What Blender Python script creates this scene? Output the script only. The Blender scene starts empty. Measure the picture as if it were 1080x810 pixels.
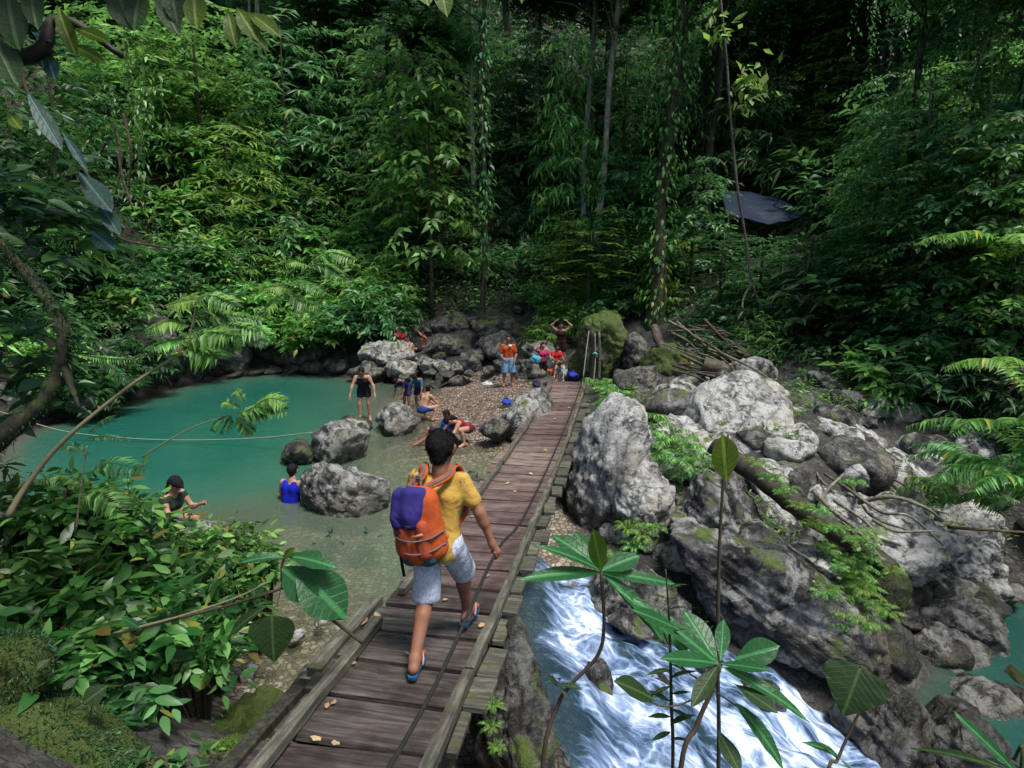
import bpy, bmesh, math, random
import numpy as np
from mathutils import Vector, Matrix
sc = bpy.context.scene
COL = sc.collection
R_ = math.radians
PI = math.pi

# ------------------------------------------------------------------ picture geometry
CZ, PITCH, FOC = 3.9, R_(10.2), 640.0
cp, sp = math.cos(PITCH), math.sin(PITCH)
def ray(px, py):
    u, v = (px-540)/FOC, (405-py)/FOC
    return np.array([u, cp+v*sp, -sp+v*cp])
def aty(px, py, Y):
    d = ray(px, py); return np.array([0, 0, CZ])+d*(Y/d[1])
def onz(px, py, z):
    d = ray(px, py); return np.array([0, 0, CZ])+d*((z-CZ)/d[2])
def mpp(px, py, Y):
    return Y/ray(px, py)[1]/FOC

# ------------------------------------------------------------------ object helpers
def mesh(name, V, F, mat, smooth=True):
    me = bpy.data.meshes.new(name)
    V = np.asarray(V, dtype=np.float32)
    if isinstance(F, np.ndarray):
        n, k = F.shape
        me.vertices.add(len(V)); me.vertices.foreach_set('co', V.ravel())
        me.loops.add(n*k); me.loops.foreach_set('vertex_index', F.astype(np.int32).ravel())
        me.polygons.add(n)
        me.polygons.foreach_set('loop_start', np.arange(0, n*k, k, dtype=np.int32))
        me.update(calc_edges=True)
    else:
        me.from_pydata([tuple(v) for v in V], [], [tuple(f) for f in F])
    if mat: me.materials.append(mat)
    me.polygons.foreach_set('use_smooth', [smooth]*len(me.polygons))
    me.update()
    return me
def obj(name, me, parent=None, loc=None):
    o = bpy.data.objects.new(name, me); COL.objects.link(o)
    if parent is not None: o.parent = parent
    if loc is not None: o.location = loc
    return o
def tag(o, label=None, cat=None, group=None, kind=None):
    if label: o['label'] = label
    if cat: o['category'] = cat
    if group: o['group'] = group
    if kind: o['kind'] = kind
    return o
def empty(name, loc, rz=0.0):
    o = bpy.data.objects.new(name, None); COL.objects.link(o)
    o.location = loc; o.rotation_euler = (0, 0, rz); o.empty_display_size = .1
    return o
def copy_tree(o, parent=None):
    c = o.copy(); COL.objects.link(c)
    if parent is not None: c.parent = parent
    for ch in o.children: copy_tree(ch, c)
    return c
def addattr(me, name, arr):
    a = me.attributes.new(name, 'FLOAT', 'POINT'); a.data.foreach_set('value', np.asarray(arr, dtype=np.float32))
def addcol(me, name, arr):
    a = me.attributes.new(name, 'FLOAT_COLOR', 'POINT')
    arr = np.asarray(arr, dtype=np.float32)
    a.data.foreach_set('color', np.concatenate([arr, np.ones((len(arr), 1), np.float32)], 1).ravel())

class MB:
    """collects pieces; build() links them as ONE mesh object"""
    def __init__(s): s.V, s.F, s.n = [], [], 0
    def add(s, V, F):
        V = np.asarray(V, float); s.V.append(V); s.F += [tuple(i+s.n for i in f) for f in F]; s.n += len(V)
    def box(s, c, d, rot=None, jit=0, rng=None, bev=0.0):
        hx, hy, hz = d[0]/2, d[1]/2, d[2]/2
        if bev <= 0:
            P = np.array([(x*hx, y*hy, z*hz) for x in (-1, 1) for y in (-1, 1) for z in (-1, 1)])
            F = [(0, 1, 3, 2), (4, 6, 7, 5), (0, 4, 5, 1), (2, 3, 7, 6), (0, 2, 6, 4), (1, 5, 7, 3)]
        else:
            bm = bmesh.new(); bmesh.ops.create_cube(bm, size=1)
            for v in bm.verts: v.co = (v.co.x*d[0], v.co.y*d[1], v.co.z*d[2])
            bmesh.ops.bevel(bm, geom=list(bm.edges), offset=bev, segments=1, affect='EDGES')
            bm.verts.index_update()
            P = np.array([v.co[:] for v in bm.verts]); F = [tuple(v.index for v in f.verts) for f in bm.faces]; bm.free()
        if jit: P = P+rng.normal(size=P.shape)*jit
        if rot is not None: P = P@np.asarray(rot).T
        s.add(P+np.asarray(c), F)
    def tube(s, *a, **k):
        V, F = tube(*a, **k); s.add(V, F)
    def build(s, name, mat, parent=None, loc=None, smooth=True):
        V = np.concatenate(s.V); 
        return obj(name, mesh(name, V, s.F, mat, smooth), parent, loc)
def rotz(a): c, s_ = math.cos(a), math.sin(a); return np.array([[c, -s_, 0], [s_, c, 0], [0, 0, 1]])
def rotx(a): c, s_ = math.cos(a), math.sin(a); return np.array([[1, 0, 0], [0, c, -s_], [0, s_, c]])
def roty(a): c, s_ = math.cos(a), math.sin(a); return np.array([[c, 0, s_], [0, 1, 0], [-s_, 0, c]])
def spline(P, n):
    P = np.asarray(P, float)
    if len(P) == 2: return P[0]+(P[1]-P[0])*np.linspace(0, 1, n)[:, None]
    Q = np.concatenate([[2*P[0]-P[1]], P, [2*P[-1]-P[-2]]])
    t = np.linspace(0, len(P)-1-1e-6, n); i = t.astype(int); f = (t-i)[:, None]
    a, b, c, d = Q[i], Q[i+1], Q[i+2], Q[i+3]
    return .5*(2*b+(c-a)*f+(2*a-5*b+4*c-d)*f*f+(3*b-a-3*c+d)*f**3)
def tube(P, r, sides=7, n=None, lump=0.0, seed=0, flat=1.0):
    """tapered tube through the points P; r is a number, a pair or a list"""
    n = n or max(4, len(P)*4)
    C = spline(P, n); r = np.atleast_1d(np.asarray(r, float))
    rr = np.interp(np.linspace(0, 1, n), np.linspace(0, 1, len(r)), r) if len(r) > 1 else np.full(n, r[0])
    T = np.gradient(C, axis=0); T /= np.linalg.norm(T, axis=1)[:, None]+1e-9
    ref = np.array([0, 0, 1.]) if abs(T[:, 2]).mean() < .75 else np.array([0, 1., 0])
    A = np.cross(T, ref); A /= np.linalg.norm(A, axis=1)[:, None]+1e-9
    B = np.cross(A, T)
    th = np.linspace(0, 2*PI, sides, endpoint=False)
    rad = rr[:, None]*np.ones(sides)
    if lump:
        g = np.random.default_rng(seed); rad = rad*(1+lump*g.normal(size=(n, sides))*.5+lump*np.repeat(g.normal(size=(n, 1)), sides, 1)*.5)
    V = C[:, None]+rad[..., None]*(np.cos(th)[None, :, None]*A[:, None]+flat*np.sin(th)[None, :, None]*B[:, None])
    V = V.reshape(-1, 3); F = []
    for i in range(n-1):
        for j in range(sides):
            k = (j+1) % sides
            F.append((i*sides+j, i*sides+k, (i+1)*sides+k, (i+1)*sides+j))
    F.append(tuple(range(sides-1, -1, -1))); F.append(tuple((n-1)*sides+j for j in range(sides)))
    return V, F

# ------------------------------------------------------------------ noise
_g = np.random.default_rng(11)
_PERM = np.tile(_g.permutation(256), 3); _GRAD = _g.normal(size=(256, 3)); _GRAD /= np.linalg.norm(_GRAD, axis=1)[:, None]
def pn(P):
    P = np.asarray(P, float); I = np.floor(P).astype(int); f = P-I; I &= 255
    w = f*f*f*(f*(f*6-15)+10); out = 0
    for dx in (0, 1):
        for dy in (0, 1):
            for dz in (0, 1):
                h = _PERM[_PERM[_PERM[(I[:, 0]+dx) & 255]+((I[:, 1]+dy) & 255)]+((I[:, 2]+dz) & 255)]
                g = (_GRAD[h]*(f-np.array([dx, dy, dz]))).sum(1)
                out = out+g*np.where(dx, w[:, 0], 1-w[:, 0])*np.where(dy, w[:, 1], 1-w[:, 1])*np.where(dz, w[:, 2], 1-w[:, 2])
    return out*1.5
def fbm(P, o=4, lac=2.1, gain=.5):
    P = np.asarray(P, float); a = 1; s = 0
    for i in range(o): s = s+a*pn(P+i*17.3); P = P*lac; a *= gain
    return s
def pn2(x, y, f, s=0.0): return pn(np.stack([x*f+s, y*f-s, np.full_like(x, s+.37)], -1))

# ------------------------------------------------------------------ materials
def newmat(name):
    m = bpy.data.materials.new(name); m.use_nodes = True
    nt = m.node_tree; nt.nodes.clear()
    out = nt.nodes.new('ShaderNodeOutputMaterial')
    return m, nt, out
class N:
    def __init__(s, nt): s.nt = nt
    def __call__(s, typ, **kw):
        n = s.nt.nodes.new('ShaderNode'+typ)
        for k, v in kw.items():
            if k.startswith('i_'):
                key = k[2:]; key = int(key) if key.isdigit() else key.replace('_', ' ')
                sock = n.inputs[key]
                if isinstance(v, bpy.types.NodeSocket): s.nt.links.new(v, sock)
                else: sock.default_value = v
            else: setattr(n, k, v)
        return n
    def ramp(s, fac, stops, mode='LINEAR'):
        n = s.nt.nodes.new('ShaderNodeValToRGB'); n.color_ramp.interpolation = mode
        el = n.color_ramp.elements
        while len(el) < len(stops): el.new(.5)
        for e, (p, c) in zip(el, stops):
            e.position = p; e.color = (c, c, c, 1) if isinstance(c, (int, float)) else (*c, 1)
        s.nt.links.new(fac, n.inputs[0]); return n.outputs[0]
    def mix(s, fac, a, b, blend='MIX'):
        n = s.nt.nodes.new('ShaderNodeMix'); n.data_type = 'RGBA'; n.blend_type = blend
        for v, sk in ((fac, n.inputs[0]), (a, n.inputs[6]), (b, n.inputs[7])):
            if isinstance(v, bpy.types.NodeSocket): s.nt.links.new(v, sk)
            elif isinstance(v, (int, float)): sk.default_value = v if sk.type == 'VALUE' else (v, v, v, 1)
            else: sk.default_value = (*v, 1)
        return n.outputs[2]
    def math(s, op, a, b=None, c=None, clamp=False):
        n = s.nt.nodes.new('ShaderNodeMath'); n.operation = op; n.use_clamp = clamp
        for v, i in ((a, 0), (b, 1), (c, 2)):
            if v is None: continue
            if isinstance(v, bpy.types.NodeSocket): s.nt.links.new(v, n.inputs[i])
            else: n.inputs[i].default_value = v
        return n.outputs[0]
    def noise(s, vec, scale, detail=4, rough=.55, dist=0.0):
        n = s('TexNoise', i_Scale=scale, i_Detail=detail, i_Roughness=rough, i_Distortion=dist)
        if vec is not None: s.nt.links.new(vec, n.inputs['Vector'])
        return n.outputs[0]
    def vor(s, vec, scale, feature='F1', out='Distance'):
        n = s('TexVoronoi', feature=feature, i_Scale=scale); s.nt.links.new(vec, n.inputs['Vector'])
        return n.outputs[out]
    def bump(s, h, strength=.5, dist=.02, normal=None):
        n = s('Bump', i_Strength=strength, i_Distance=dist, i_Height=h)
        if normal is not None: s.nt.links.new(normal, n.inputs['Normal'])
        return n.outputs[0]
    def link(s, a, b): s.nt.links.new(a, b)
def lin(r, g, b):
    f = lambda c: ((c/255+.055)/1.055)**2.4 if c > 10 else c/255/12.92
    return (f(r), f(g), f(b))

def leaf_mat(name, dark, mid, light, rough=.42, trans=.3, tcol=None, spec=.32):
    m, nt, out = newmat(name); n = N(nt)
    geo = n('NewGeometry'); oi = n('ObjectInfo')
    rnd = geo.outputs['Random Per Island']
    col = n.ramp(rnd, [(0, dark), (.5, mid), (.86, light), (.955, tuple(min(1, c*1.25) for c in light)), (.975, (light[0]*2.0, light[1]*.95, light[2]*.5)), (1, (.11, .07, .025))])
    tc = n('TexCoord')
    mott = n.noise(tc.outputs['Object'], 9, 3)
    col = n.mix(n.math('MULTIPLY', mott, .35), col, tuple(c*.45 for c in dark))
    hs = n('HueSaturation', i_Color=col, i_Value=n.math('MULTIPLY_ADD', oi.outputs['Random'], .5, .75), i_Hue=n.math('MULTIPLY_ADD', oi.outputs['Random'], .03, .485))
    pb = n('BsdfPrincipled', i_Roughness=rough, i_Base_Color=hs.outputs[0]); pb.inputs['Specular IOR Level'].default_value = spec
    tr = n('BsdfTranslucent', i_Color=n.mix(.55, hs.outputs[0], tcol or tuple(min(1, c*2.2) for c in light)))
    mx = n('MixShader', i_0=trans, i_1=pb.outputs[0], i_2=tr.outputs[0])
    n.link(mx.outputs[0], out.inputs[0]); return m
def simple_mat(name, col, rough=.7, var=.25, scale=30, bump=.15, spec=.3, metal=0.0):
    m, nt, out = newmat(name); n = N(nt); tc = n('TexCoord')
    no = n.noise(tc.outputs['Object'], scale, 4)
    c = n.mix(n.math('MULTIPLY', no, var*1.6, clamp=True), col, tuple(x*.45 for x in col))
    pb = n('BsdfPrincipled', i_Base_Color=c, i_Roughness=rough, i_Metallic=metal, i_Normal=n.bump(no, bump, .01)); pb.inputs['Specular IOR Level'].default_value = spec
    n.link(pb.outputs[0], out.inputs[0]); return m
def cloth_mat(name, col, var=.25, fold=5.0, rough=.85):
    col = tuple(c*.72 for c in col)
    m, nt, out = newmat(name); n = N(nt); tc = n('TexCoord')
    fo = n.noise(tc.outputs['Object'], fold, 3, .5, .6); we = n.noise(tc.outputs['Object'], 260, 1)
    c = n.mix(n.math('MULTIPLY', fo, var, clamp=True), col, tuple(x*.5 for x in col))
    b = n.bump(fo, .55, .05); b = n.bump(we, .2, .002, b)
    pb = n('BsdfPrincipled', i_Base_Color=c, i_Roughness=rough, i_Normal=b); pb.inputs['Specular IOR Level'].default_value = .2
    n.link(pb.outputs[0], out.inputs[0]); return m

def rock_mat(name, lo, hi, white=.5, moss=.3, wetz=.12, mscale=9.0, mosscol=(.05, .075, .012), mossup=.5, rough=.75):
    """limestone: mottled pale crust over dark pits, moss where it can sit, wet band at the waterline"""
    m, nt, out = newmat(name); n = N(nt); tc = n('TexCoord'); geo = n('NewGeometry')
    K = .63; lo = tuple(c*K for c in lo); hi = tuple(c*K for c in hi)
    v = tc.outputs['Object']; wpos = geo.outputs['Position']
    sx = n('SeparateXYZ', i_0=wpos); sn = n('SeparateXYZ', i_0=geo.outputs['Normal'])
    big = n.noise(v, 1.3, 5, .6, .4); mid = n.noise(v, mscale, 6, .68, .9); fine = n.noise(v, mscale*4.5, 5, .7)
    pit = n.math('MULTIPLY_ADD', mid, .65, n.math('MULTIPLY', fine, .35))
    t = n.math('ADD', pit, n.math('MULTIPLY_ADD', big, .5, -.25))
    base = n.ramp(t, [(.36, tuple(c*.22 for c in lo)), (.46, lo), (.54, hi), (.64, tuple(min(.75, c*1.45) for c in hi))])
    lsum = n.math('MULTIPLY_ADD', n.noise(v, mscale*.45, 7, .68, 1.2), .65, n.math('MULTIPLY', n.noise(v, mscale*2, 5, .7, .6), .35))
    lich = n.ramp(lsum, [(.52-.09*white, 0.0), (.58-.09*white, 1.0)])
    col = n.mix(n.math('MULTIPLY', lich, min(1, white*1.15)), base, (.39, .39, .37))
    spk = n.ramp(n.noise(v, mscale*1.3, 5, .72, .8), [(.36, 1.0), (.44, 0.0)])
    col = n.mix(n.math('MULTIPLY', spk, .75), col, tuple(c*.14 for c in lo))
    dm = n('Mapping'); n.link(v, dm.inputs[0]); dm.inputs['Scale'].default_value = (3.2, 3.2, .45)
    drip = n.ramp(n.noise(dm.outputs[0], 1.0, 5, .6, .3), [(.52, 0.0), (.64, 1.0)])
    col = n.mix(n.math('MULTIPLY', drip, .42), col, n.mix(.8, tuple(c*.3 for c in lo), (.03, .024, .016)))
    och = n.ramp(n.noise(v, 1.1, 4, .6), [(.52, 0.0), (.68, .55)]); col = n.mix(och, col, n.mix(1.0, col, (.95, .78, .52), 'MULTIPLY'))
    wave = n('TexWave', i_Scale=.45, i_Distortion=14.0, i_Detail=4.0, i_Detail_Scale=1.4); n.link(v, wave.inputs['Vector'])
    crack = n.ramp(wave.outputs[1], [(0, 1.0), (.05, 0.0)])
    col = n.mix(n.math('MULTIPLY', crack, .38), col, tuple(c*.25 for c in lo))
    mo = n.math('ADD', n.noise(v, 2.2, 6, .65), n.math('MULTIPLY', sn.outputs[2], .22*mossup))
    mf = n.ramp(mo, [(.72-.38*moss, 0.0), (.80-.36*moss, 1.0)])
    mcol = n.mix(n.noise(v, 14, 4), tuple(c*.5 for c in mosscol), tuple(min(1, c*1.7) for c in mosscol))
    col = n.mix(mf, col, mcol)
    wl = n.math('ADD', sx.outputs[2], n.math('MULTIPLY', n.noise(wpos, 3, 3), -.5))
    wet = n.ramp(n.math('SUBTRACT', wl, wetz-.35), [(.0, 1.0), (.22, 0.0)])
    col = n.mix(n.math('MULTIPLY', wet, .62), col, n.mix(.5, tuple(c*.2 for c in lo), (.025, .022, .015)))
    ro = n.math('MULTIPLY_ADD', wet, -.45, rough)
    h = n.math('ADD', n.math('MULTIPLY', pit, 1.0), n.math('MULTIPLY', crack, -.15))
    b = n.bump(h, .95, .09); b = n.bump(fine, .5, .025, b); b = n.bump(n.math('MULTIPLY', mf, n.noise(v, 60, 3)), .6, .02, b)
    pb = n('BsdfPrincipled', i_Base_Color=col, i_Roughness=ro, i_Normal=b); pb.inputs['Specular IOR Level'].default_value = .35
    n.link(pb.outputs[0], out.inputs[0]); return m

def wood_mat(name, a, b, moss=0.0, grain=(3, 60, 60), rough=.65, wet=.4):
    a = tuple(c*.66 for c in a); b = tuple(c*.66 for c in b)
    m, nt, out = newmat(name); n = N(nt); tc = n('TexCoord'); oi = n('ObjectInfo')
    mp = n('Mapping'); n.link(tc.outputs['Object'], mp.inputs[0]); mp.inputs['Scale'].default_value = grain
    off = n('CombineXYZ', i_0=n.math('MULTIPLY', oi.outputs['Random'], 40), i_1=n.math('MULTIPLY', oi.outputs['Random'], 17)); n.link(off.outputs[0], mp.inputs[1])
    g = n.noise(mp.outputs[0], 1.0, 6, .65, .5); blot = n.noise(tc.outputs['Object'], 4.5, 5, .6); 
    col = n.ramp(g, [(.28, tuple(c*.45 for c in a)), (.45, a), (.68, b)])
    col = n.mix(n.ramp(blot, [(.45, 0.0), (.7, .6)]), col, tuple(c*.42 for c in a))
    hs = n('HueSaturation', i_Color=col, i_Value=n.math('MULTIPLY_ADD', oi.outputs['Random'], .75, .62), i_Hue=n.math('MULTIPLY_ADD', oi.outputs['Random'], .04, .49)); col = hs.outputs[0]
    if moss: col = n.mix(n.ramp(n.noise(tc.outputs['Object'], 6, 5, .7), [(.62-.3*moss, 0.0), (.75-.3*moss, 1.0)]), col, (.045, .06, .014))
    ro = n.ramp(n.noise(tc.outputs['Object'], 2.6, 4), [(.42, rough), (.6, rough-wet)])
    pb = n('BsdfPrincipled', i_Base_Color=col, i_Roughness=ro, i_Normal=n.bump(g, .5, .008)); pb.inputs['Specular IOR Level'].default_value = .4
    n.link(pb.outputs[0], out.inputs[0]); return m

M = {}
M['leaf_mid'] = leaf_mat('hillside leaf', (.009, .038, .007), (.052, .165, .022), (.19, .40, .09))
M['leaf_cool'] = leaf_mat('cool forest leaf', (.006, .028, .009), (.031, .115, .030), (.115, .285, .09))
M['leaf_dark'] = leaf_mat('dark forest leaf', (.003, .015, .005), (.012, .052, .014), (.05, .145, .04))  # forest depth shade put into this darker leaf colour
M['leaf_warm'] = leaf_mat('warm yellow green leaf', (.04, .10, .015), (.095, .215, .03), (.21, .37, .07), trans=.4)  # lighter, yellower leaf tone than the others, more translucent
M['leaf_near'] = leaf_mat('glossy bush leaf', (.009, .036, .009), (.038, .125, .024), (.14, .29, .075), rough=.34)
M['leaf_big'] = leaf_mat('big foreground leaf', (.025, .085, .028), (.04, .13, .04), (.07, .19, .06), rough=.35, trans=.3)
M['leaf_teal'] = leaf_mat('blue green waxy leaf', (.012, .045, .035), (.02, .07, .055), (.04, .11, .085), rough=.3)
M['moss'] = simple_mat('moss', (.06, .085, .012), .95, .9, 25, .8)
M['bark'] = wood_mat('mossy bark', (.022, .018, .012), (.065, .055, .036), .5, (14, 14, 3), .9, .1)
M['bark_pale'] = wood_mat('pale bark', (.26, .25, .21), (.58, .56, .49), .1, (10, 10, 3), .9, .1)
M['bark_dark'] = wood_mat('dark wet bark', (.012, .010, .007), (.035, .028, .02), .2, (14, 14, 3), .8, .2)
M['root'] = wood_mat('weathered root', (.12, .10, .075), (.33, .30, .25), .12, (3, 25, 25), .85, .1)
M['driftwood'] = wood_mat('brown driftwood', (.065, .042, .028), (.20, .145, .10), 0, (4, 30, 30), .85, .1)
M['log'] = wood_mat('rotting log', (.03, .024, .016), (.11, .09, .06), .35, (4, 30, 30), .85, .2)
M['stem'] = simple_mat('green stem', (.05, .06, .022), .6, .5, 20)
M['stem_brown'] = simple_mat('brown twig', (.075, .055, .032), .8, .6, 25)
M['twig_pale'] = simple_mat('pale twig', (.24, .21, .12), .7, .5, 25)
M['rock_pale'] = rock_mat('pale pitted limestone', (.15, .15, .145), (.38, .38, .365), .8, .10, .1, 3.6)
M['rock_grey'] = rock_mat('grey river rock', (.08, .08, .075), (.25, .25, .235), .6, .2, .3, 4.5)
M['rock_dark'] = rock_mat('stained rock with bank shade', (.035, .034, .03), (.14, .14, .13), .08, .38, .15, 4.0)  # dark stained tone that also holds the far bank's shade
M['rock_moss'] = rock_mat('mossy rock', (.05, .05, .04), (.19, .19, .165), .25, .85, .05, 5.0)
M['rock_right'] = rock_mat('pale cracked riverside rock', (.085, .085, .08), (.38, .375, .36), .85, .2, -1.2, 3.0)
M['rock_slab'] = rock_mat('striped dark slab rock', (.022, .022, .021), (.12, .12, .116), .36, .25, -.7, 2.6)
M['rock_bank'] = rock_mat('shade toned bank rock', (.06, .058, .052), (.20, .195, .18), .12, .2, .3, 4.0)  # bank shade put into the colour, with little pale lichen
# ------------------------------------------------------------------ terrain
CTRL = np.array([
 (-8,14,-1.7),(-6,12,-1.4),(-9,18,-1.5),(-5,16.5,-.8),(-9.5,21.5,-1.2),(-4.2,10.5,-.5),(-6,9.3,-.35),(-10.5,15,-1.6),(-8.5,11.5,-1.3),(-7.5,23,-.5),
 (-3,13,-.28),(-3.6,16.5,-.25),(-4.4,19.5,-.35),(-2,10.5,-.32),(-2,8.2,-.30),(-1.9,6.4,-.13),(-2.8,7.3,-.25),(-2.4,15,-.15),(-3.4,21.3,-.2),(-1.2,12,-.22),
 (-1.3,15.6,.06),(-.6,17,.14),(-1.0,20,.15),(-2.0,18.6,.06),(-.3,14.2,.08),(-2.2,21,.08),(0.3,18.5,.3),
 (-5,23.6,.55),(-3,23,.45),(-1,22.4,.7),(.8,21.5,.8),(1.6,19.3,.45),(2.6,18.6,.6),
 (-13.2,16,.9),(-15,15,3),(-12.8,20.5,.8),(-14.5,22,3.4),(-11,25,1.0),(-10.5,27,3.2),(-6.5,26,2.0),(-6,28.5,4),(-2,25,1.9),(-2,28.5,3.8),(2,24.5,2.3),(2,28.5,4.4),
 (-20,21,9),(-15,30,10),(-25,35,19),(-9,35,10.5),(0,36,9.5),(-1,46,18),(10,40,12.5),(7.5,30,6),(14,29,9),(25,30,16),(19,19,8.5),(12,20,5),(10,24.5,5.4),(5,26,3.8),
 (3,16.5,.9),(4.6,15,1.1),(6,16.3,1.5),(5.2,20,2.0),(8.3,16.5,2.4),(9,13.2,1.5),(10.3,15.3,3.0),(10.4,11.8,1.3),(13,13,4.2),(12,9.5,.6),(15,9,4),
 (8.2,9.4,-2.0),(9.8,9,-2.1),(6.8,7.8,-2.0),(8,6,-2.1),(5.6,6,-2.2),(11.2,7,-1.6),
 (.8,7.3,-.6),(2,6.7,-1.2),(3.5,6.2,-1.9),(4.2,7.6,-1.0),(0,8,-.55),(-.9,7.6,-.5),
 (2.5,9.2,-.4),(4,9.6,-.2),(5.6,10.4,.2),(3,12,.3),(3.5,14,.7),(1.2,11.5,-.1),(.9,14.5,.15),(6.8,12,.7),
 (-1.6,3.6,.55),(-1.2,2.0,1.0),(0,0,2.1),(-2.9,4.4,.55),(-4,3.2,1.9),(-5,5,1.1),(-6.2,6.8,.35),(-3.6,5.6,.25),(-2.4,5.0,.05),(1.2,2.8,-.3),(2.5,2.2,-.3),(2.6,4.2,-1.6),(.5,4.6,-.7),(.2,3.4,-.1),
 (0,-6,2.4),(-10,5,2.6),(-12,9.5,2.8),(-9,8.2,.8),(10,2,.2),(14,5,2.5),(4,0,1.2),(-5,0,2.4),
 (-60,20,30),(-60,60,50),(0,80,48),(60,60,48),(60,10,30),(-50,-20,14),(50,-20,14),(0,-40,6),(-30,8,12),(30,4,13),(-25,-10,6),(25,-12,6),(-40,100,60),(40,100,60)], float)
def _tps():
    P = CTRL[:, :2]; d = np.linalg.norm(P[:, None]-P[None], axis=2)
    K = np.where(d > 0, d*d*np.log(d+1e-9), 0)+np.eye(len(P))*.02
    A = np.zeros((len(P)+3, len(P)+3)); A[:-3, :-3] = K; A[:-3, -3] = 1; A[:-3, -2:] = P; A[-3, :-3] = 1; A[-2:, :-3] = P.T
    return np.linalg.solve(A, np.concatenate([CTRL[:, 2], [0, 0, 0]]))
_W = _tps()
def height(x, y, rough=True):
    x = np.asarray(x, float).ravel(); y = np.asarray(y, float).ravel(); out = np.empty(len(x))
    for i in range(0, len(x), 20000):
        q = np.stack([x[i:i+20000], y[i:i+20000]], 1)
        d = np.linalg.norm(q[:, None]-CTRL[None, :, :2], axis=2)
        out[i:i+20000] = (d*d*np.log(d+1e-9))@_W[:-3]+_W[-3]+q@_W[-2:]
    out = np.clip(out, -2.6, 70)
    if rough:
        a = np.clip((out+.1)*.6, .04, 1.0)
        out = out+a*(.30*pn2(x, y, .45)+.16*pn2(x, y, 1.3, 5)+.07*pn2(x, y, 3.7, 9))+.012*pn2(x, y, 6, 2)
    return out
def H1(x, y): return float(height([x], [y])[0])
def axis_grid(lo, hi, mid0, mid1, fine, grow=1.12):
    a = list(np.arange(mid0, mid1, fine)); s = fine; v = mid1
    while v < hi: a.append(v); s *= grow; v += s
    s = fine; v = mid0-fine*1.1; b = []
    while v > lo: b.append(v); s *= grow; v -= s
    return np.array(b[::-1]+a)
gx, gy = axis_grid(-160, 160, -15, 13, .16), axis_grid(-80, 190, 2, 27, .16)
X, Y = np.meshgrid(gx, gy); nx, ny = len(gx), len(gy)
Z = height(X, Y)
idx = np.arange(nx*ny).reshape(ny, nx)
Fg = np.stack([idx[:-1, :-1], idx[:-1, 1:], idx[1:, 1:], idx[1:, :-1]], -1).reshape(-1, 4)

def ground_mat():
    m, nt, out = newmat('forest floor and river bed'); n = N(nt); geo = n('NewGeometry'); w = geo.outputs['Position']
    sx = n('SeparateXYZ', i_0=w); sn = n('SeparateXYZ', i_0=geo.outputs['Normal'])
    cell = n('TexVoronoi', feature='F1', i_Scale=11.0); n.link(w, cell.inputs['Vector'])
    edge = n.vor(w, 11.0, 'DISTANCE_TO_EDGE')
    peb = n.ramp(n('SeparateXYZ', i_0=cell.outputs['Color']).outputs[0], [(0, (.12, .09, .06)), (.35, (.26, .21, .15)), (.7, (.36, .29, .21)), (1, (.42, .38, .32))])
    peb = n.mix(n.ramp(edge, [(.0, 1.0), (.12, 0.0)]), peb, (.06, .05, .035))
    lit = n.noise(w, 7, 6, .7, .8)
    soil = n.ramp(lit, [(.3, (.005, .004, .003)), (.5, (.015, .011, .007)), (.72, (.045, .031, .018))])
    rk = n.noise(w, 2.6, 7, .7, .5)
    cliff = n.ramp(rk, [(.3, (.008, .0075, .006)), (.5, (.030, .028, .024)), (.72, (.11, .105, .095))])
    g = n.mix(n.math('MULTIPLY', n.ramp(sn.outputs[2], [(.55, 1.0), (.8, 0.0)]), n.ramp(n.math('MULTIPLY', sx.outputs[2], .1), [(.35, 1.0), (.5, 0.0)])), soil, cliff)
    zz = n.math('ADD', sx.outputs[2], n.math('MULTIPLY_ADD', n.noise(w, 1.2, 4), .5, -.25))
    low = n.math('MULTIPLY', n.ramp(zz, [(.32, 1.0), (.55, 0.0)]), n.ramp(n.math('MULTIPLY_ADD', sx.outputs[0], -.1, .5), [(.36, 0.0), (.44, 1.0), (.86, 1.0), (.94, 0.0)]))
    g = n.mix(n.ramp(n.math('MULTIPLY', zz, .25), [(.45, 1.0), (.7, 0.0)]), g, cliff)
    col = n.mix(low, g, peb)
    h = n.math('ADD', n.math('MULTIPLY', lit, .6), n.math('MULTIPLY', rk, .8))
    b = n.bump(h, .8, .08)
    b2 = n.bump(n.ramp(edge, [(0, 0.0), (.2, 1.0)]), .7, .03, b)
    pb = n('BsdfPrincipled', i_Base_Color=col, i_Roughness=.85, i_Normal=b2); n.link(pb.outputs[0], out.inputs[0]); return m
M['ground'] = ground_mat()
tag(obj('ground', mesh('ground', np.stack([X.ravel(), Y.ravel(), Z], 1), Fg, M['ground'])), kind='structure')

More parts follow.
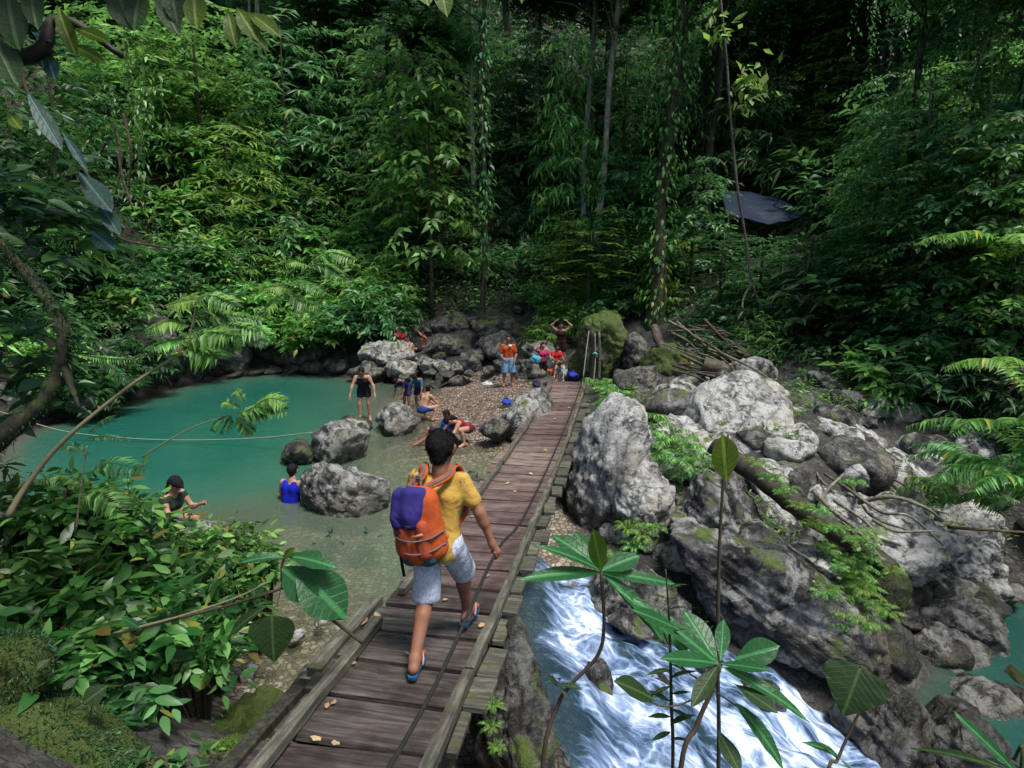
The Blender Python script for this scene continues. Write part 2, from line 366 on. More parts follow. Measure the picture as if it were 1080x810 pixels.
# ------------------------------------------------------------------ water
def water_mat(name, deep, mid, shallow, rip=3.0, strength=.25, clear=.9, rough=.04):
    """silty pool water: suspended silt (diffuse) thickens with depth, shallow water lets the bed through"""
    m, nt, out = newmat(name); n = N(nt); geo = n('NewGeometry'); w = geo.outputs['Position']
    d = n('Attribute', attribute_name='depth').outputs['Fac']
    col = n.ramp(d, [(0.07, shallow), (.34, mid), (.75, deep)])
    silt = n.noise(w, .7, 4, .6, 1.2); col = n.mix(n.math('MULTIPLY', silt, .3), col, tuple(c*1.5 for c in mid))
    mur = n.math('SUBTRACT', 1.0, n.math('POWER', 2.718, n.math('MULTIPLY', d, -4.2)), clamp=True)
    mur = n.math('MULTIPLY_ADD', mur, clear, 1-clear, clamp=True)
    tint = n('BsdfTransparent', i_Color=(.86, .93, .86, 1))
    body = n('BsdfDiffuse', i_Color=col)
    mx = n('MixShader', i_0=mur, i_1=tint.outputs[0], i_2=body.outputs[0])
    mp = n('Mapping'); n.link(w, mp.inputs[0]); mp.inputs['Scale'].default_value = (1, 1.6, 1)
    r = n.math('ADD', n.noise(mp.outputs[0], rip, 3, .5, .8), n.math('MULTIPLY', n.noise(mp.outputs[0], rip*3.7, 2), .25))
    bm = n.bump(r, strength, .06)
    gl = n('BsdfGlossy', i_Roughness=rough, i_Normal=bm, i_Color=(.9, .95, 1, 1)); fr = n('Fresnel', i_IOR=1.33, i_Normal=bm)
    mx2 = n('MixShader', i_0=fr.outputs[0], i_1=mx.outputs[0], i_2=gl.outputs[0])
    n.link(mx2.outputs[0], out.inputs[0]); return m
M['pool'] = water_mat('silty turquoise pool water', (.004, .070, .052), (.036, .110, .078), (.15, .135, .09))
M['lower'] = water_mat('lower river water', (.008, .045, .038), (.022, .065, .052), (.08, .09, .065))
BTH = .181; BX0 = -1.526; BD = np.array([math.sin(BTH), math.cos(BTH)]); BN = np.array([math.cos(BTH), -math.sin(BTH)])
def deck_z(s): s = (np.asarray(s, float)-8)/8; return .752-.354*s+.264*s*s
def bridge(s, off, dz=0.0):
    """point on the bridge: s along, off across (right positive), dz above the deck"""
    p = np.array([BX0, 0])+BD*s+BN*off; return np.array([p[0], p[1], float(deck_z(s))+dz])

wx, wy = np.arange(-16, 3.0, .14), np.arange(3.5, 27, .14)
WX, WY = np.meshgrid(wx, wy)
dep = -height(WX, WY)
q = ((WX-BX0)*BN[0]+WY*BN[1]).ravel()
keep = (dep > -.22) & (q < .35+.0*q)
def grid_sheet(WX, WY, WZ, keep):
    ny_, nx_ = WX.shape; ix = np.arange(nx_*ny_).reshape(ny_, nx_); K = keep.reshape(ny_, nx_)
    c = K[:-1, :-1] & K[:-1, 1:] & K[1:, 1:] & K[1:, :-1]
    F = np.stack([ix[:-1, :-1], ix[:-1, 1:], ix[1:, 1:], ix[1:, :-1]], -1)[c]
    used = np.unique(F); mp_ = np.full(nx_*ny_, -1); mp_[used] = np.arange(len(used))
    return np.stack([WX.ravel(), WY.ravel(), WZ.ravel()], 1)[used], mp_[F], used
V, F, used = grid_sheet(WX, WY, np.zeros_like(WX), keep)
me = mesh('pool_water', V, F, M['pool']); addattr(me, 'depth', np.clip(dep[used]/1.9, 0, 1))
tag(obj('pool_water', me), kind='structure')
LZ = -1.62
wx, wy = np.arange(3.6, 15, .16), np.arange(3, 13, .16); WX, WY = np.meshgrid(wx, wy); dep = LZ-height(WX, WY)
V, F, used = grid_sheet(WX, WY, np.full_like(WX, LZ), (dep > -.25) & (WX.ravel() > 5.2))
me = mesh('river_water', V, F, M['lower']); addattr(me, 'depth', np.clip(dep[used]/1.2+.15, 0, 1)); tag(obj('river_water', me), kind='structure')

# cascade: the pool spills under the bridge and drops to the right
def cascade_mat():
    m, nt, out = newmat('white water'); n = N(nt); uv = n('UVMap', uv_map='flow')
    nz = n('TexNoise', i_Scale=1.3, i_Detail=4.0); n.link(uv.outputs[0], nz.inputs['Vector'])
    dv_ = n('VectorMath', operation='MULTIPLY_ADD'); n.link(nz.outputs['Color'], dv_.inputs[0]); dv_.inputs[1].default_value = (1.1, 1.1, 0); n.link(uv.outputs[0], dv_.inputs[2]); wv = dv_.outputs[0]
    mp = n('Mapping'); n.link(wv, mp.inputs[0]); mp.inputs['Scale'].default_value = (.8, 1.35, 1); mv = mp.outputs[0]
    a = n.noise(mv, 2.2, 6, .6, .6); b_ = n.noise(uv.outputs[0], .8, 6, .62, 1.2); fn = n.noise(mv, 12, 5, .7, .5)
    w1 = n.ramp(n.vor(mv, 2.6, 'DISTANCE_TO_EDGE'), [(.0, 1.0), (.07, .55), (.22, 0.0)]); w2 = n.ramp(n.vor(mv, 6.5, 'DISTANCE_TO_EDGE'), [(.0, 1.0), (.06, .5), (.2, 0.0)])
    t = n.math('ADD', n.math('MULTIPLY_ADD', b_, .95, n.math('MULTIPLY', w1, .13)), n.math('MULTIPLY_ADD', w2, .085, n.math('MULTIPLY_ADD', fn, .22, -.14)))
    t = n.math('MULTIPLY_ADD', a, .18, n.math('SUBTRACT', t, .07))
    at = n('Attribute', attribute_name='calm').outputs['Fac']
    t = n.math('SUBTRACT', t, n.math('MULTIPLY', at, .38))
    foam = n.ramp(t, [(.38, 0.0), (.60, 1.0)])
    col = n.ramp(t, [(.40, (.025, .055, .075)), (.50, (.09, .145, .25)), (.60, (.24, .32, .47)), (.73, (.62, .68, .73))])
    bm = n.bump(n.math('ADD', a, n.math('MULTIPLY', fn, .25)), .45, .06)
    body = n('BsdfDiffuse', i_Color=col, i_Normal=bm); tr = n('BsdfTransparent', i_Color=(.75, .85, .92, 1))
    mx = n('MixShader', i_0=n.math('MULTIPLY_ADD', foam, .42, .58, clamp=True), i_1=tr.outputs[0], i_2=body.outputs[0])
    gl = n('BsdfGlossy', i_Roughness=.3, i_Normal=bm); fr = n('Fresnel', i_IOR=1.33, i_Normal=bm)
    mx2 = n('MixShader', i_0=n.math('MULTIPLY', fr.outputs[0], .45), i_1=mx.outputs[0], i_2=gl.outputs[0]); n.link(mx2.outputs[0], out.inputs[0]); return m
M['cascade'] = cascade_mat()
us, vs = np.linspace(-1.4, 7.6, 300), np.linspace(0, 1, 150)
U, Vv = np.meshgrid(us, vs); Uf, Vf = U.ravel(), Vv.ravel()
near = np.interp(Uf, [-1.4, .2, .7, 1.2, 3, 7.6], [6.0, 5.0, 3.9, 3.2, 3.0, 3.0]); far = np.interp(Uf, [-1.4, .2, 1.5, 3, 4.5, 7.6], [8.4, 8.5, 8.3, 8.0, 8.0, 8.6])
yy = near+(far-near)*Vf
ss = lambda a, b, t: (lambda c: c*c*(3-2*c))(np.clip((t-a)/(b-a), 0, 1))
e = Uf+.35*pn2(Uf, yy, .9)+.25*(Vf-.5)
zz = -.03-.5*ss(0, 1.0, e)-.45*ss(1.1, 2.4, e)-.9*ss(2.4, 5.4, e)
tur = ss(-.2, .6, e)*(1-ss(4.5, 6.5, e)*.7)
zz = zz+tur*(.13*pn2(Uf*.8, yy*1.4, 1.9, 3)+.05*pn2(Uf, yy*1.3, 3.6, 7)+.015*pn2(Uf, yy, 8.5, 1))
ix = np.arange(len(Uf)).reshape(U.shape)
F = np.stack([ix[:-1, :-1], ix[:-1, 1:], ix[1:, 1:], ix[1:, :-1]], -1).reshape(-1, 4)
me = mesh('cascade_water', np.stack([Uf, yy, zz], 1), F, M['cascade'])
addattr(me, 'calm', np.clip(1.1-tur*1.1+ss(4.3, 6.5, Uf)*.4+.35*np.exp(-((Vf-1)/.12)**2), 0, 1))
ul = me.uv_layers.new(name='flow'); li = np.empty(len(me.loops), np.int32); me.loops.foreach_get('vertex_index', li)
bend = yy-.35*np.sin(Uf*.9)+.22*Uf
ul.data.foreach_set('uv', np.stack([Uf*.9, bend], 1)[li].astype(np.float32).ravel())
tag(obj('cascade_water', me), kind='structure')

# ------------------------------------------------------------------ rocks
_ico = {}
def ico(sub):
    if sub not in _ico:
        bm = bmesh.new(); bmesh.ops.create_icosphere(bm, subdivisions=sub, radius=1); bm.verts.index_update()
        _ico[sub] = (np.array([v.co[:] for v in bm.verts]), np.array([[v.index for v in f.verts] for f in bm.faces])); bm.free()
    return _ico[sub]
def rock_mesh(seed, dims, sub=5, planes=16, sharp=14, rough=1.0, flow=0.0, pl=None):
    g = np.random.default_rng(seed); d, F = ico(sub)
    n = g.normal(size=(planes, 3)); n /= np.linalg.norm(n, axis=1)[:, None]; h = g.uniform(.66, 1.0, planes)
    if pl is not None: n = np.array([q[:3] for q in pl], float); n /= np.linalg.norm(n, axis=1)[:, None]; h = np.array([q[3] for q in pl])
    r = h[None]/np.clip(d@n.T, .12, None); r = np.minimum(r, 1.5)
    r = -np.log(np.exp(-sharp*r).sum(1)+np.exp(-sharp*1.18))/sharp
    P = d*r[:, None]*np.asarray(dims)[None]
    P = P*(np.asarray(dims)/np.abs(P).max(0))[None]
    S = float(np.prod(dims))**(1/3); o = g.uniform(-50, 50, 3)
    Q = P/S
    if flow: Q = Q*np.array([.5, 1, 2.2])
    dn = fbm(Q*1.1+o, 3)*.13*S+fbm(Q*3.2+o, 4)*.055*S
    rid = (1-np.abs(fbm(P*1.6+o, 4)))**3
    fine = fbm(P*5.5+o, 4)*.022+np.abs(pn(P*10+o))*-.02
    mag = np.clip(S/.6, .25, 1)
    dn = dn*rough+(fine*rough-(rid*.06-.02)*rough)*mag
    return P+d*dn[:, None], F
NROCK = [0]
def rock(box, Yc, dy, mat, label, seed=None, roll=0, yaw=0, cat='boulder', name='boulder', group=None, sub=5, planes=16, sharp=14, rough=1.0, flow=0, tilt=0, pl=None):
    NROCK[0] += 1; seed = seed or NROCK[0]*7+3
    x0, x1, y0, y1 = box; c = aty((x0+x1)/2, (y0+y1)/2, Yc); k = mpp((x0+x1)/2, (y0+y1)/2, Yc)
    dims = ((x1-x0)/2*k, dy/2, (y1-y0)/2*k)
    P, F = rock_mesh(seed, dims, sub, planes, sharp, rough, flow, pl)
    o = obj(name, mesh(name, P, F, M[mat]), None, c)
    o.rotation_euler = (R_(tilt), R_(roll), R_(yaw))
    return tag(o, label, cat, group)
# pool
rock((314, 414, 486, 566), 9.9, 1.7, 'rock_grey', 'large pale pitted boulder in the pool right beside the person in the blue tank top', sub=6, roll=6)
rock((322, 394, 440, 500), 12.6, 1.7, 'rock_grey', 'grey mottled boulder in the shallows behind the largest pool boulder', sub=5, roll=-8)
rock((393, 442, 426, 466), 14.9, 1.3, 'rock_grey', 'white topped dark boulder in the shallows in front of the woman in the black swimsuit', roll=8)
rock((352, 392, 436, 462), 14.2, 1.0, 'rock_dark', 'low dark rock in the pool behind the mottled boulder', name='rock', cat='rock')
rock((298, 336, 458, 500), 12.4, 1.0, 'rock_dark', 'smooth brown wet rock at the left end of the mottled boulder', name='rock', cat='rock', roll=14)
rock((452, 506, 492, 518), 10.9, .8, 'rock_grey', 'small bluish flat rock just above the water behind the backpacker', name='rock', cat='rock')
rock((462, 530, 503, 556), 9.6, 1.3, 'rock_bank', 'smooth brown rounded rock in the water against the left side of the bridge', name='rock', cat='rock', roll=-12, rough=.5)
rock((505, 540, 438, 470), 13.6, .8, 'rock_bank', 'small wet rock at the near end of the pebble bar', name='rock', cat='rock')
rock((530, 602, 412, 486), 14.6, 2.6, 'rock_grey', 'long pale grey slab rock leaning against the left edge of the bridge', roll=-24, yaw=-10, planes=12, sharp=22)
# far bank rocks
rock((376, 442, 358, 398), 23.2, 2.2, 'rock_grey', 'whitish craggy rock mass under the red bag on the far bank', sub=6, roll=-6)
rock((366, 410, 380, 408), 22.2, 1.6, 'rock_bank', 'dark sloping rock at the pool edge below the red bag', roll=10)
rock((404, 446, 379, 402), 22.0, 1.4, 'rock_grey', 'low light rock shelf at the foot of the craggy rock mass', cat='rock', name='rock')
rock((436, 462, 374, 394), 22.4, 1.0, 'rock_grey', 'rounded rock just below the feet of the people seated on the bank', cat='rock', name='rock')
rock((455, 476, 378, 395), 22.0, 1.0, 'rock_grey', 'rounded grey rock in the middle of the far waterline', cat='rock', name='rock')
rock((474, 490, 380, 396), 21.6, .9, 'rock_grey', 'pale oval rock at the right of the far waterline row', cat='rock', name='rock')
rock((484, 512, 368, 392), 22.2, 1.2, 'rock_bank', 'blocky rock behind the pebble bar, left of the man in the orange shirt', cat='rock', name='rock')
rock((500, 548, 350, 386), 22.6, 1.6, 'rock_bank', 'broad grey rock behind the man in the orange shirt')
rock((446, 492, 350, 380), 24.0, 1.6, 'rock_bank', 'grey rock to the right of the seated people, near the top of the waterline slope')
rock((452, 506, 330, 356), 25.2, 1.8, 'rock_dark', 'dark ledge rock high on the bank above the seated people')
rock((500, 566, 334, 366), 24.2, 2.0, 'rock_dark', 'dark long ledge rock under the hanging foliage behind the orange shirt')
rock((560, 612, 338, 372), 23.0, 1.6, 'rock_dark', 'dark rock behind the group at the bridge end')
rock((540, 584, 376, 410), 20.6, 1.6, 'rock_bank', 'grey rock behind the woman in pink', cat='rock', name='rock')
rock((548, 600, 360, 384), 21.6, 1.2, 'rock_grey', 'flat layered rock behind the woman in pink', cat='rock', name='rock')
rock((596, 628, 366, 410), 19.6, 1.0, 'rock_moss', 'green tinged rock beside the bridge post', cat='rock', name='rock')
rock((606, 662, 328, 402), 19.0, 2.2, 'rock_moss', 'tall pointed boulder covered in green moss behind the bridge post', sub=6, planes=9, sharp=26, roll=8, seed=12)
rock((676, 740, 358, 414), 16.6, 2.0, 'rock_moss', 'rounded mossy boulder above the pale flat boulder', sub=5)
rock((650, 690, 352, 398), 18.2, 1.4, 'rock_bank', 'pale rock between the pointed mossy boulder and the round mossy one', cat='rock', name='rock')
rock((655, 702, 386, 424), 16.2, 1.4, 'rock_bank', 'grey rock in shade below the round mossy boulder', cat='rock', name='rock')
for i, (b_, y_) in enumerate([((250, 282, 388, 400), 23.6), ((274, 300, 386, 399), 24), ((296, 322, 384, 398), 24.2), ((316, 346, 380, 397), 24), ((340, 372, 378, 397), 23.6), ((228, 256, 392, 404), 23),
                              ((520, 536, 376, 390), 21.4), ((446, 462, 388, 397), 21.6), ((488, 502, 390, 398), 20.9), ((420, 434, 394, 403), 21.3), ((466, 480, 392, 399), 21.2), ((506, 522, 386, 396), 21.0)]):
    rock(b_, y_, .8, 'rock_bank', 'small wet rock in the row along the far waterline', cat='rock', name='rock', group='small rocks along the far waterline', sub=4, roll=(i*37) % 30-15)
# left cliff
rock((-70, 62, 322, 470), 17.4, 4, 'rock_bank', 'large grey cliff rock behind the mossy branch at the left', sub=6, planes=12, sharp=20)
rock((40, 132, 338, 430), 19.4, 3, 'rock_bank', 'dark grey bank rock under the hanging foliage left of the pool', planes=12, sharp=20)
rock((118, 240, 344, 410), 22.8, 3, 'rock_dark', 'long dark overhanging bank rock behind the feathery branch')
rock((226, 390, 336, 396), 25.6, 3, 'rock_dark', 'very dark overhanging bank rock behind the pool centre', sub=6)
rock((-16, 20, 400, 442), 15.4, 1.2, 'rock_grey', 'small pale rock at the left end of the pool', cat='rock', name='rock')
rock((30, 84, 404, 440), 16.6, 1.4, 'rock_bank', 'low grey rock at the waterline under the cliff rock', cat='rock', name='rock')
rock((112, 196, 322, 418), 21.0, 2.4, 'rock_bank', 'cracked dark bank rock behind the stem of the feathery sapling', planes=10, sharp=22)
rock((74, 140, 356, 434), 18.6, 2.2, 'rock_bank', 'sloping grey bank rock between the cliff rock and the pool', planes=10, sharp=22, roll=20)
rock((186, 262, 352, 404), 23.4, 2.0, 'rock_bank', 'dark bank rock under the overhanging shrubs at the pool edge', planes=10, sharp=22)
# right of the bridge
rock((588, 674, 414, 612), 10.4, 2.4, 'rock_pale', 'tall pale pitted boulder standing right against the right side of the bridge', sub=6, roll=13, planes=14, sharp=12, seed=5)
rock((640, 714, 486, 600), 9.4, 1.8, 'rock_pale', 'rounded pale boulder with a mossy foot just right of the tall pitted one', sub=6, roll=-14, planes=12)
rock((708, 850, 394, 516), 12.8, 2.8, 'rock_pale', 'big flat faced pale boulder with sharp edges in the middle of the right bank', sub=6, seed=41, rough=.42, sharp=34, pl=[(-.10, -.62, .78, .60), (.95, -.25, .12, .78), (-.9, -.3, .2, .88), (-.55, -.55, -.62, .72), (.2, -.75, -.62, .74), (0, 1, .1, .9), (-.3, .3, .9, .86), (.4, .4, .8, .9), (0, 0, -1, .9), (-.7, .2, .68, .9), (.75, .1, .65, .92)])
rock((796, 858, 424, 506), 13.2, 2.0, 'rock_moss', 'mossy block at the right side of the flat pale boulder', planes=9, sharp=24)
rock((818, 866, 470, 532), 11.6, 1.2, 'rock_bank', 'angular grey block below the mossy block', planes=10, sharp=24, cat='rock', name='rock')
rock((664, 944, 552, 690), 8.1, 2.6, 'rock_slab', 'huge dark striped slab slanting down to the white water', sub=6, roll=33, planes=12, sharp=16, flow=1, seed=23)
rock((700, 800, 500, 590), 9.2, 1.8, 'rock_slab', 'dark whitish streaked boulder at the upper end of the huge slab', sub=6, roll=30, flow=1)
rock((620, 716, 590, 668), 7.9, 1.2, 'rock_slab', 'low wet rock at the top of the white water', roll=15, cat='rock', name='rock')
rock((842, 962, 448, 520), 12.0, 2.2, 'rock_right', 'layered pale rock under the fallen log with roots across it', sub=6, roll=16, flow=1)
rock((850, 1002, 512, 640), 9.4, 2.2, 'rock_right', 'big white streaked rock with roots gripping its top', sub=6, roll=24, flow=1, seed=61)
rock((860, 940, 560, 690), 8.5, 1.6, 'rock_moss', 'green overgrown end of the slab, above the round heart shaped leaf', sub=6, roll=20)
rock((992, 1062, 566, 632), 9.8, 1.4, 'rock_right', 'oval cracked boulder at the edge of the right hand pool', sub=6, roll=18)
rock((980, 1052, 528, 612), 11.4, 1.6, 'rock_bank', 'grey slanted rock behind the oval cracked boulder', roll=40, planes=10, sharp=22)
rock((958, 1072, 626, 706), 8.8, 1.5, 'rock_right', 'broad rounded pale boulder below the oval cracked one', sub=6, roll=12)
rock((944, 1046, 660, 732), 8.2, 1.2, 'rock_right', 'yellowish knobbly rock under the broad rounded boulder', roll=16)
rock((926, 968, 640, 690), 8.7, .9, 'rock_right', 'small brown rock wedged beside the overgrown slab end', cat='rock', name='rock')
rock((908, 960, 686, 752), 7.6, .8, 'rock_right', 'smooth greyish rounded stone behind the heart shaped leaf', cat='rock', name='rock', rough=.5)
rock((996, 1078, 712, 778), 7.2, 1.0, 'rock_right', 'angular brown grey stone low at the right', cat='rock', name='rock', planes=9, sharp=26)
rock((1040, 1110, 706, 768), 7.6, 1.0, 'rock_moss', 'mossy olive stone at the right edge of the stones', cat='rock', name='rock')
rock((870, 1010, 724, 830), 6.4, 1.4, 'rock_slab', 'dark wet jagged rock beside the lower white water', sub=6, roll=22, flow=1)
rock((980, 1090, 764, 850), 6.0, 1.2, 'rock_slab', 'dark wet rock behind the striped leaf at the lower right', roll=16)
for i, (b_, y_) in enumerate([((1046, 1066, 684, 704), 8.6), ((1062, 1086, 690, 712), 8.6), ((948, 976, 706, 728), 7.8), ((976, 1004, 706, 730), 7.9), ((1056, 1076, 664, 682), 9.0), ((930, 956, 738, 760), 7.0), ((1068, 1096, 672, 694), 8.9), ((968, 996, 730, 750), 7.5)]):
    rock(b_, y_, .4, 'rock_right', 'small pebble sized stone between the boulders at the lower right', cat='stone', name='stone', group='small stones between the right hand boulders', sub=4)
# near
rock((503, 586, 676, 900), 4.4, 1.5, 'rock_dark', 'dark mossy wet rock face holding up the near end of the bridge', sub=6, roll=-8, flow=0, seed=9)
rock((630, 722, 774, 850), 5.4, 1.0, 'rock_moss', 'smooth greenish rock breaking the white water at the bottom', rough=.45, planes=10)
rock((668, 712, 706, 760), 6.2, .7, 'rock_bank', 'brown rock showing through the white water', cat='rock', name='rock')
rock((770, 826, 716, 768), 6.6, .8, 'rock_slab', 'dark wet rock splitting the white water below the huge slab', cat='rock', name='rock')
rock((612, 648, 700, 744), 6.0, .6, 'rock_slab', 'black wet rock standing in the middle of the white water', cat='rock', name='rock')
rock((730, 764, 690, 722), 6.9, .5, 'rock_slab', 'small dark rock behind the rosette plant in the white water', cat='rock', name='rock')
rock((640, 690, 640, 668), 7.2, .6, 'rock_slab', 'low black rock at the upper edge of the white water', cat='rock', name='rock')
rock((176, 330, 742, 860), 4.2, 1.3, 'rock_moss', 'mossy rock under the near left corner of the bridge', sub=6)
rock((300, 352, 716, 770), 4.5, .8, 'rock_bank', 'dark rock beneath the left edge of the bridge', cat='rock', name='rock')
for i, (b_, y_) in enumerate([((252, 272, 700, 722), 5.3), ((258, 278, 728, 746), 5.0), ((284, 300, 728, 748), 5.0), ((228, 248, 690, 706), 5.6), ((300, 322, 664, 676), 5.9), ((330, 346, 650, 662), 6.1)]):
    rock(b_, y_, .2, 'rock_right', 'pale rounded stone under the clear shallow water beside the bridge', cat='stone', name='stone', group='pale stones in the near shallows', sub=3, rough=.5)
rock((186, 240, 548, 585), 8.0, .8, 'rock_grey', 'pale rocks glimpsed through the bush beside the woman in the cap', cat='rock', name='rock')

gs = np.random.default_rng(99); nput = 0
while nput < 125:
    x, y = gs.uniform(1.4, 11), gs.uniform(7.6, 17); z = H1(x, y)
    if x > 3.4+(17-y)*.95+1.2 or z < -1.7: continue
    if abs((x-BX0)*BN[0]+y*BN[1]) < 1.5: continue
    s_ = min(.85, gs.lognormal(-.75, .38)); P, F = rock_mesh(3000+nput, (s_*gs.uniform(.8, 1.4), s_*gs.uniform(.7, 1.1), s_*gs.uniform(.5, .85)), 4, 11, 20)
    o = obj('rock', mesh('rock', P, F, M[['rock_right', 'rock_bank', 'rock_right', 'rock_slab', 'rock_right'][int(gs.integers(5))]]), None, (x, y, z-s_*.12)); o.rotation_euler = (0, gs.normal()*.3, gs.uniform(0, 6))
    tag(o, 'loose rock lying in the gaps between the big boulders of the right bank', 'rock', 'loose rocks between the right bank boulders'); nput += 1
gs = np.random.default_rng(97)
for i in range(46):
    x, y = gs.uniform(4.8, 10.5), gs.uniform(5.2, 9.2); s_ = min(.5, gs.lognormal(-1.5, .45)); P, F = rock_mesh(3400+i, (s_*gs.uniform(.8, 1.4), s_*gs.uniform(.7, 1.1), s_*gs.uniform(.5, .85)), 4, 11, 20)
    o = obj('rock', mesh('rock', P, F, M[['rock_right', 'rock_bank', 'rock_slab'][int(gs.integers(3))]]), None, (x, y, max(H1(x, y), -1.75)+s_*.2)); o.rotation_euler = (0, gs.normal()*.3, gs.uniform(0, 6))
    tag(o, 'loose wet rock among the stones at the lower right beside the river', 'rock', 'loose wet rocks at the lower right')
gs = np.random.default_rng(98)
for i in range(46):
    x, y = gs.uniform(-5.5, 3.2), gs.uniform(20.8, 25.4); s_ = min(.42, gs.lognormal(-1.35, .4)); P, F = rock_mesh(3200+i, (s_*gs.uniform(.8, 1.5), s_*gs.uniform(.7, 1.1), s_*gs.uniform(.5, .85)), 4, 11, 20)
    if (abs(x+.1) < .9 and y < 21.6) or (y < 21.5 and x > .9): continue
    o = obj('rock', mesh('rock', P, F, M[['rock_bank', 'rock_dark', 'rock_bank', 'rock_dark'][int(gs.integers(4))]]), None, (x, y, H1(x, y)+s_*.2)); o.rotation_euler = (0, gs.normal()*.3, gs.uniform(0, 6))
    tag(o, 'loose rock on the stony slope behind the pebble bar', 'rock', 'loose rocks behind the pebble bar')
# pebbles: the bar and the shallows
g = np.random.default_rng(5)
px = np.concatenate([g.uniform(-3.2, .9, 22000), g.uniform(-3.4, -1.0, 2600)]); py = np.concatenate([g.uniform(13.2, 22, 22000), g.uniform(5.0, 7.4, 2600)])
pz = height(px, py); ok = (pz > -.3) & (pz < .42); px, py, pz = px[ok], py[ok], pz[ok]
d0, F0 = ico(2)[0], ico(2)[1]
d0, F0 = ico(1)
n_ = len(px); s_ = np.minimum(.075, g.lognormal(-3.8, .5, n_)); s_[py < 8] *= .7
sh = g.uniform(.6, 1.1, (n_, 1, 3))*np.array([1, 1, .55]); a = g.uniform(0, 6.28, n_)
P = d0[None]*sh*s_[:, None, None]*(1+.18*g.normal(size=(n_, len(d0), 1)))
ca, sa = np.cos(a)[:, None], np.sin(a)[:, None]
P = np.stack([P[..., 0]*ca-P[..., 1]*sa, P[..., 0]*sa+P[..., 1]*ca, P[..., 2]], -1)+np.stack([px, py, pz+s_*.15], 1)[:, None]
Fp = (F0[None]+(np.arange(n_)*len(d0))[:, None, None]).reshape(-1, 3)
def pebble_mat():
    m, nt, out = newmat('river pebbles'); n = N(nt); geo = n('NewGeometry')
    c = n.ramp(geo.outputs['Random Per Island'], [(0, (.04, .028, .02)), (.3, (.09, .063, .047)), (.65, (.145, .10, .077)), (.9, (.20, .155, .125)), (1, (.33, .31, .28))])
    c = n.mix(n.math('MULTIPLY', n.noise(geo.outputs['Position'], 30, 3), .5), c, (.09, .06, .04))
    pb = n('BsdfPrincipled', i_Base_Color=c, i_Roughness=.75); n.link(pb.outputs[0], out.inputs[0]); return m
M['pebble'] = pebble_mat()
tag(obj('pebbles', mesh('pebbles', P.reshape(-1, 3), Fp, M['pebble'])), 'reddish tan river pebbles of the gravel bar and shallows', 'pebbles', kind='stuff')

# ------------------------------------------------------------------ bridge
M['plank'] = wood_mat('weathered reddish plank', (.165, .112, .102), (.30, .22, .20), 0, (1.2, 20, 20), .55, .3)
M['plank_near'] = wood_mat('grey damp plank', (.08, .064, .058), (.195, .163, .152), 0, (2.0, 22, 22), .5, .28)
M['plank_end'] = wood_mat('mossy plank end', (.075, .07, .055), (.19, .18, .14), .3, (3, 26, 26), .8, .2)
M['rail'] = wood_mat('olive grey timber rail', (.075, .07, .055), (.20, .19, .15), .22, (26, 2.5, 26), .85, .2)
M['post'] = wood_mat('dark post timber', (.018, .015, .011), (.06, .05, .04), .2, (26, 26, 3), .85, .2)
M['cable'] = simple_mat('dark steel cable', (.02, .02, .02), .5, .3, 80, .3)
M['rope'] = simple_mat('frayed pale rope', (.30, .29, .24), .9, .5, 90, .5)
root = tag(empty('footbridge', tuple(bridge(9, 0)), -BTH), 'narrow wooden plank footbridge with low side rails running over the stream to the far bank', 'footbridge')
RL = np.array(root.location)
g = np.random.default_rng(21)
def bl(s, off, dz=0.0): return np.array([off, s-9.0, float(deck_z(s))+dz-RL[2]])
s = 1.05; k = 0
while s < 18.15:
    w_ = .455-.052+g.uniform(-.014, .010); mid_ = s+.2275
    right = (.59 if s < 3.5 else .65)+g.uniform(-.04, .05) if s < 11.5 else .72+g.uniform(-.1, .08)
    left = -.58-g.uniform(0, .12)
    slope = math.atan(float(deck_z(mid_+.2)-deck_z(mid_-.2))/.4)
    c = bl(mid_, 0); mb = MB()
    mb.box((0, 0, 0), (.50-left, w_, .05), None, .0015, g, .006); V_ = mb.V[0]+np.array([(left+.50)/2, 0, 0])
    lw = V_@rotz(g.normal()*.012).T@rotx(slope).T@roty(g.normal()*.012).T
    o = obj('plank', mesh('plank', lw, mb.F, M['plank'] if s > 5.2 else M['plank_near'], False), root, tuple(c+np.array([0, 0, -.025+g.normal()*.004])))
    mb = MB(); mb.box((0, 0, 0), (right-.51, w_+g.uniform(-.06, 0), .05), None, .002, g, .006); V_ = mb.V[0]+np.array([(right+.51)/2, g.normal()*.01, 0])
    lw = V_@rotz(g.normal()*.03).T@rotx(slope).T@roty(g.normal()*.03).T
    obj('plank_end', mesh('plank_end', lw, mb.F, M['plank_end'], False), root, tuple(c+np.array([0, 0, -.04+g.normal()*.008])))
    s += .455; k += 1
def beam(name, s0, s1, off, w_, hh, dz, mat, n=14):
    ss_ = np.linspace(s0, s1, n); V_ = []; F_ = []
    for i, q in enumerate(ss_):
        c = bl(q, off+g.normal()*.006, dz+g.normal()*.003)
        for a_, b_ in ((-1, -1), (1, -1), (1, 1), (-1, 1)): V_.append(c+np.array([a_*w_/2, 0, b_*hh/2]))
        if i:
            for j in range(4): F_.append((4*(i-1)+j, 4*(i-1)+(j+1) % 4, 4*i+(j+1) % 4, 4*i+j))
    F_ += [(3, 2, 1, 0), tuple(4*(n-1)+j for j in range(4))]
    c0 = bl((s0+s1)/2, off, dz); o = obj(name, mesh(name, np.array(V_)-c0, F_, M[mat], False), root, tuple(c0)); return o
beam('side_rail', 1.0, 4.15, .475, .08, .07, .05, 'rail'); beam('side_rail', 4.17, 9.3, .475, .07, .065, .05, 'rail'); beam('side_rail', 9.32, 18.3, .475, .06, .055, .05, 'rail')
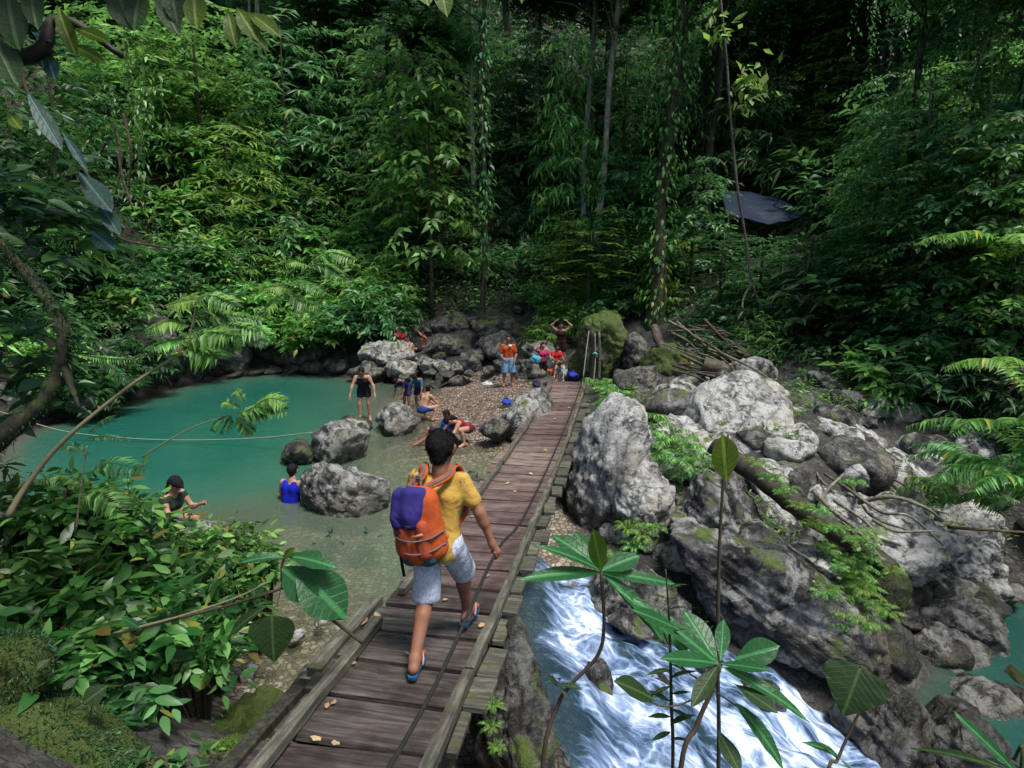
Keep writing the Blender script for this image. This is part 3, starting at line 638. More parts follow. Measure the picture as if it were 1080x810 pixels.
beam('side_rail', 1.0, 4.75, -.475, .08, .07, .05, 'rail'); beam('side_rail', 5.3, 10.1, -.475, .065, .06, .05, 'rail'); beam('side_rail', 10.12, 17.3, -.475, .06, .055, .05, 'rail')
beam('support_beam', 1.0, 18.3, -.36, .16, .2, -.17, 'post'); beam('support_beam', 1.0, 18.3, .40, .16, .2, -.17, 'post')
beam('edge_board', 1.6, 3.9, -.70, .10, .06, -.02, 'post', 6); beam('edge_board', 4.0, 5.2, -.68, .12, .07, .0, 'rail', 4)
# far post, near post out of frame, hand cable and the two guy ropes
for nm, s_, off, hh, r_ in (('post', 18.2, .62, 1.62, .10), ('post', 1.0, .70, 1.0, .07)):
    p0 = bl(s_, off, -.5); mb = MB(); mb.tube([(0, 0, 0), (.015, .01, hh*.6), (0, .02, hh+.5)], [r_*1.05, r_*.9], 8, 10, .06, 3)
    mb.build(nm, M['post'], root, tuple(p0))
mb = MB(); mb.tube([(0, 0, 0), (.01, 0, .8), (-.02, 0, 1.55)], [.05, .035], 7, 8, .08, 4); mb.build('post', M['rail'], root, tuple(bl(18.1, .84, 0)))
HC = lambda s_: .64+.06*abs(s_-8)/8
CABLE = [bl(s_, .585, h_) for s_, h_ in ((1.0, .85), (2.9, .69), (4.45, .70), (6, .655), (9, .66), (12.5, .70), (15.5, .82), (18.18, 1.05))]
mb = MB(); mb.tube([bl(18.18, .52, 1.55), bl(17.9, .46, .9), bl(17.4, .40, .02)], .014, 6, 14); mb.build('guy_rope', M['rope'], root)
mb = MB(); mb.tube([bl(18.1, .70, 1.5), bl(18.0, .73, .7), bl(17.8, .70, .0)], .014, 6, 14); mb.build('guy_rope', M['rope'], root)
mb = MB(); mb.tube([bl(18.0, .78, .9), bl(17.98, .72, .93), bl(18.0, .66, .9)], .035, 6, 8); mb.build('rope_knot', simple_mat('green cloth knot', (.08, .35, .22)), root)
# fallen leaves and litter on the deck
M['dead_leaf'] = leaf_mat('dry fallen leaf', (.16, .09, .045), (.34, .22, .12), (.52, .42, .26), rough=.7, trans=.15)
g = np.random.default_rng(8)
lit = [(383, 655, 8), (398, 650, 6), (372, 700, 5), (345, 745, 4.5), (333, 780, 6), (354, 785, 5), (352, 742, 4), (513, 608, 4), (508, 660, 5), (535, 510, 3), (470, 633, 3), (585, 442, 3), (543, 519, 3), (527, 492, 3), (560, 500, 3), (498, 545, 3), (548, 460, 3), (430, 690, 3), (600, 430, 3), (575, 475, 3)]
for i, (px_, py_, r_) in enumerate(lit):
    p = onz(px_, py_, .95)
    for _ in range(4): p = onz(px_, py_, float(deck_z(np.hypot(p[0]-BX0, p[1])))+.012)
    k_ = r_*mpp(px_, py_, p[1]); n_ = 8
    th = np.linspace(0, 2*PI, n_, endpoint=False); V_ = [(0, 0, .012)]+[(k_*math.cos(t)*(1+.2*g.normal()), .6*k_*math.sin(t), .008+.012*abs(math.sin(2*t))*g.uniform(0, 1)) for t in th]
    o = obj('fallen_leaf', mesh('fallen_leaf', V_, [(0, j+1, (j+1) % n_+1) for j in range(n_)], M['dead_leaf']), None, tuple(p)); o.rotation_euler = (0, 0, g.uniform(0, 6))
    tag(o, 'curled dry leaf lying on the bridge planks', 'leaf', 'dry leaves scattered on the bridge')
# ------------------------------------------------------------------ foliage
# leaf template: u along, v across, w up; folded midrib, drooping tip
def leaf_tpl(width=.40, fold=.10, droop=.18, wide=.42):
    u = [0, .18, wide, .74, 1.0]; hw = [0, .62, 1.0, .66, 0]
    V = []; idx_ = {}
    for i, (a, b) in enumerate(zip(u, hw)):
        wz = -droop*a*a
        idx_[i, 0] = len(V); V.append((a, 0, wz))
        if b:
            for sgn in (-1, 1):
                idx_[i, sgn] = len(V); V.append((a-.02, sgn*b*width/2, wz+fold*b*width))
    F = []
    for sgn in (-1, 1):
        q = lambda i, t: idx_[i, t*sgn]
        for i in range(4):
            if i == 0: f = [idx_[0, 0], idx_[1, sgn], idx_[1, 0]]
            elif i == 3: f = [idx_[3, 0], idx_[3, sgn], idx_[4, 0]]
            else: f = [idx_[i, 0], idx_[i, sgn], idx_[i+1, sgn], idx_[i+1, 0]]
            F.append(f if sgn > 0 else f[::-1])
    return np.array(V), F
def leaf_small(width=.42, fold=.12, droop=.2):
    V = np.array([(0, 0, 0), (.42, -width/2, fold*width), (.42, 0, -droop*.18), (.42, width/2, fold*width), (1, 0, -droop)])
    return V, [[0, 2, 1], [0, 3, 2], [2, 4, 1], [2, 3, 4]]
TPL, TPS = leaf_tpl(), leaf_small()
TPN = leaf_small(.22, .1, .3)
TPW = leaf_tpl(.62, .06, .22, .36)
def unit(a): return a/(np.linalg.norm(a, axis=-1, keepdims=True)+1e-9)
def leaves(base, dirn, nrm, L, tpl, rng, jit=.35):
    """one mesh of leaf blades: base, axis, up vector and length per leaf"""
    V0, F0 = tpl; n = len(base)
    d = unit(dirn); nr = nrm+rng.normal(size=(n, 3))*jit; nr = unit(nr-d*(nr*d).sum(1, keepdims=True)); s = np.cross(nr, d)
    V = base[:, None]+L[:, None, None]*(V0[None, :, 0:1]*d[:, None]+V0[None, :, 1:2]*s[:, None]*rng.uniform(.8, 1.2, (n, 1, 1))+V0[None, :, 2:3]*nr[:, None]*rng.uniform(.4, 1.8, (n, 1, 1)))
    k = len(V0); F = []
    tri = [f for f in F0 if len(f) == 3]; quad = [f for f in F0 if len(f) == 4]
    T = [[f[0], f[1], f[2]] for f in tri]+[t for f in quad for t in ([f[0], f[1], f[2]], [f[0], f[2], f[3]])]
    F = (np.array(T)[None]+(np.arange(n)*k)[:, None, None]).reshape(-1, 3)
    return V.reshape(-1, 3), F
def sprays(orig, axis, length, nl, L, rng, droop=.35, spread=.9, up=.75):
    """twigs with alternate leaves: returns base, direction, normal, length per leaf and the twig axes"""
    n = len(orig); a = unit(axis); t = np.linspace(.12, 1, nl)
    side = unit(np.cross(a, np.array([0, 0, 1.])+rng.normal(size=(n, 3))*.15))
    P = orig[:, None]+a[:, None]*(t[None, :, None]*length[:, None, None]); P[..., 2] -= droop*length[:, None]*t[None]**2*.6
    sg = np.where(np.arange(nl) % 2, 1, -1)[None, :, None]
    D = a[:, None]*(.55+.5*(t[None, :, None]>.95))+side[:, None]*sg*spread*(t[None, :, None]<.97)+rng.normal(size=(n, nl, 3))*.2
    D[..., 2] -= droop*(.35+.5*t[None])
    Nn = np.array([0, 0, up])+a[:, None]*.35+np.zeros_like(D)
    LL = L*rng.uniform(.65, 1.2, (n, nl))*(1-.25*np.abs(t-.5)[None])
    return P.reshape(-1, 3), D.reshape(-1, 3), Nn.reshape(-1, 3), LL.ravel()
def dome(n, rng, Rr, Hh, shell=.5, zmin=.02):
    v = rng.normal(size=(n, 3)); v[:, 2] = np.abs(v[:, 2]); v = unit(v); r = rng.uniform(shell, 1, n)[:, None]
    bump_ = 1+.35*np.sin(v[:, :1]*4+rng.uniform(0, 6))*np.cos(v[:, 1:2]*4+rng.uniform(0, 6))
    return v*r*bump_*np.array([Rr, Rr, Hh])+np.array([0, 0, zmin*Hh]), v
def shrub_mesh(name, mat, seed, Rr=1.2, Hh=1.4, nt=110, nl=9, L=.24, tl=.6, droop=.4, tpl=TPS, shell=.45):
    g = np.random.default_rng(seed); o, v = dome(nt, g, Rr, Hh, shell)
    ax = v*np.array([1, 1, .55])+g.normal(size=v.shape)*.35+np.array([0, 0, .12])
    V, F = leaves(*sprays(o-unit(ax)*tl*.4, ax, g.uniform(.6, 1.2, nt)*tl, nl, L, g, droop), tpl, g)
    return mesh(name, V, F, mat)
def column_mesh(name, mat, seed, Hh=6, Rr=1.0, nt=160, nl=9, L=.26, tl=.9, droop=.8, tpl=TPS, z0=.1, taper=.5):
    """leafy upright tree: tiers of drooping sprays along a vertical stem"""
    g = np.random.default_rng(seed); z = (z0+(1-z0)*g.uniform(0, 1, nt)); z = np.round(z*7)/7*.35+z*.65; a = g.uniform(0, 2*PI, nt)
    rr = Rr*(1-taper*z)*g.uniform(.15, 1, nt)
    o = np.stack([np.cos(a)*rr, np.sin(a)*rr, z*Hh], 1); ax = np.stack([np.cos(a), np.sin(a), g.uniform(-.2, .4, nt)], 1)
    V, F = leaves(*sprays(o, ax, g.uniform(.6, 1.2, nt)*tl, nl, L, g, droop), tpl, g)
    return mesh(name, V, F, mat)
def curtain_mesh(name, mat, seed, W=1.6, D=.6, Ln=4, ns=18, nl=24, L=.13, tpl=TPS):
    """hanging creeper strands"""
    g = np.random.default_rng(seed); B, Dd, Nn, LL = [], [], [], []
    for i in range(ns):
        l_ = Ln*g.uniform(.35, 1); k = max(4, int(nl*l_/Ln)); t = np.linspace(0, 1, k)
        x = g.uniform(-W/2, W/2)+.12*np.sin(t*5+g.uniform(0, 6)); y = g.uniform(-D/2, D/2)+.1*np.sin(t*4+g.uniform(0, 6))
        B.append(np.stack([x, y, -t*l_], 1)); a = g.uniform(0, 2*PI, k)
        Dd.append(np.stack([np.cos(a)*.7, np.sin(a)*.7, -.75+g.normal(size=k)*.2], 1)); Nn.append(np.stack([np.cos(a), np.sin(a), .7+0*a], 1)); LL.append(L*g.uniform(.6, 1.25, k))
    V, F = leaves(np.concatenate(B), np.concatenate(Dd), np.concatenate(Nn), np.concatenate(LL), tpl, g)
    return mesh(name, V, F, mat)
def frond(P, L0, rng, nl=26, tpl=TPN, width=.32, up=(0, 0, 1), droop=.25):
    """pinnate frond along the polyline P: paired leaflets"""
    C = spline(P, nl); T = unit(np.gradient(C, axis=0)); s = unit(np.cross(T, np.array(up)[None])); t = np.linspace(0, 1, nl)
    prof = np.sin(PI*(t*.88+.08))**.6; B, D, Nn, LL = [], [], [], []
    for sg in (-1, 1):
        B.append(C); d = s*sg+T*.45+rng.normal(size=C.shape)*.06; d[:, 2] -= droop; D.append(d); Nn.append(np.cross(s, T)*1.0+np.zeros_like(C)); LL.append(L0*width*prof*rng.uniform(.85, 1.1, nl))
    N_ = np.concatenate(Nn); N_ *= np.sign(N_[:, 2:3]+1e-6)
    return leaves(np.concatenate(B), np.concatenate(D), N_, np.concatenate(LL), tpl, rng, .1)
def fern_mesh(name, mat, seed, nf=9, Ln=1.1, nl=22, width=.26, lift=.7):
    g = np.random.default_rng(seed); Vs, Fs, n = [], [], 0
    for i in range(nf):
        a = i/nf*2*PI+g.normal()*.3; l_ = Ln*g.uniform(.7, 1.15); e = np.array([math.cos(a), math.sin(a), 0]); h = lift*g.uniform(.6, 1.2)
        P = [e*0, e*l_*.35+[0, 0, l_*h*.55], e*l_*.75+[0, 0, l_*h*.6], e*l_*1.05+[0, 0, l_*h*.32]]
        V, F = frond(P, l_, g, nl, TPN, width); Vs.append(V); Fs.append(F+n); n += len(V)
    return mesh(name, np.concatenate(Vs), np.concatenate(Fs), mat)
class LB:
    """collects leaf batches into one mesh"""
    def __init__(s): s.V, s.F, s.n = [], [], 0
    def add(s, VF): V, F = VF; s.V.append(V); s.F.append(F+s.n); s.n += len(V)
    def build(s, name, mat, parent=None, loc=None): return obj(name, mesh(name, np.concatenate(s.V), np.concatenate(s.F), mat), parent, loc)

# prototype meshes shared by the copies
SH = {}
for nm, mt in (('mid', 'leaf_mid'), ('cool', 'leaf_cool'), ('dark', 'leaf_dark'), ('warm', 'leaf_warm')):
    SH[nm] = [shrub_mesh('leafy_shrub', M[mt], 100+i, 1.25, 1.3, 84, 9, L_*1.22, .75, dr, tp) for i, (L_, dr, tp) in enumerate([(.27, .4, TPS), (.23, .55, TPS), (.34, .35, TPS), (.30, .6, TPN)])]
CO = {nm: [column_mesh('leafy_tree_crown', M[mt], 200+i, 6, 1.1, 140, 9, L_*1.18, .95, dr, tp) for i, (L_, dr, tp) in enumerate([(.27, .8, TPS), (.34, .9, TPN), (.24, .6, TPS)])] for nm, mt in (('mid', 'leaf_mid'), ('cool', 'leaf_cool'), ('dark', 'leaf_dark'), ('warm', 'leaf_warm'))}
CF = {nm: [column_mesh('leafy_tree_crown', M[mt], 260+i, 6, 1.1, 300, 11, L_, .62, dr, TPS, .02, .4) for i, (L_, dr) in enumerate([(.17, .5), (.20, .7), (.15, .4)])] for nm, mt in (('mid', 'leaf_mid'), ('cool', 'leaf_cool'), ('dark', 'leaf_dark'), ('warm', 'leaf_warm'))}
CU = {nm: [curtain_mesh('hanging_creeper', M[mt], 300+i, 1.9, .9, 4, 17, 24, L_) for i, L_ in enumerate([.17, .22])] for nm, mt in (('mid', 'leaf_mid'), ('cool', 'leaf_cool'), ('dark', 'leaf_dark'))}
FE = {nm: [fern_mesh('fern', M[mt], 400+i, 9+i, 1.1) for i in range(2)] for nm, mt in (('mid', 'leaf_mid'), ('cool', 'leaf_cool'), ('warm', 'leaf_warm'))}
CR = [shrub_mesh('crown', M[mt], 500+i, 2.6, 2.0, 260, 10, .30, 1.1, .45, TPS, .3) for i, mt in enumerate(('leaf_cool', 'leaf_dark', 'leaf_mid'))]

rg = np.random.default_rng(77)
def place(name, me, p, sc_, label, cat, group, sz=None):
    o = obj(name, me, None, tuple(p)); o.rotation_euler = (rg.normal()*.06, rg.normal()*.06, rg.uniform(0, 6.28)); o.scale = (sc_, sc_, sz or sc_*rg.uniform(.85, 1.2))
    return tag(o, label, cat, group)
def scatter(poly_px, n, kinds, smin, smax, label, group, zlift=-.15, name='leafy_shrub', cat='shrub', bank=SH, mind=.8):
    """shrubs over a ground patch given by world corners (x0,x1,y0,y1) ; keeps a minimum spacing"""
    x0, x1, y0, y1 = poly_px; P = []; tries = 0
    while len(P) < n and tries < n*40:
        tries += 1; x, y = rg.uniform(x0, x1), rg.uniform(y0, y1)
        if any((x-a)**2+(y-b)**2 < mind*mind for a, b in P): continue
        P.append((x, y))
    for x, y in P:
        if 7.6 < x < 10.4 and 18.8 < y < 24.5: continue      # the clearing of the shelter
        k = kinds[rg.integers(len(kinds))]; b_ = bank[k]
        place(name, b_[rg.integers(len(b_))], (x, y, H1(x, y)+zlift), rg.uniform(smin, smax), label, cat, group)
def on_hill(px, py, y0=18, y1=70):
    """first ground point seen along the pixel ray"""
    d = ray(px, py); ys = np.linspace(y0, y1, 400); P = np.array([0, 0, CZ])[None]+d[None]*(ys/d[1])[:, None]
    below = P[:, 2] < height(P[:, 0], P[:, 1], False)
    i = int(np.argmax(below)) if below.any() else len(ys)-1
    return P[i]

# --- hillside left of centre: the bright thicket above the pool
scatter((-13, -4.6, 23.9, 25.6), 22, ['mid', 'mid', 'cool'], .8, 1.15, 'green shrub leaning out over the far edge of the pool', 'shrubs leaning over the far pool edge', 1.1, 'overhanging_shrub', mind=.7)
scatter((-13.4, -11.6, 15.5, 24), 14, ['cool', 'dark', 'mid'], .6, .95, 'dark shrub leaning from the left bank above the waterline rocks', 'shrubs leaning from the left bank', 1.2, 'overhanging_shrub', mind=.7)
scatter((-15, -5, 25.4, 27.5), 20, ['mid', 'mid', 'cool'], .9, 1.4, 'green shrub overhanging the dark bank rocks behind the pool', 'shrubs along the far pool bank', .2)
scatter((-19, -4.5, 27.5, 33), 36, ['mid', 'mid', 'cool', 'warm'], 1.0, 1.7, 'bright leafed shrub in the lit thicket on the hillside behind the pool', 'shrubs of the lit hillside thicket', 0)
scatter((-24, -8, 33, 42), 18, ['cool', 'mid', 'dark'], 1.5, 2.3, 'shrub high on the hillside at the upper left', 'shrubs high on the left hillside', 0, mind=1.4)
scatter((-20, -13.2, 13, 26), 24, ['cool', 'dark', 'mid'], .9, 1.6, 'dark green shrub on the steep left bank above the cliff rock', 'shrubs on the steep left bank', 0, mind=1.0)
scatter((-28, -19, 18, 34), 10, ['dark', 'cool'], 1.8, 2.6, 'deep green shrub at the far left edge of the forest', 'shrubs at the far left edge', 0, mind=1.8)
# --- centre: behind the bridge end
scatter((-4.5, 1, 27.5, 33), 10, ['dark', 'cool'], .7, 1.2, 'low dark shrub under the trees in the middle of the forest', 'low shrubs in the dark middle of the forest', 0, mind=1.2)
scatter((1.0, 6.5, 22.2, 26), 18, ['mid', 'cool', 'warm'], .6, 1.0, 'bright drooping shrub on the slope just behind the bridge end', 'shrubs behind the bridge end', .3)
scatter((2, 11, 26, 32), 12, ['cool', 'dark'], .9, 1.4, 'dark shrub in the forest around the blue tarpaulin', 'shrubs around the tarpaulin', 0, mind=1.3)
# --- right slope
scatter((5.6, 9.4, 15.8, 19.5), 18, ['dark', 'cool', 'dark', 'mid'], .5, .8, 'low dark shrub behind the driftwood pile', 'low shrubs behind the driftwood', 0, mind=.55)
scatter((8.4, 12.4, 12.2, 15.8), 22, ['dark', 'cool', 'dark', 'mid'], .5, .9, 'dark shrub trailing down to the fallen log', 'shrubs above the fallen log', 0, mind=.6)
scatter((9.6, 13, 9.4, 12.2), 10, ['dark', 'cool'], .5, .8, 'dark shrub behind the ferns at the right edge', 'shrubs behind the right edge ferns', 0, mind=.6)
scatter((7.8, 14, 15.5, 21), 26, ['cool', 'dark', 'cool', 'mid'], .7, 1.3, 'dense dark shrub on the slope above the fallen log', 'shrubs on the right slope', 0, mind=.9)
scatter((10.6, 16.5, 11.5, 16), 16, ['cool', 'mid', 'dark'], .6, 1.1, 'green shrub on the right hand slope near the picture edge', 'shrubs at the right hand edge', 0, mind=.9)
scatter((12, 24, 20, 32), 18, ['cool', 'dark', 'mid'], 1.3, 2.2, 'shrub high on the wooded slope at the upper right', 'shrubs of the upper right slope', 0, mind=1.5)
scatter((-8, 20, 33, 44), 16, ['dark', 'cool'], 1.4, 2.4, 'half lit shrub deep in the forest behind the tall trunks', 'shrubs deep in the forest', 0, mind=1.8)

scatter((6.4, 11, 17.2, 21.5), 0, ['dark'], .3, .5, 'x', 'x')
for i in range(22):
    x, y = rg.uniform(6.6, 10.8), rg.uniform(18.2, 21.6); place('low_shrub', SH[['dark', 'cool'][i % 2]][rg.integers(4)], (x, y, H1(x, y)-.1), rg.uniform(.3, .5), 'low dark shrub on the ground before the blue tarpaulin', 'shrub', 'low shrubs before the tarpaulin')
# --- far forest mass on the hill: one uncountable cover
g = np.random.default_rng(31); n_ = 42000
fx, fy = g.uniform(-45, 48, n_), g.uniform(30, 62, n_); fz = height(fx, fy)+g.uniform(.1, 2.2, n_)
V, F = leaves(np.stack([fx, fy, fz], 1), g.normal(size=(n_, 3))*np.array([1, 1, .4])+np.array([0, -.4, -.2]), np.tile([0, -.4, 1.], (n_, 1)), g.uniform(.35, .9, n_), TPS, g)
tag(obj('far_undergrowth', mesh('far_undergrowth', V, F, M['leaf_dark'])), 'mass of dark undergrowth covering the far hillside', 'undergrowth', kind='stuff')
n_ = 30000
fx = np.concatenate([g.uniform(-20, -11.5, 8000), g.uniform(-12, 9, 10000), g.uniform(5.5, 22, 12000), g.uniform(-14, -3.2, 6000)]); fy = np.concatenate([g.uniform(8, 30, 8000), g.uniform(25.5, 34, 10000), g.uniform(11.5, 30, 12000), g.uniform(.5, 9, 6000)])
fz = height(fx, fy); ok = (fz > 1.5) | ((fy < 9) & (fx < -3) & (fz > .7)); fx, fy, fz = fx[ok], fy[ok], fz[ok]; n_ = len(fx); fz += g.uniform(.03, .5, n_)
V, F = leaves(np.stack([fx, fy, fz], 1), g.normal(size=(n_, 3))*np.array([1, 1, .3])+np.array([0, -.2, -.1]), np.tile([0, -.2, 1.], (n_, 1)), g.uniform(.14, .34, n_), TPS, g)
tag(obj('ground_cover', mesh('ground_cover', V, F, M['leaf_cool'])), 'low leafy ground cover on the forest slopes', 'ground cover', kind='stuff')

n_ = 26000
fx, fy = g.uniform(2.2, 12, n_), g.uniform(7.5, 17.5, n_); fz = height(fx, fy); cl = pn2(fx, fy, .8, 3)+.5*pn2(fx, fy, 2.1, 8)
ok = (fz > -1.2) & (cl > .08); fx, fy, fz = fx[ok], fy[ok], fz[ok]; n_ = len(fx); fz += g.uniform(.02, .28, n_)
V, F = leaves(np.stack([fx, fy, fz], 1), g.normal(size=(n_, 3))*np.array([1, 1, .3]), np.tile([0, -.2, 1.], (n_, 1)), g.uniform(.06, .17, n_), TPN, g)
tag(obj('weeds', mesh('weeds', V, F, M['leaf_mid'])), 'small weeds and creeping plants between the right bank rocks', 'weeds', kind='stuff')
# --- trees: trunk + limbs + crown above the frame
def tree(px, pytop, pxb, pyb, Yd, r, crownz, ck, label, bark='bark', cs=1.0, creeper=None, group=None, extra=None, trunkmat=None):
    p1 = aty(pxb, pyb, Yd); zg = min(H1(p1[0], p1[1]), p1[2])-.3
    p2 = aty(px, pytop, Yd); up = (p2-p1)/max(p2[2]-p1[2], .1)
    base = p1+up*(zg-p1[2]); top = p1+up*(crownz-p1[2])
    t = tag(empty('forest_tree', tuple(base)), label, 'tree', group); B = np.array(base)
    g = np.random.default_rng(int(px*7+pyb)); mb = MB(); hh = top-base
    pts = [hh*a+np.array([g.normal(), g.normal(), 0])*r*.45*(0 < a) for a in (0, .15, .35, .6, .85, 1)]
    mb.tube(pts, [r*1.5, r, r*.92, r*.8, r*.55], 9, 40, .10, int(px))
    for k in range(5):
        a = g.uniform(0, 6.28); st = hh*g.uniform(.72, .98); e = np.array([math.cos(a), math.sin(a), .6])*g.uniform(1.5, 2.6)*cs
        mb.tube([st, st+e*.5+[0, 0, .2], st+e], [r*.4, r*.1], 6, 8, .08, k)
    mb.build('trunk', M[bark], t)
    for k in range(5):
        a = g.uniform(0, 6.28); o = obj('crown', CR[ck], t, tuple(hh*g.uniform(.9, 1.08)+np.array([math.cos(a), math.sin(a), 0])*2.4*cs*(k > 0)*g.uniform(.6, 1.2))); s_ = cs*g.uniform(.75, 1.1); o.scale = (s_, s_, s_*.8); o.rotation_euler = (0, 0, a)
    if creeper:
        h0, h1, n_, L_, rr, mt = creeper; z = g.uniform(h0, h1, n_); a = g.uniform(0, 6.28, n_); q = np.array([np.interp(z, np.linspace(0, hh[2], 6), [p[i] for p in pts]) for i in range(2)]).T
        rad = r*.9+rr*np.abs(g.normal(size=n_))*.6*(.4+.6*np.abs(np.sin(z*1.3)))
        b_ = np.stack([q[:, 0]+np.cos(a)*rad, q[:, 1]+np.sin(a)*rad, z], 1)
        V, F = leaves(b_, np.stack([np.cos(a)*.6, np.sin(a)*.6, -.8+g.normal(size=n_)*.3], 1), np.stack([np.cos(a), np.sin(a), .5+0*a], 1), L_*g.uniform(.6, 1.3, n_), TPS, g)
        obj('creeper', mesh('creeper', V, F, M[mt]), t)
    return t
tree(511, 0, 508, 290, 24.5, .11, 17, 0, 'thin straight tree wrapped in creeper rising at the left of the dark middle', 'bark', .9, (2.5, 14, 520, .24, .35, 'leaf_cool'))
tree(626, 0, 618, 165, 30, .13, 18, 1, 'slender pale grey trunk at the right of the dark middle', 'bark_pale', .9)
tree(652, 0, 634, 215, 28, .14, 17, 1, 'thin leaning grey trunk just right of the slender pale one', 'bark_pale', .9)
tree(718, 0, 694, 290, 21.5, .24, 15, 0, 'thick trunk draped with hanging creepers right of the bridge line', 'bark', 1.0, (.5, 12, 900, .24, .7, 'leaf_mid'))
tree(762, 0, 742, 262, 26, .17, 16, 1, 'dark trunk left of the blue tarpaulin', 'bark_dark', .9, (2, 12, 160, .22, .3, 'leaf_dark'))
tree(932, 60, 898, 235, 24.5, .20, 17, 0, 'dark leaning trunk right of the blue tarpaulin, before the pale rock', 'bark_dark', 1.0)
tree(272, 0, 276, 85, 34, .13, 22, 2, 'pale thin trunk with a twin stem at the upper left', 'bark_pale', .8)
tree(264, 0, 262, 80, 35, .10, 22, 2, 'very thin pale trunk beside the twin one at the upper left', 'bark_pale', .7)
tree(448, 0, 452, 120, 33, .12, 20, 1, 'thin dark trunk behind the lit thicket', 'bark_dark', .8)
tree(974, 0, 955, 290, 15.5, .09, 11, 0, 'thin yellow mossy stem hung with creepers at the right', 'bark', .5, (.5, 8, 260, .2, .28, 'leaf_mid'))
tree(1092, 60, 1064, 240, 13.5, .12, 10, 0, 'dark mossy trunk at the right edge', 'bark', .7, (1, 7, 90, .2, .2, 'leaf_cool'))
tree(857, 0, 852, 150, 31, .16, 19, 1, 'dark reddish trunk above the blue tarpaulin', 'bark_dark', .9)
for i in range(26):
    x, y = [(-22, 30), (-17, 36), (-12, 40), (-7, 37), (-3, 39), (1.5, 38), (4.5, 35), (8, 37), (12, 34), (16, 30), (19, 26), (21, 34), (-25, 22), (-19, 17), (-2, 33), (10.5, 29), (14, 24), (17, 19), (-10, 34), (6, 42), (13, 41), (-15, 44), (25, 28), (0, 44), (-27, 40), (18, 40)][i]
    t = tag(empty('forest_tree', (x, y, H1(x, y)-.3), rg.uniform(0, 6)), 'dim tall tree standing deep among the other forest trees', 'tree', 'dim trees deep in the forest')
    g = np.random.default_rng(900+i); h_ = g.uniform(9, 13); mb = MB(); r = g.uniform(.1, .22); ln = g.normal(size=2)*.5
    mb.tube([(0, 0, 0), (ln[0]*.3, ln[1]*.3, h_*.35), (ln[0]*.5, ln[1]*.6, h_*.7), (ln[0], ln[1], h_)], [r*1.4, r, r*.6], 8, 20, .1, i)
    for k in range(4):
        a = g.uniform(0, 6.28); z = g.uniform(.6, .95)*h_; e = np.array([math.cos(a)*2, math.sin(a)*2, 1.2]); mb.tube([(ln[0]*z/h_, ln[1]*z/h_, z), np.array([ln[0], ln[1], z])+e], [r*.35, .03], 5, 6)
    mb.build('trunk', M[['bark', 'bark_dark', 'bark_pale'][i % 3]], t)
    for k in range(5):
        a = g.uniform(0, 6.28); o = obj('crown', CR[int(g.integers(2))], t, (ln[0]+math.cos(a)*2*(k > 0), ln[1]+math.sin(a)*2*(k > 0), h_*g.uniform(.62, 1.0))); s_ = g.uniform(.8, 1.3); o.scale = (s_, s_, s_*.75)

# --- understory trees (leafy to the ground): placed by where their foot meets the hill
def under(px, py, Yd, h_, s_, kind, label, group=None, v=None, fine=False):
    p = aty(px, py, Yd); p[2] = min(p[2], H1(p[0], p[1])+.3) if group else p[2]
    t = tag(empty('understory_tree', tuple(p), rg.uniform(0, 6)), label, 'tree', group)
    b_ = (CF if fine else CO)[kind]; o = obj('crown', b_[rg.integers(3) if v is None else v], t); o.scale = (s_, s_, h_/6)
    mb = MB(); zb = min(-.8, H1(p[0], p[1])-p[2]-.2); mb.tube([(0, 0, zb), (.05, .03, h_*.5), (0, 0, h_*.98)], [.06*s_+.02, .02], 6, 10, .08, 1); mb.build('trunk', M['bark'], t); return t
under(600, 262, 23.5, 7.4, .95, 'mid', 'young tree with tiers of drooping leaves standing alone against the dark middle', v=1)
under(455, 300, 25.5, 9.0, 1.5, 'mid', 'tall leafy tree with bright glossy top left of the creeper wrapped trunk', v=0)
under(425, 250, 27.5, 8.5, 1.6, 'mid', 'broad leafy tree at the right end of the lit thicket')
under(620, 300, 22.6, 2.6, 1.2, 'warm', 'low bright tree with layered leaves just behind the bridge end')
under(665, 290, 23.0, 4.2, 1.1, 'cool', 'bluish green leafy tree left of the thick creeper draped trunk')
under(770, 215, 27.0, 6.5, 1.3, 'cool', 'leafy tree hanging over the top of the blue tarpaulin')
under(730, 290, 22.5, 4.0, .9, 'cool', 'narrow leafy tree right of the thick creeper draped trunk')
for px_, py_, Yd, h_, s_, kd in [(800, 160, 30, 7, 1.6, 'cool'), (845, 140, 31, 7.5, 1.8, 'mid'), (880, 190, 27, 7.5, 1.6, 'warm'), (905, 100, 27, 7, 1.8, 'warm'), (930, 70, 26, 6.5, 1.6, 'warm'), (960, 200, 23, 7, 1.5, 'cool'), (1010, 180, 21, 7, 1.5, 'dark'), (1060, 150, 19, 6.5, 1.5, 'cool'), (985, 90, 26, 7, 1.8, 'cool')]:
    under(px_, py_, Yd, h_, s_, kd, 'leafy understory tree on the upper right slope', 'understory trees of the upper right', fine=True)
for px_, py_, Yd, h_, s_, kd in [(140, 120, 27, 7, 1.9, 'mid'), (210, 110, 29, 7, 2, 'mid'), (300, 110, 31, 7.5, 2, 'cool'), (350, 60, 34, 8, 2, 'cool'), (390, 140, 32, 7, 1.8, 'cool'), (60, 160, 22, 7, 1.6, 'dark'), (20, 200, 19, 6, 1.4, 'dark'), (240, 190, 27.5, 5, 1.6, 'warm')]:
    under(px_, py_, Yd, h_, s_, kd, 'leafy understory tree on the hillside above the pool', 'understory trees of the left hillside')
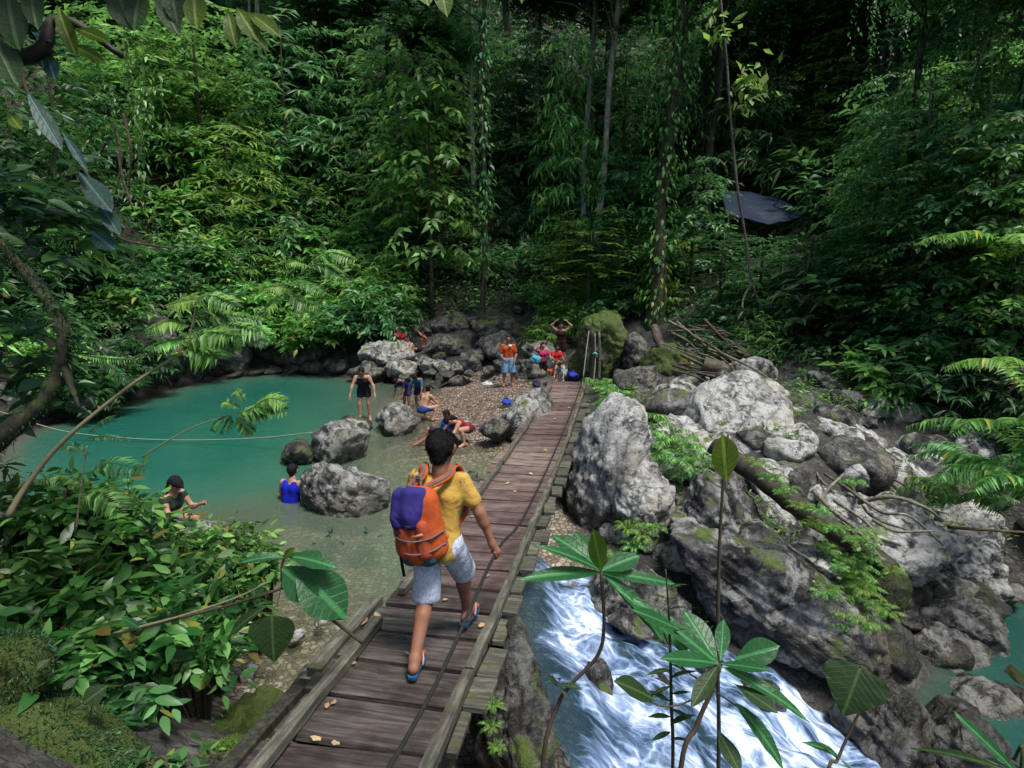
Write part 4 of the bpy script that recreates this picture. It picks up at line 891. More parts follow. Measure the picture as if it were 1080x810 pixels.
for px_, py_, Yd, h_, s_, kd in [(545, 120, 34, 8, 1.3, 'dark'), (570, 60, 37, 8, 1.5, 'dark'), (660, 110, 32, 8, 1.3, 'cool'), (690, 60, 34, 8, 1.6, 'cool'), (490, 60, 36, 8, 1.5, 'dark'), (760, 90, 33, 8, 1.5, 'cool'), (600, 190, 33, 5, 1.2, 'dark'), (735, 150, 31, 7, 1.3, 'dark')]:
    under(px_, py_, Yd, h_, s_, kd, 'half lit understory tree between the tall trunks in the middle', 'understory trees of the dark middle', fine=True)
for px_, py_, Yd, h_, s_, kd in [(912, 350, 17, 5, 1.0, 'mid'), (925, 380, 15.5, 6, 1.1, 'cool'), (950, 395, 14.5, 6.5, 1.2, 'mid'), (985, 400, 13.8, 5.5, 1.2, 'cool'), (1020, 400, 13, 5.5, 1.1, 'cool'), (1060, 390, 12.5, 5, 1.1, 'mid'), (925, 320, 18.5, 6.5, 1.3, 'cool'), (1000, 330, 16, 6.5, 1.3, 'mid'), (1045, 330, 15, 6.5, 1.3, 'cool'), (850, 345, 17.5, 2.6, .9, 'dark'), (800, 335, 18.5, 2.4, .8, 'cool'), (760, 320, 19.5, 2.4, .8, 'dark')]:
    under(px_, py_, Yd, h_, s_, kd, 'leafy tree in the dark wall of vegetation above the fallen log', 'trees in the dark wall above the log', fine=True)
# hanging creepers
for px_, py_, Yd, s_, kd in [(120, 90, 19, 1.0, 'cool'), (150, 60, 21, 1.2, 'mid'), (95, 150, 17.5, .9, 'dark'), (175, 225, 24.5, .55, 'cool'), (210, 250, 25, .6, 'mid'), (250, 262, 25.5, .55, 'mid'), (300, 270, 26, .5, 'mid'), (350, 290, 25.8, .45, 'mid'), (400, 285, 25.6, .4, 'cool'), (60, 230, 18, .7, 'cool'), (30, 180, 17, .8, 'dark'), (140, 270, 22, .5, 'cool')]:
    o = place('hanging_creeper', CU[kd][rg.integers(2)], aty(px_, py_, Yd), s_, 'curtain of creeper hanging over the left bank of the pool', 'creeper', 'creepers hanging over the pool bank')
for px_, py_, Yd, s_, kd in [(705, -10, 21, 1.1, 'mid'), (690, 60, 21.2, .9, 'cool'), (728, 40, 21.3, 1.1, 'cool'), (925, -10, 20, .9, 'cool'), (960, 120, 15.5, .7, 'mid'), (985, 60, 15.8, .8, 'cool'), (800, 10, 27, 1.2, 'cool'), (1040, 20, 16, .8, 'dark')]:
    place('hanging_creeper', CU[kd][rg.integers(2)], aty(px_, py_, Yd), s_, 'curtain of creeper hanging among the trunks at the upper right', 'creeper', 'creepers hanging at the upper right')

# --- lianas and roots
def line_thing(name, pts, r, mat, label, cat, sides=6, n=None, lump=.08, part=None, group=None):
    P = [aty(*p) for p in pts]; mb = MB(); B = P[0]; mb.tube([p-B for p in P], r, sides, n or len(P)*7, lump, int(pts[0][0]))
    return tag(mb.build(name, M[mat], None, tuple(B)), label, cat, group)
line_thing('liana', [(758, -20, 18), (766, 60, 18), (771, 130, 18), (778, 200, 18), (787, 255, 18), (793, 297, 17.8), (806, 330, 17.5), (828, 372, 17), (852, 402, 15.5), (868, 445, 13)], [.035, .04, .04, .03], 'root', 'long pale liana falling from the treetops to the fallen log', 'liana')
line_thing('liana', [(793, 297, 17.8), (783, 325, 17.5), (800, 375, 16), (815, 402, 15)], [.035, .025], 'root', 'short branch of liana curving down beside the driftwood pile', 'liana')
o = line_thing('liana', [(1056, -10, 14), (1040, 45, 14), (1022, 95, 14), (1006, 130, 14), (985, 165, 14.2), (968, 210, 14.5), (958, 300, 14.6)], [.022, .022], 'root', 'thin liana slanting from the upper right corner down to the mossy stem', 'liana')
line_thing('liana', [(1046, 60, 14), (1045, 110, 14), (1036, 150, 14), (1012, 178, 14), (992, 184, 14)], [.018, .018], 'root', 'loop of thin liana hanging at the upper right', 'liana')
line_thing('liana', [(982, 60, 14.4), (980, 130, 14.4), (982, 158, 14.4), (988, 162, 14.4), (1000, 148, 14.4)], [.018, .018], 'root', 'small hooked liana near the mossy stem', 'liana')
for i, (a_, b_, c_) in enumerate([((120, 130, 19), (128, 165, 19), (122, 205, 19)), ((130, 120, 19), (138, 160, 19), (136, 200, 19.2)), ((112, 150, 19), (104, 162, 19), (96, 166, 19)), ((124, 160, 19), (130, 190, 19), (140, 220, 19)), ((150, 290, 22), (158, 315, 22), (160, 340, 22)), ((176, 345, 22), (172, 370, 22), (186, 424, 21.6))]):
    line_thing('hanging_root', [a_, b_, c_], [.05, .03], 'driftwood', 'brown root strand dangling over the left bank', 'root', group='root strands dangling over the left bank')
# leaves on the liana
lb = LB(); g = np.random.default_rng(2)
for (px_, py_, n_, sp_) in [(762, 34, 34, .45), (792, 76, 26, .4), (784, 100, 30, .45), (798, 90, 20, .3)]:
    c = aty(px_, py_, 18); b_ = c+g.normal(size=(n_, 3))*sp_*np.array([.6, .4, .5]); lb.add(leaves(b_, g.normal(size=(n_, 3))+np.array([.2, -.3, -.4]), np.tile([0, -.3, 1.], (n_, 1)), g.uniform(.22, .4, n_), TPS, g))
tag(lb.build('liana_leaves', M['leaf_warm']), 'bright yellow green leaf tufts on the long pale liana', 'leaves')
# spiralling big-leaved climber on the mossy stem
lb = LB()
for k in range(30):
    z = k/30; px_, py_ = 955+6*math.sin(k), 300+z*70; c = aty(px_, py_, 14.4); a = k*2.4; lb.add(leaves(c[None], np.array([[math.cos(a), math.sin(a)*.6-.3, -.35]]), np.array([[0, -.2, 1.]]), np.array([.34+.1*math.sin(k)]), TPL, g))
tag(lb.build('climber_leaves', M['leaf_mid']), 'cluster of large pointed climber leaves on the mossy stem at the right', 'climber')

# --- fallen log, driftwood, roots on the rocks
line_thing('fallen_log', [(752, 470, 9.9), (800, 502, 9.3), (850, 540, 8.7), (900, 572, 8.2), (940, 600, 7.9)], [.15, .16, .15, .13], 'log', 'dark fallen trunk lying diagonally across the right bank boulders', 'log', 10, 30, .08)
line_thing('fallen_log', [(846, 436, 13.2), (890, 448, 13.0), (930, 458, 12.8), (962, 468, 12.6)], [.16, .14, .11], 'log', 'brown split log lying above the layered pale rock', 'log', 9, 20, .1)
g = np.random.default_rng(55)
dl = ['long brown branch on the driftwood pile', 'grey stick on the driftwood pile', 'short reddish stick on the driftwood pile']
for i in range(44):
    px_, py_ = 724+g.uniform(0, 75), 345+g.uniform(0, 55); py_ = max(py_, 332+(px_-724)*.55); y_ = 16.5-(py_-345)*.035; L_ = g.uniform(20, 62); sl = g.normal()*.25+.35
    line_thing('driftwood_stick', [(px_-L_*.5, py_-L_*.5*sl, y_+.3), (px_, py_+g.normal()*2, y_), (px_+L_*.5, py_+L_*.5*sl, y_-.3)], [g.uniform(.02, .055), g.uniform(.008, .025)], 'driftwood' if i % 3 else 'root', 'brown stick in the tangled driftwood pile behind the flat pale boulder', 'stick', group='sticks of the driftwood pile')
line_thing('driftwood_log', [(742, 384, 15), (770, 392, 14.8), (800, 408, 14.5), (822, 416, 14.2)], [.2, .17, .08], 'driftwood', 'thick tapering brown trunk at the front of the driftwood pile', 'log', 9)
line_thing('tree_stump', [(690, 345, 17.2), (694, 358, 16.8), (701, 372, 16.4)], [.13, .12], 'driftwood', 'short upright broken stump beside the round mossy boulder', 'stump', 9)
rr = [[(866, 440, 12.2), (880, 470, 11.6), (895, 505, 10.4), (905, 526, 9.2)], [(870, 455, 12), (900, 478, 11.2), (940, 510, 10.6), (955, 530, 10.2)], [(858, 518, 9.6), (880, 540, 8.6), (905, 560, 8.1), (930, 590, 7.8)], [(905, 530, 8.9), (940, 524, 8.6), (975, 535, 8.4), (990, 546, 8.5)], [(862, 540, 9), (900, 560, 8.3), (950, 575, 8.0)],
      [(875, 470, 11.2), (905, 480, 10.9), (950, 492, 10.8)], [(890, 500, 10.2), (870, 520, 9.6), (862, 545, 8.8)], [(920, 548, 8.2), (945, 560, 8.0), (985, 560, 8.1)], [(880, 528, 9), (915, 552, 8.2), (930, 575, 7.9)], [(950, 640, 8.2), (935, 622, 8.3), (920, 600, 8.0)]]
rr += [[(x, y, yy_) for x, y, yy_ in q] for q in ([(880, 455, 12), (910, 470, 11.4), (935, 500, 10.8), (970, 520, 10)], [(870, 500, 10.4), (900, 520, 9.4), (920, 545, 8.6), (960, 560, 8.2)], [(855, 470, 12), (862, 500, 10.6), (880, 520, 9.6)], [(900, 520, 9), (930, 540, 8.5), (960, 545, 8.3), (995, 575, 8.3)], [(780, 395, 14), (820, 420, 13.2), (850, 432, 12.8), (880, 440, 12.4)], [(760, 372, 15), (800, 392, 14), (830, 416, 13.2), (850, 450, 12.4)])]
for i, p in enumerate(rr): line_thing('exposed_root', p, [.04, .032, .018] if i < 5 else [.028, .015], 'root', 'pale exposed root gripping the streaked rocks on the right bank', 'root', group='exposed roots on the right bank rocks')
line_thing('fallen_branch', [(1000, 556, 10), (1040, 559, 10), (1090, 562, 10)], [.03, .02], 'driftwood', 'thin straight stick above the oval cracked boulder', 'branch')

# --- tarpaulin shelter
def tarp():
    c = aty(812, 214, 22.5); t = tag(empty('tarpaulin_shelter', tuple(c)), 'dark blue tarpaulin shelter slung between trees in the forest', 'shelter')
    k = mpp(812, 214, 22.5); pts = {}
    u, v = np.meshgrid(np.linspace(-1, 1, 17), np.linspace(0, 1, 13)); x = u*44*k*(1-.25*v); y = v*2.0; z = -.40+1.05*v-.34*(1-np.abs(u))*(1-v)+.05*pn2(u.ravel(), v.ravel(), 3).reshape(u.shape)-.25*np.maximum(u, 0)*v
    V = np.stack([x.ravel(), y.ravel(), z.ravel()], 1); ix = np.arange(u.size).reshape(u.shape); F = np.stack([ix[:-1, :-1], ix[:-1, 1:], ix[1:, 1:], ix[1:, :-1]], -1).reshape(-1, 4)
    V2 = V-[0, 0, .02]; F2 = np.concatenate([F, F[:, ::-1]+len(V)]); m = cloth_mat('blue tarpaulin', (.016, .030, .060), .3, 3, .45)
    obj('canopy', mesh('canopy', np.concatenate([V, V2]), F2, m), t)
    for sx_, sy_ in ((-1, 0), (1, 0), (-.6, 1.95), (.6, 1.95)):
        mb = MB(); x_ = sx_*43*k; zb = H1(c[0]+x_, c[1]+sy_)-c[2]-.2; mb.tube([(x_, sy_, zb), (x_, sy_, -.5+.95*(sy_ > 0))], [.05, .04], 7, 6); mb.build('post', M['bark_dark'], t)
    return t
tarp()
rock((822, 856, 238, 262), 23.6, 2.0, 'rock_grey', 'pale grey stone lying in the shade under the tarpaulin', cat='rock', name='rock', planes=8)
rock((893, 948, 128, 186), float(on_hill(920, 165)[1])-.5, 3, 'rock_pale', 'pale rock put in for the light gap between the trees at the upper right', planes=10)  # pale rock added in place of the whitish light gap in the forest
rock((886, 926, 168, 188), float(on_hill(906, 178)[1])-.3, 2, 'rock_pale', 'low pale stone of the light gap beside the dark leaning trunk', cat='rock', name='rock')  # lower piece of the whitish light gap, added as a stone

# --- ferns and small plants on the rocks
def ferns(lst, label, group, kind=('cool', 'mid')):
    for px_, py_, Yd, s_ in lst: place('fern', FE[kind[rg.integers(len(kind))]][rg.integers(2)], aty(px_, py_, Yd), s_, label, 'fern', group)
ferns([(652, 440, 11.4, .5), (668, 448, 11, .55), (684, 462, 10.8, .55), (700, 470, 10.7, .55), (716, 476, 10.7, .5), (676, 478, 10.3, .45), (694, 490, 10.2, .45), (712, 492, 10.2, .45), (730, 486, 10.6, .45), (738, 498, 10.5, .4), (660, 462, 10.8, .4), (722, 504, 10.2, .4)], 'bushy bright fern on the rocks between the bridge and the flat pale boulder', 'ferns between the bridge and the flat boulder', ('mid', 'cool', 'mid'))
ferns([(630, 408, 16.5, .45), (640, 414, 15.5, .45), (652, 420, 14.5, .4), (646, 408, 16, .4)], 'small fern at the far end of the bridge', 'ferns at the far bridge end', ('mid',))
ferns([(812, 478, 12, .45), (826, 470, 12, .4), (806, 496, 11.6, .35), (840, 458, 12.2, .4), (832, 440, 12.6, .4), (850, 446, 12.4, .35)], 'small fern growing on the mossy block', 'ferns on the mossy block', ('mid', 'warm'))
g = np.random.default_rng(70)
o_ = [(rg.normal(900, 16), rg.normal(620, 34)) for _ in range(34)]+[(rg.uniform(800, 900), 0) for _ in range(0)]
ferns([(x, y, 7.35+.25*rg.normal()+abs(x-900)*.004, rg.uniform(.14, .26)) for x, y in o_], 'tiny fern covering the overgrown end of the dark slab', 'tiny ferns on the overgrown slab end', ('mid', 'warm'))
ferns([(x, 497+(x-800)*.78+rg.normal()*5, 8.4-(x-800)*.012, rg.uniform(.12, .2)) for x in np.linspace(800, 890, 12)], 'tiny fern along the mossy upper edge of the dark slab', 'tiny ferns along the slab edge', ('warm', 'mid'))
ferns([(662, 560, 8.5, .28), (676, 566, 8.4, .28), (690, 560, 8.5, .25), (668, 580, 8.3, .25), (650, 590, 8.2, .22)], 'drooping fern at the foot of the rounded pale boulder', 'ferns at the foot of the rounded boulder', ('warm', 'mid'))
ferns([(520, 745, 3.7, .08), (518, 768, 3.65, .09), (524, 790, 3.6, .08)], 'yellow green fern tuft on the dark rock under the bridge', 'fern tufts under the bridge', ('warm',))
# right edge ferns (large)
def big_fern(px_, py_, Yd, Ln, kind, label, group=None, nf=9, seed=1):
    return place('tree_fern', fern_mesh('tree_fern', M[kind], seed, nf, Ln, 26, .24, .55), aty(px_, py_, Yd), 1, label, 'fern', group)
for i, (px_, py_, Yd, Ln, kd) in enumerate([(1075, 470, 8.8, 1.3, 'leaf_mid'), (1050, 520, 9.0, 1.1, 'leaf_mid'), (1090, 520, 8.2, 1.2, 'leaf_mid'), (1010, 530, 10.0, .9, 'leaf_mid'), (1085, 410, 8.6, 1.1, 'leaf_warm'), (1030, 495, 9.8, .9, 'leaf_cool')]):
    big_fern(px_, py_, Yd, Ln, kd, 'large arching fern at the right edge above the water', 'large ferns at the right edge', seed=600+i)
for i, (px_, py_, Yd, Ln, kd) in enumerate([(1060, 270, 12, 1.4, 'leaf_warm'), (1000, 230, 15, 1.3, 'leaf_cool'), (870, 300, 18, 1.2, 'leaf_cool'), (1020, 250, 15, 1.3, 'leaf_mid'), (905, 270, 18, 1.2, 'leaf_mid')]):
    big_fern(px_, py_, Yd, Ln, kd, 'arching fern among the shrubs of the right slope', 'ferns among the right slope shrubs', seed=620+i)
# ------------------------------------------------------------------ near plants
def near_bush(px, py, Yd, Rr, Hh, L, nt0, label, mat='leaf_near', seed=1, tpl=None, droop=.4, nl=8, group=None):
    nt = int(nt0*1.45) if nt0 > 25 else nt0; p = aty(px, py, Yd); p[2] -= Hh*.55; g = np.random.default_rng(seed)
    t = tag(empty('broadleaf_bush', tuple(p)), label, 'bush', group)
    o, v = dome(nt, g, Rr, Hh, .35); ax = v*np.array([1, 1, .6])+g.normal(size=v.shape)*.35+np.array([0, 0, .2]); ln = g.uniform(.22, .5, nt)
    V, F = leaves(*sprays(o-unit(ax)*.25, ax, ln, nl, L*1.25, g, droop, .9), tpl or TPL, g); obj('foliage', mesh('foliage', V, F, M[mat]), t)
    mb = MB(); zb = max(-1.2, min(-.1, H1(p[0], p[1])-p[2]-.15))
    for i in range(min(nt, 26) if mat != 'leaf_dark' else 0):
        e = o[i]; mb.tube([(e[0]*.12, e[1]*.12, zb), (e[0]*.5, e[1]*.5, e[2]*.55), tuple(e-unit(ax)[i]*.2)], [.012, .008, .004], 5, 9)
    if mb.V: mb.build('stems', M['stem_brown'], t)
    return t
B = [(30, 535, 5.0, .8, .8, .15, 60, 'leafy bush at the left edge just below the mossy branch', 'leaf_near'), (105, 560, 5.2, .75, .75, .15, 64, 'leafy bush left of the woman in the cap, at the water', 'leaf_near'), (185, 584, 5.6, .65, .6, .13, 60, 'leafy bush directly in front of the woman in the cap', 'leaf_near'),
     (245, 562, 6.2, .5, .42, .10, 60, 'bright small leafed bush at the right tip of the thicket over the water', 'leaf_mid'), (60, 620, 4.4, .8, .8, .17, 60, 'dense dark leafed bush in the middle of the lower left thicket', 'leaf_near'), (140, 625, 4.6, .75, .7, .16, 62, 'glossy leafed bush behind the long pale stick', 'leaf_near'),
     (215, 630, 4.9, .55, .5, .13, 50, 'leafy bush at the right side of the lower left thicket', 'leaf_near'), (30, 700, 3.7, .6, .6, .17, 36, 'bush of broad dull green leaves above the moss at the lower left', 'leaf_near'), (205, 680, 4.3, .38, .34, .12, 26, 'small drooping bush above the brown shore', 'leaf_near'), (110, 690, 4.0, .5, .45, .15, 34, 'shaded leafy bush over the dark gap at the lower left', 'leaf_cool')]
for i, b_ in enumerate(B): near_bush(*b_[:8], mat=b_[8], seed=700+i)
near_bush(190, 566, 5.9, .40, .38, .10, 40, 'leafy bush hiding the lap of the woman in the cap', 'leaf_mid', 735)
near_bush(62, 512, 4.9, .4, .4, .12, 36, 'light green bush among the pale arching fronds at the left', 'leaf_mid', 736)
near_bush(125, 528, 5.2, .38, .38, .11, 36, 'light green bush left of the dark blue bag', 'leaf_mid', 737)
near_bush(268, 590, 5.8, .4, .3, .10, 34, 'bright bush leaning over the clear shallows', 'leaf_mid', 738)
near_bush(345, 572, 8.6, .28, .25, .12, 22, 'small teal leafed plant trailing in the water left of the backpack', 'leaf_teal', 731)
near_bush(382, 578, 8.4, .24, .22, .12, 18, 'small teal leafed plant trailing in the water next to the backpack', 'leaf_teal', 732)
near_bush(228, 790, 3.6, .14, .14, .07, 12, 'tiny bright green seedling on the mossy rock at the bottom', 'leaf_mid', 733)
near_bush(165, 795, 3.3, .16, .16, .09, 12, 'small green seedling at the bottom edge beside the mossy rock', 'leaf_cool', 734)

def leaf_on(lb, base, tip, width, g, tpl=TPW, up=(0, -.25, 1)):
    base, tip = np.asarray(base, float), np.asarray(tip, float); L = np.linalg.norm(tip-base)
    V0, F0 = tpl; V0 = V0.copy(); V0[:, 1] *= width
    lb.add(leaves(base[None], (tip-base)[None], np.array([up], float), np.array([L]), (V0, F0), g, .02))
def lbuild(lb, name, mat, t, tpl):
    o = lb.build(name, mat, t); V0 = tpl[0]
    if len(o.data.vertices) == len(V0): addattr(o.data, 'lu', V0[:, 0]); addattr(o.data, 'lv', V0[:, 1])
    return o
def px_leaf(lb, b, t, width, g, up=(0, -.5, 1), tpl=None): leaf_on(lb, aty(*b), aty(*t), width, g, tpl or FINE, up)
# finely divided leaf for the big foreground blades
def fine_leaf(n=12, width=.5, fold=.10, droop=.16, wide=.45):
    V, F = [], []; u = np.linspace(0, 1, n+1)
    hw = np.sin(PI*u**(math.log(.5)/math.log(wide)))**.85; hw[0] = hw[-1] = .012
    for i in range(n+1):
        for j, s_ in enumerate((-1, -.5, 0, .5, 1)):
            wv = .02*math.sin(i*2.2+j)*abs(s_); V.append((u[i]-.03*abs(s_), s_*hw[i]*width/2, -droop*u[i]**2+fold*abs(s_)*hw[i]*width*1.2+wv*width))
    for i in range(n):
        for j in range(4): F.append([i*5+j, (i+1)*5+j, (i+1)*5+j+1, i*5+j+1])
    return np.array(V), F
FINE = fine_leaf(); HEART = fine_leaf(12, .85, .08, .14, .28); LANCE = fine_leaf(12, .23, .10, .2, .5); OVAL = fine_leaf(12, .36, .09, .14, .58)
def veined(name, dark, light, rough=.33, trans=.35):
    m, nt, out = newmat(name); n = N(nt); geo = n('NewGeometry'); tc = n('TexCoord')
    c = n.mix(n.noise(tc.outputs['Object'], 14, 4, .6), dark, light); c = n.mix(n.math('MULTIPLY', geo.outputs['Random Per Island'], .5), c, dark)
    spot = n.ramp(n.noise(tc.outputs['Object'], 55, 3, .6), [(.66, 0.0), (.74, .5)]); c = n.mix(spot, c, (.10, .09, .03))
    lu = n('Attribute', attribute_name='lu').outputs['Fac']; lv = n('Attribute', attribute_name='lv').outputs['Fac']; av = n.math('ABSOLUTE', lv)
    sv = n.math('ABSOLUTE', n.math('SUBTRACT', n.math('FRACT', n.math('MULTIPLY', n.math('SUBTRACT', lu, n.math('MULTIPLY', av, .9)), 9.0)), .5))
    vein = n.math('MAXIMUM', n.ramp(sv, [(.0, .7), (.07, 0.0)]), n.ramp(av, [(.012, 1.0), (.03, 0.0)]))
    c = n.mix(n.math('MULTIPLY', vein, .55), c, tuple(min(1, x*2.4+.01) for x in light)); scorch = n.ramp(n.math('ADD', lu, n.math('MULTIPLY', n.noise(tc.outputs['Object'], 18, 3), .35)), [(1.06, 0.0), (1.16, .8)]); c = n.mix(scorch, c, (.10, .065, .02))
    b = n.bump(n.math('SUBTRACT', n.noise(tc.outputs['Object'], 40, 3), n.math('MULTIPLY', vein, .6)), .4, .01)
    pb = n('BsdfPrincipled', i_Roughness=rough, i_Base_Color=c, i_Normal=b); pb.inputs['Specular IOR Level'].default_value = .22; tr = n('BsdfTranslucent', i_Color=n.mix(.5, c, (.22, .42, .06)))
    mx = n('MixShader', i_0=trans, i_1=pb.outputs[0], i_2=tr.outputs[0]); n.link(mx.outputs[0], out.inputs[0]); return m
M['blade'] = veined('broad green leaf', (.012, .060, .020), (.03, .125, .04)); M['blade_dark'] = veined('dull dark green leaf', (.010, .024, .008), (.026, .052, .015), .5, .2); M['blade_yel'] = veined('yellow green leaf', (.035, .07, .008), (.095, .14, .014), .45, .4)  # dark green tone also carries the silhouette shade of the upper left leaves
M['blade_teal'] = veined('dusty blue green leaf', (.008, .028, .024), (.028, .068, .058), .45, .12)
g = np.random.default_rng(12)
def plant(name, loc, label, cat='plant', group=None): return tag(empty(name, tuple(loc)), label, cat, group)
def stems_of(t, lines, mat='stem', sides=6):
    B_ = np.array(t.location); 
    for P, r in lines:
        mb = MB(); mb.tube([np.asarray(p)-B_ for p in P], r, sides, len(P)*6, .04, 2); mb.build('stem', M[mat], t)
def px_plant(name, label, stems, leaves_, mat, stem_mat='stem', sink=True, petiole=None):
    """plant: stems are pixel polylines with their distance, leaves are (base, tip, width, template, up, material)"""
    p0 = aty(*stems[0][0][0]); t = plant(name, p0, label); L = []
    for i, (P, r) in enumerate(stems):
        Q = [aty(*p) for p in P]
        if sink and i == 0: Q = [np.array([Q[0][0], Q[0][1]-.05, min(Q[0][2]-.2, H1(Q[0][0], Q[0][1])-.1)])]+Q
        L.append((Q, r))
    stems_of(t, L, stem_mat)
    for lf in leaves_:
        b, tp, w_, tpl, up = lf[:5]; mt = lf[5] if len(lf) > 5 else mat
        lb = LB(); leaf_on(lb, aty(*b)-p0, aty(*tp)-p0, w_, g, tpl, up); lbuild(lb, 'leaf', M[mt], t, tpl)
    return t
U = (0, -.45, 1)
# the plant before the white water
px_plant('broadleaf_plant', 'tall crooked stemmed plant with a whorl of broad leaves before the white water',
  [([(572, 815, 2.7), (588, 745, 2.75), (604, 720, 2.75), (630, 692, 2.75), (637, 660, 2.75), (634, 602, 2.75)], [.013, .011, .008]), ([(588, 720, 2.75), (582, 712, 2.74)], [.004, .003])],
  [((634, 602, 2.75), (572, 566, 2.65), .8, LANCE, U), ((634, 602, 2.75), (586, 558, 2.85), 1.0, OVAL, U), ((634, 602, 2.75), (606, 556, 2.95), 1.1, OVAL, U), ((634, 602, 2.75), (628, 562, 2.6), .95, OVAL, (0, -1, .5), 'blade_yel'), ((634, 602, 2.75), (676, 584, 2.8), 1.2, OVAL, U),
   ((632, 604, 2.75), (548, 603, 2.6), .9, LANCE, U), ((634, 604, 2.75), (722, 612, 2.75), .9, LANCE, U), ((652, 622, 2.7), (745, 690, 2.5), 1.0, LANCE, U), ((636, 606, 2.75), (716, 668, 2.6), .8, LANCE, U),
   ((588, 724, 2.74), (577, 710, 2.72), .7, OVAL, U, 'blade_dark'), ((590, 722, 2.74), (614, 724, 2.7), .6, OVAL, U, 'blade_dark'), ((592, 724, 2.74), (598, 736, 2.7), .7, OVAL, U, 'blade_dark'), ((590, 718, 2.74), (591, 712, 2.7), .9, OVAL, U, 'blade_dark')], 'blade', 'stem_brown')
px_plant('broadleaf_plant', 'rosette plant with long drooping leaves and one rounded leaf before the dark slab',
  [([(716, 830, 2.35), (735, 765, 2.4), (752, 725, 2.42), (757, 700, 2.42)], [.013, .012, .010]), ([(752, 728, 2.42), (716, 700, 2.4), (700, 668, 2.4)], [.004, .003]), ([(752, 728, 2.42), (800, 760, 2.3)], [.004, .003]), ([(750, 730, 2.42), (700, 745, 2.3), (650, 715, 2.25)], [.004, .003])],
  [((757, 700, 2.42), (668, 624, 2.55), .7, LANCE, U), ((757, 700, 2.42), (722, 640, 2.6), 1.0, OVAL, U), ((757, 700, 2.42), (700, 690, 2.3), .8, OVAL, U), ((760, 696, 2.42), (764, 650, 2.6), .8, OVAL, U), ((776, 694, 2.42), (824, 681, 2.4), 1.5, OVAL, (0, -.9, .7)), ((760, 700, 2.42), (812, 704, 2.3), .8, OVAL, U),
   ((762, 704, 2.4), (860, 746, 2.2), .75, LANCE, U), ((776, 722, 2.36), (822, 750, 2.2), 1.1, OVAL, U, 'blade_dark'), ((776, 742, 2.34), (838, 806, 2.15), .95, LANCE, U), ((757, 702, 2.42), (730, 742, 2.25), .8, OVAL, U, 'blade_dark'), ((690, 738, 2.3), (652, 715, 2.2), 1.0, OVAL, U, 'blade_dark'), ((757, 770, 2.4), (782, 815, 2.2), 1.2, OVAL, U, 'blade_dark'), ((716, 664, 2.4), (668, 640, 2.3), .8, OVAL, U)], 'blade', 'stem_brown')
px_plant('sapling', 'straight thin sapling with a single broad yellow green leaf at its top',
  [([(757, 830, 2.6), (757, 700, 2.6), (758, 600, 2.6), (762, 520, 2.6), (768, 458, 2.6)], [.012, .010, .008, .005])],
  [((766, 508, 2.6), (764, 458, 2.58), 1.7, OVAL, (.3, -1, .1), 'blade_yel')], 'blade', 'stem_brown')
px_plant('weed', 'spindly weed with tiny leaflets standing in front of the white water', [([(709, 830, 2.5), (708, 740, 2.5), (706, 660, 2.5), (702, 600, 2.5)], [.010, .008, .003])],
  [((707, 700+8*i, 2.5), (707+(-1)**i*(22-abs(i-5)), 706+8*i-10*(i % 3), 2.42), .7, LANCE, U, 'blade_dark') for i in range(11)]+[((704, 620+12*i, 2.5), (704+(-1)**i*16, 612+12*i, 2.45), .6, LANCE, U, 'blade_dark') for i in range(6)], 'blade', 'stem')
px_plant('heart_leaf_plant', 'round folded heart shaped leaf on a brown stalk before the dark wet rocks', [([(868, 850, 2.2), (884, 800, 2.25), (900, 764, 2.3), (912, 735, 2.3), (908, 702, 2.3)], [.009, .006, .004]), ([(884, 800, 2.25), (860, 782, 2.2)], [.004, .003])],
  [((908, 704, 2.3), (888, 756, 2.22), 1.15, HEART, (-.6, -.8, .4), 'blade_dark'), ((909, 704, 2.31), (918, 742, 2.28), .5, HEART, (.8, -.5, .4), 'blade_yel'), ((884, 798, 2.25), (858, 778, 2.2), .7, LANCE, U), ((886, 800, 2.25), (902, 815, 2.2), .8, OVAL, U)], 'blade', 'stem_brown')
px_plant('striped_leaf_plant', 'long arching leaf with a pale midrib in the lower right corner', [([(1075, 830, 2.2), (1068, 800, 2.25)], [.008, .006])],
  [((1070, 812, 2.2), (1006, 748, 2.35), .9, LANCE, (-.4, -.7, .8)), ((1060, 812, 2.2), (960, 776, 2.4), .5, LANCE, U, 'blade_dark'), ((1085, 815, 2.2), (1040, 795, 2.25), .7, LANCE, U)], 'blade')
# big leaved branch beside the bridge (left)
px_plant('broadleaf_branch', 'branch of large broad leaves with one hanging heart shaped leaf left of the backpacker',
  [([(382, 678, 3.9), (352, 655, 3.85), (318, 632, 3.8), (300, 618, 3.8), (297, 600, 3.8), (300, 587, 3.8)], [.013, .011, .008]), ([(298, 612, 3.8), (292, 640, 3.7)], [.005, .004]), ([(299, 620, 3.8), (250, 636, 3.8), (190, 652, 3.9), (120, 670, 4.0)], [.010, .007])],
  [((300, 588, 3.8), (254, 586, 3.7), 1.0, OVAL, U), ((302, 586, 3.8), (354, 592, 3.7), .95, OVAL, U), ((298, 598, 3.8), (332, 632, 3.65), 1.6, OVAL, (-.2, -.9, .6)), ((312, 598, 3.8), (366, 650, 3.65), 1.5, OVAL, (.5, -.8, .4)), ((287, 650, 3.7), (288, 702, 3.62), 1.1, HEART, (.15, -1, .2), 'blade_dark'), ((298, 590, 3.8), (308, 578, 3.75), 1.0, OVAL, (0, -.8, .7), 'blade_yel'), ((280, 640, 3.75), (235, 668, 3.7), .8, OVAL, U, 'blade_dark')], 'blade', 'stem_brown', sink=False)
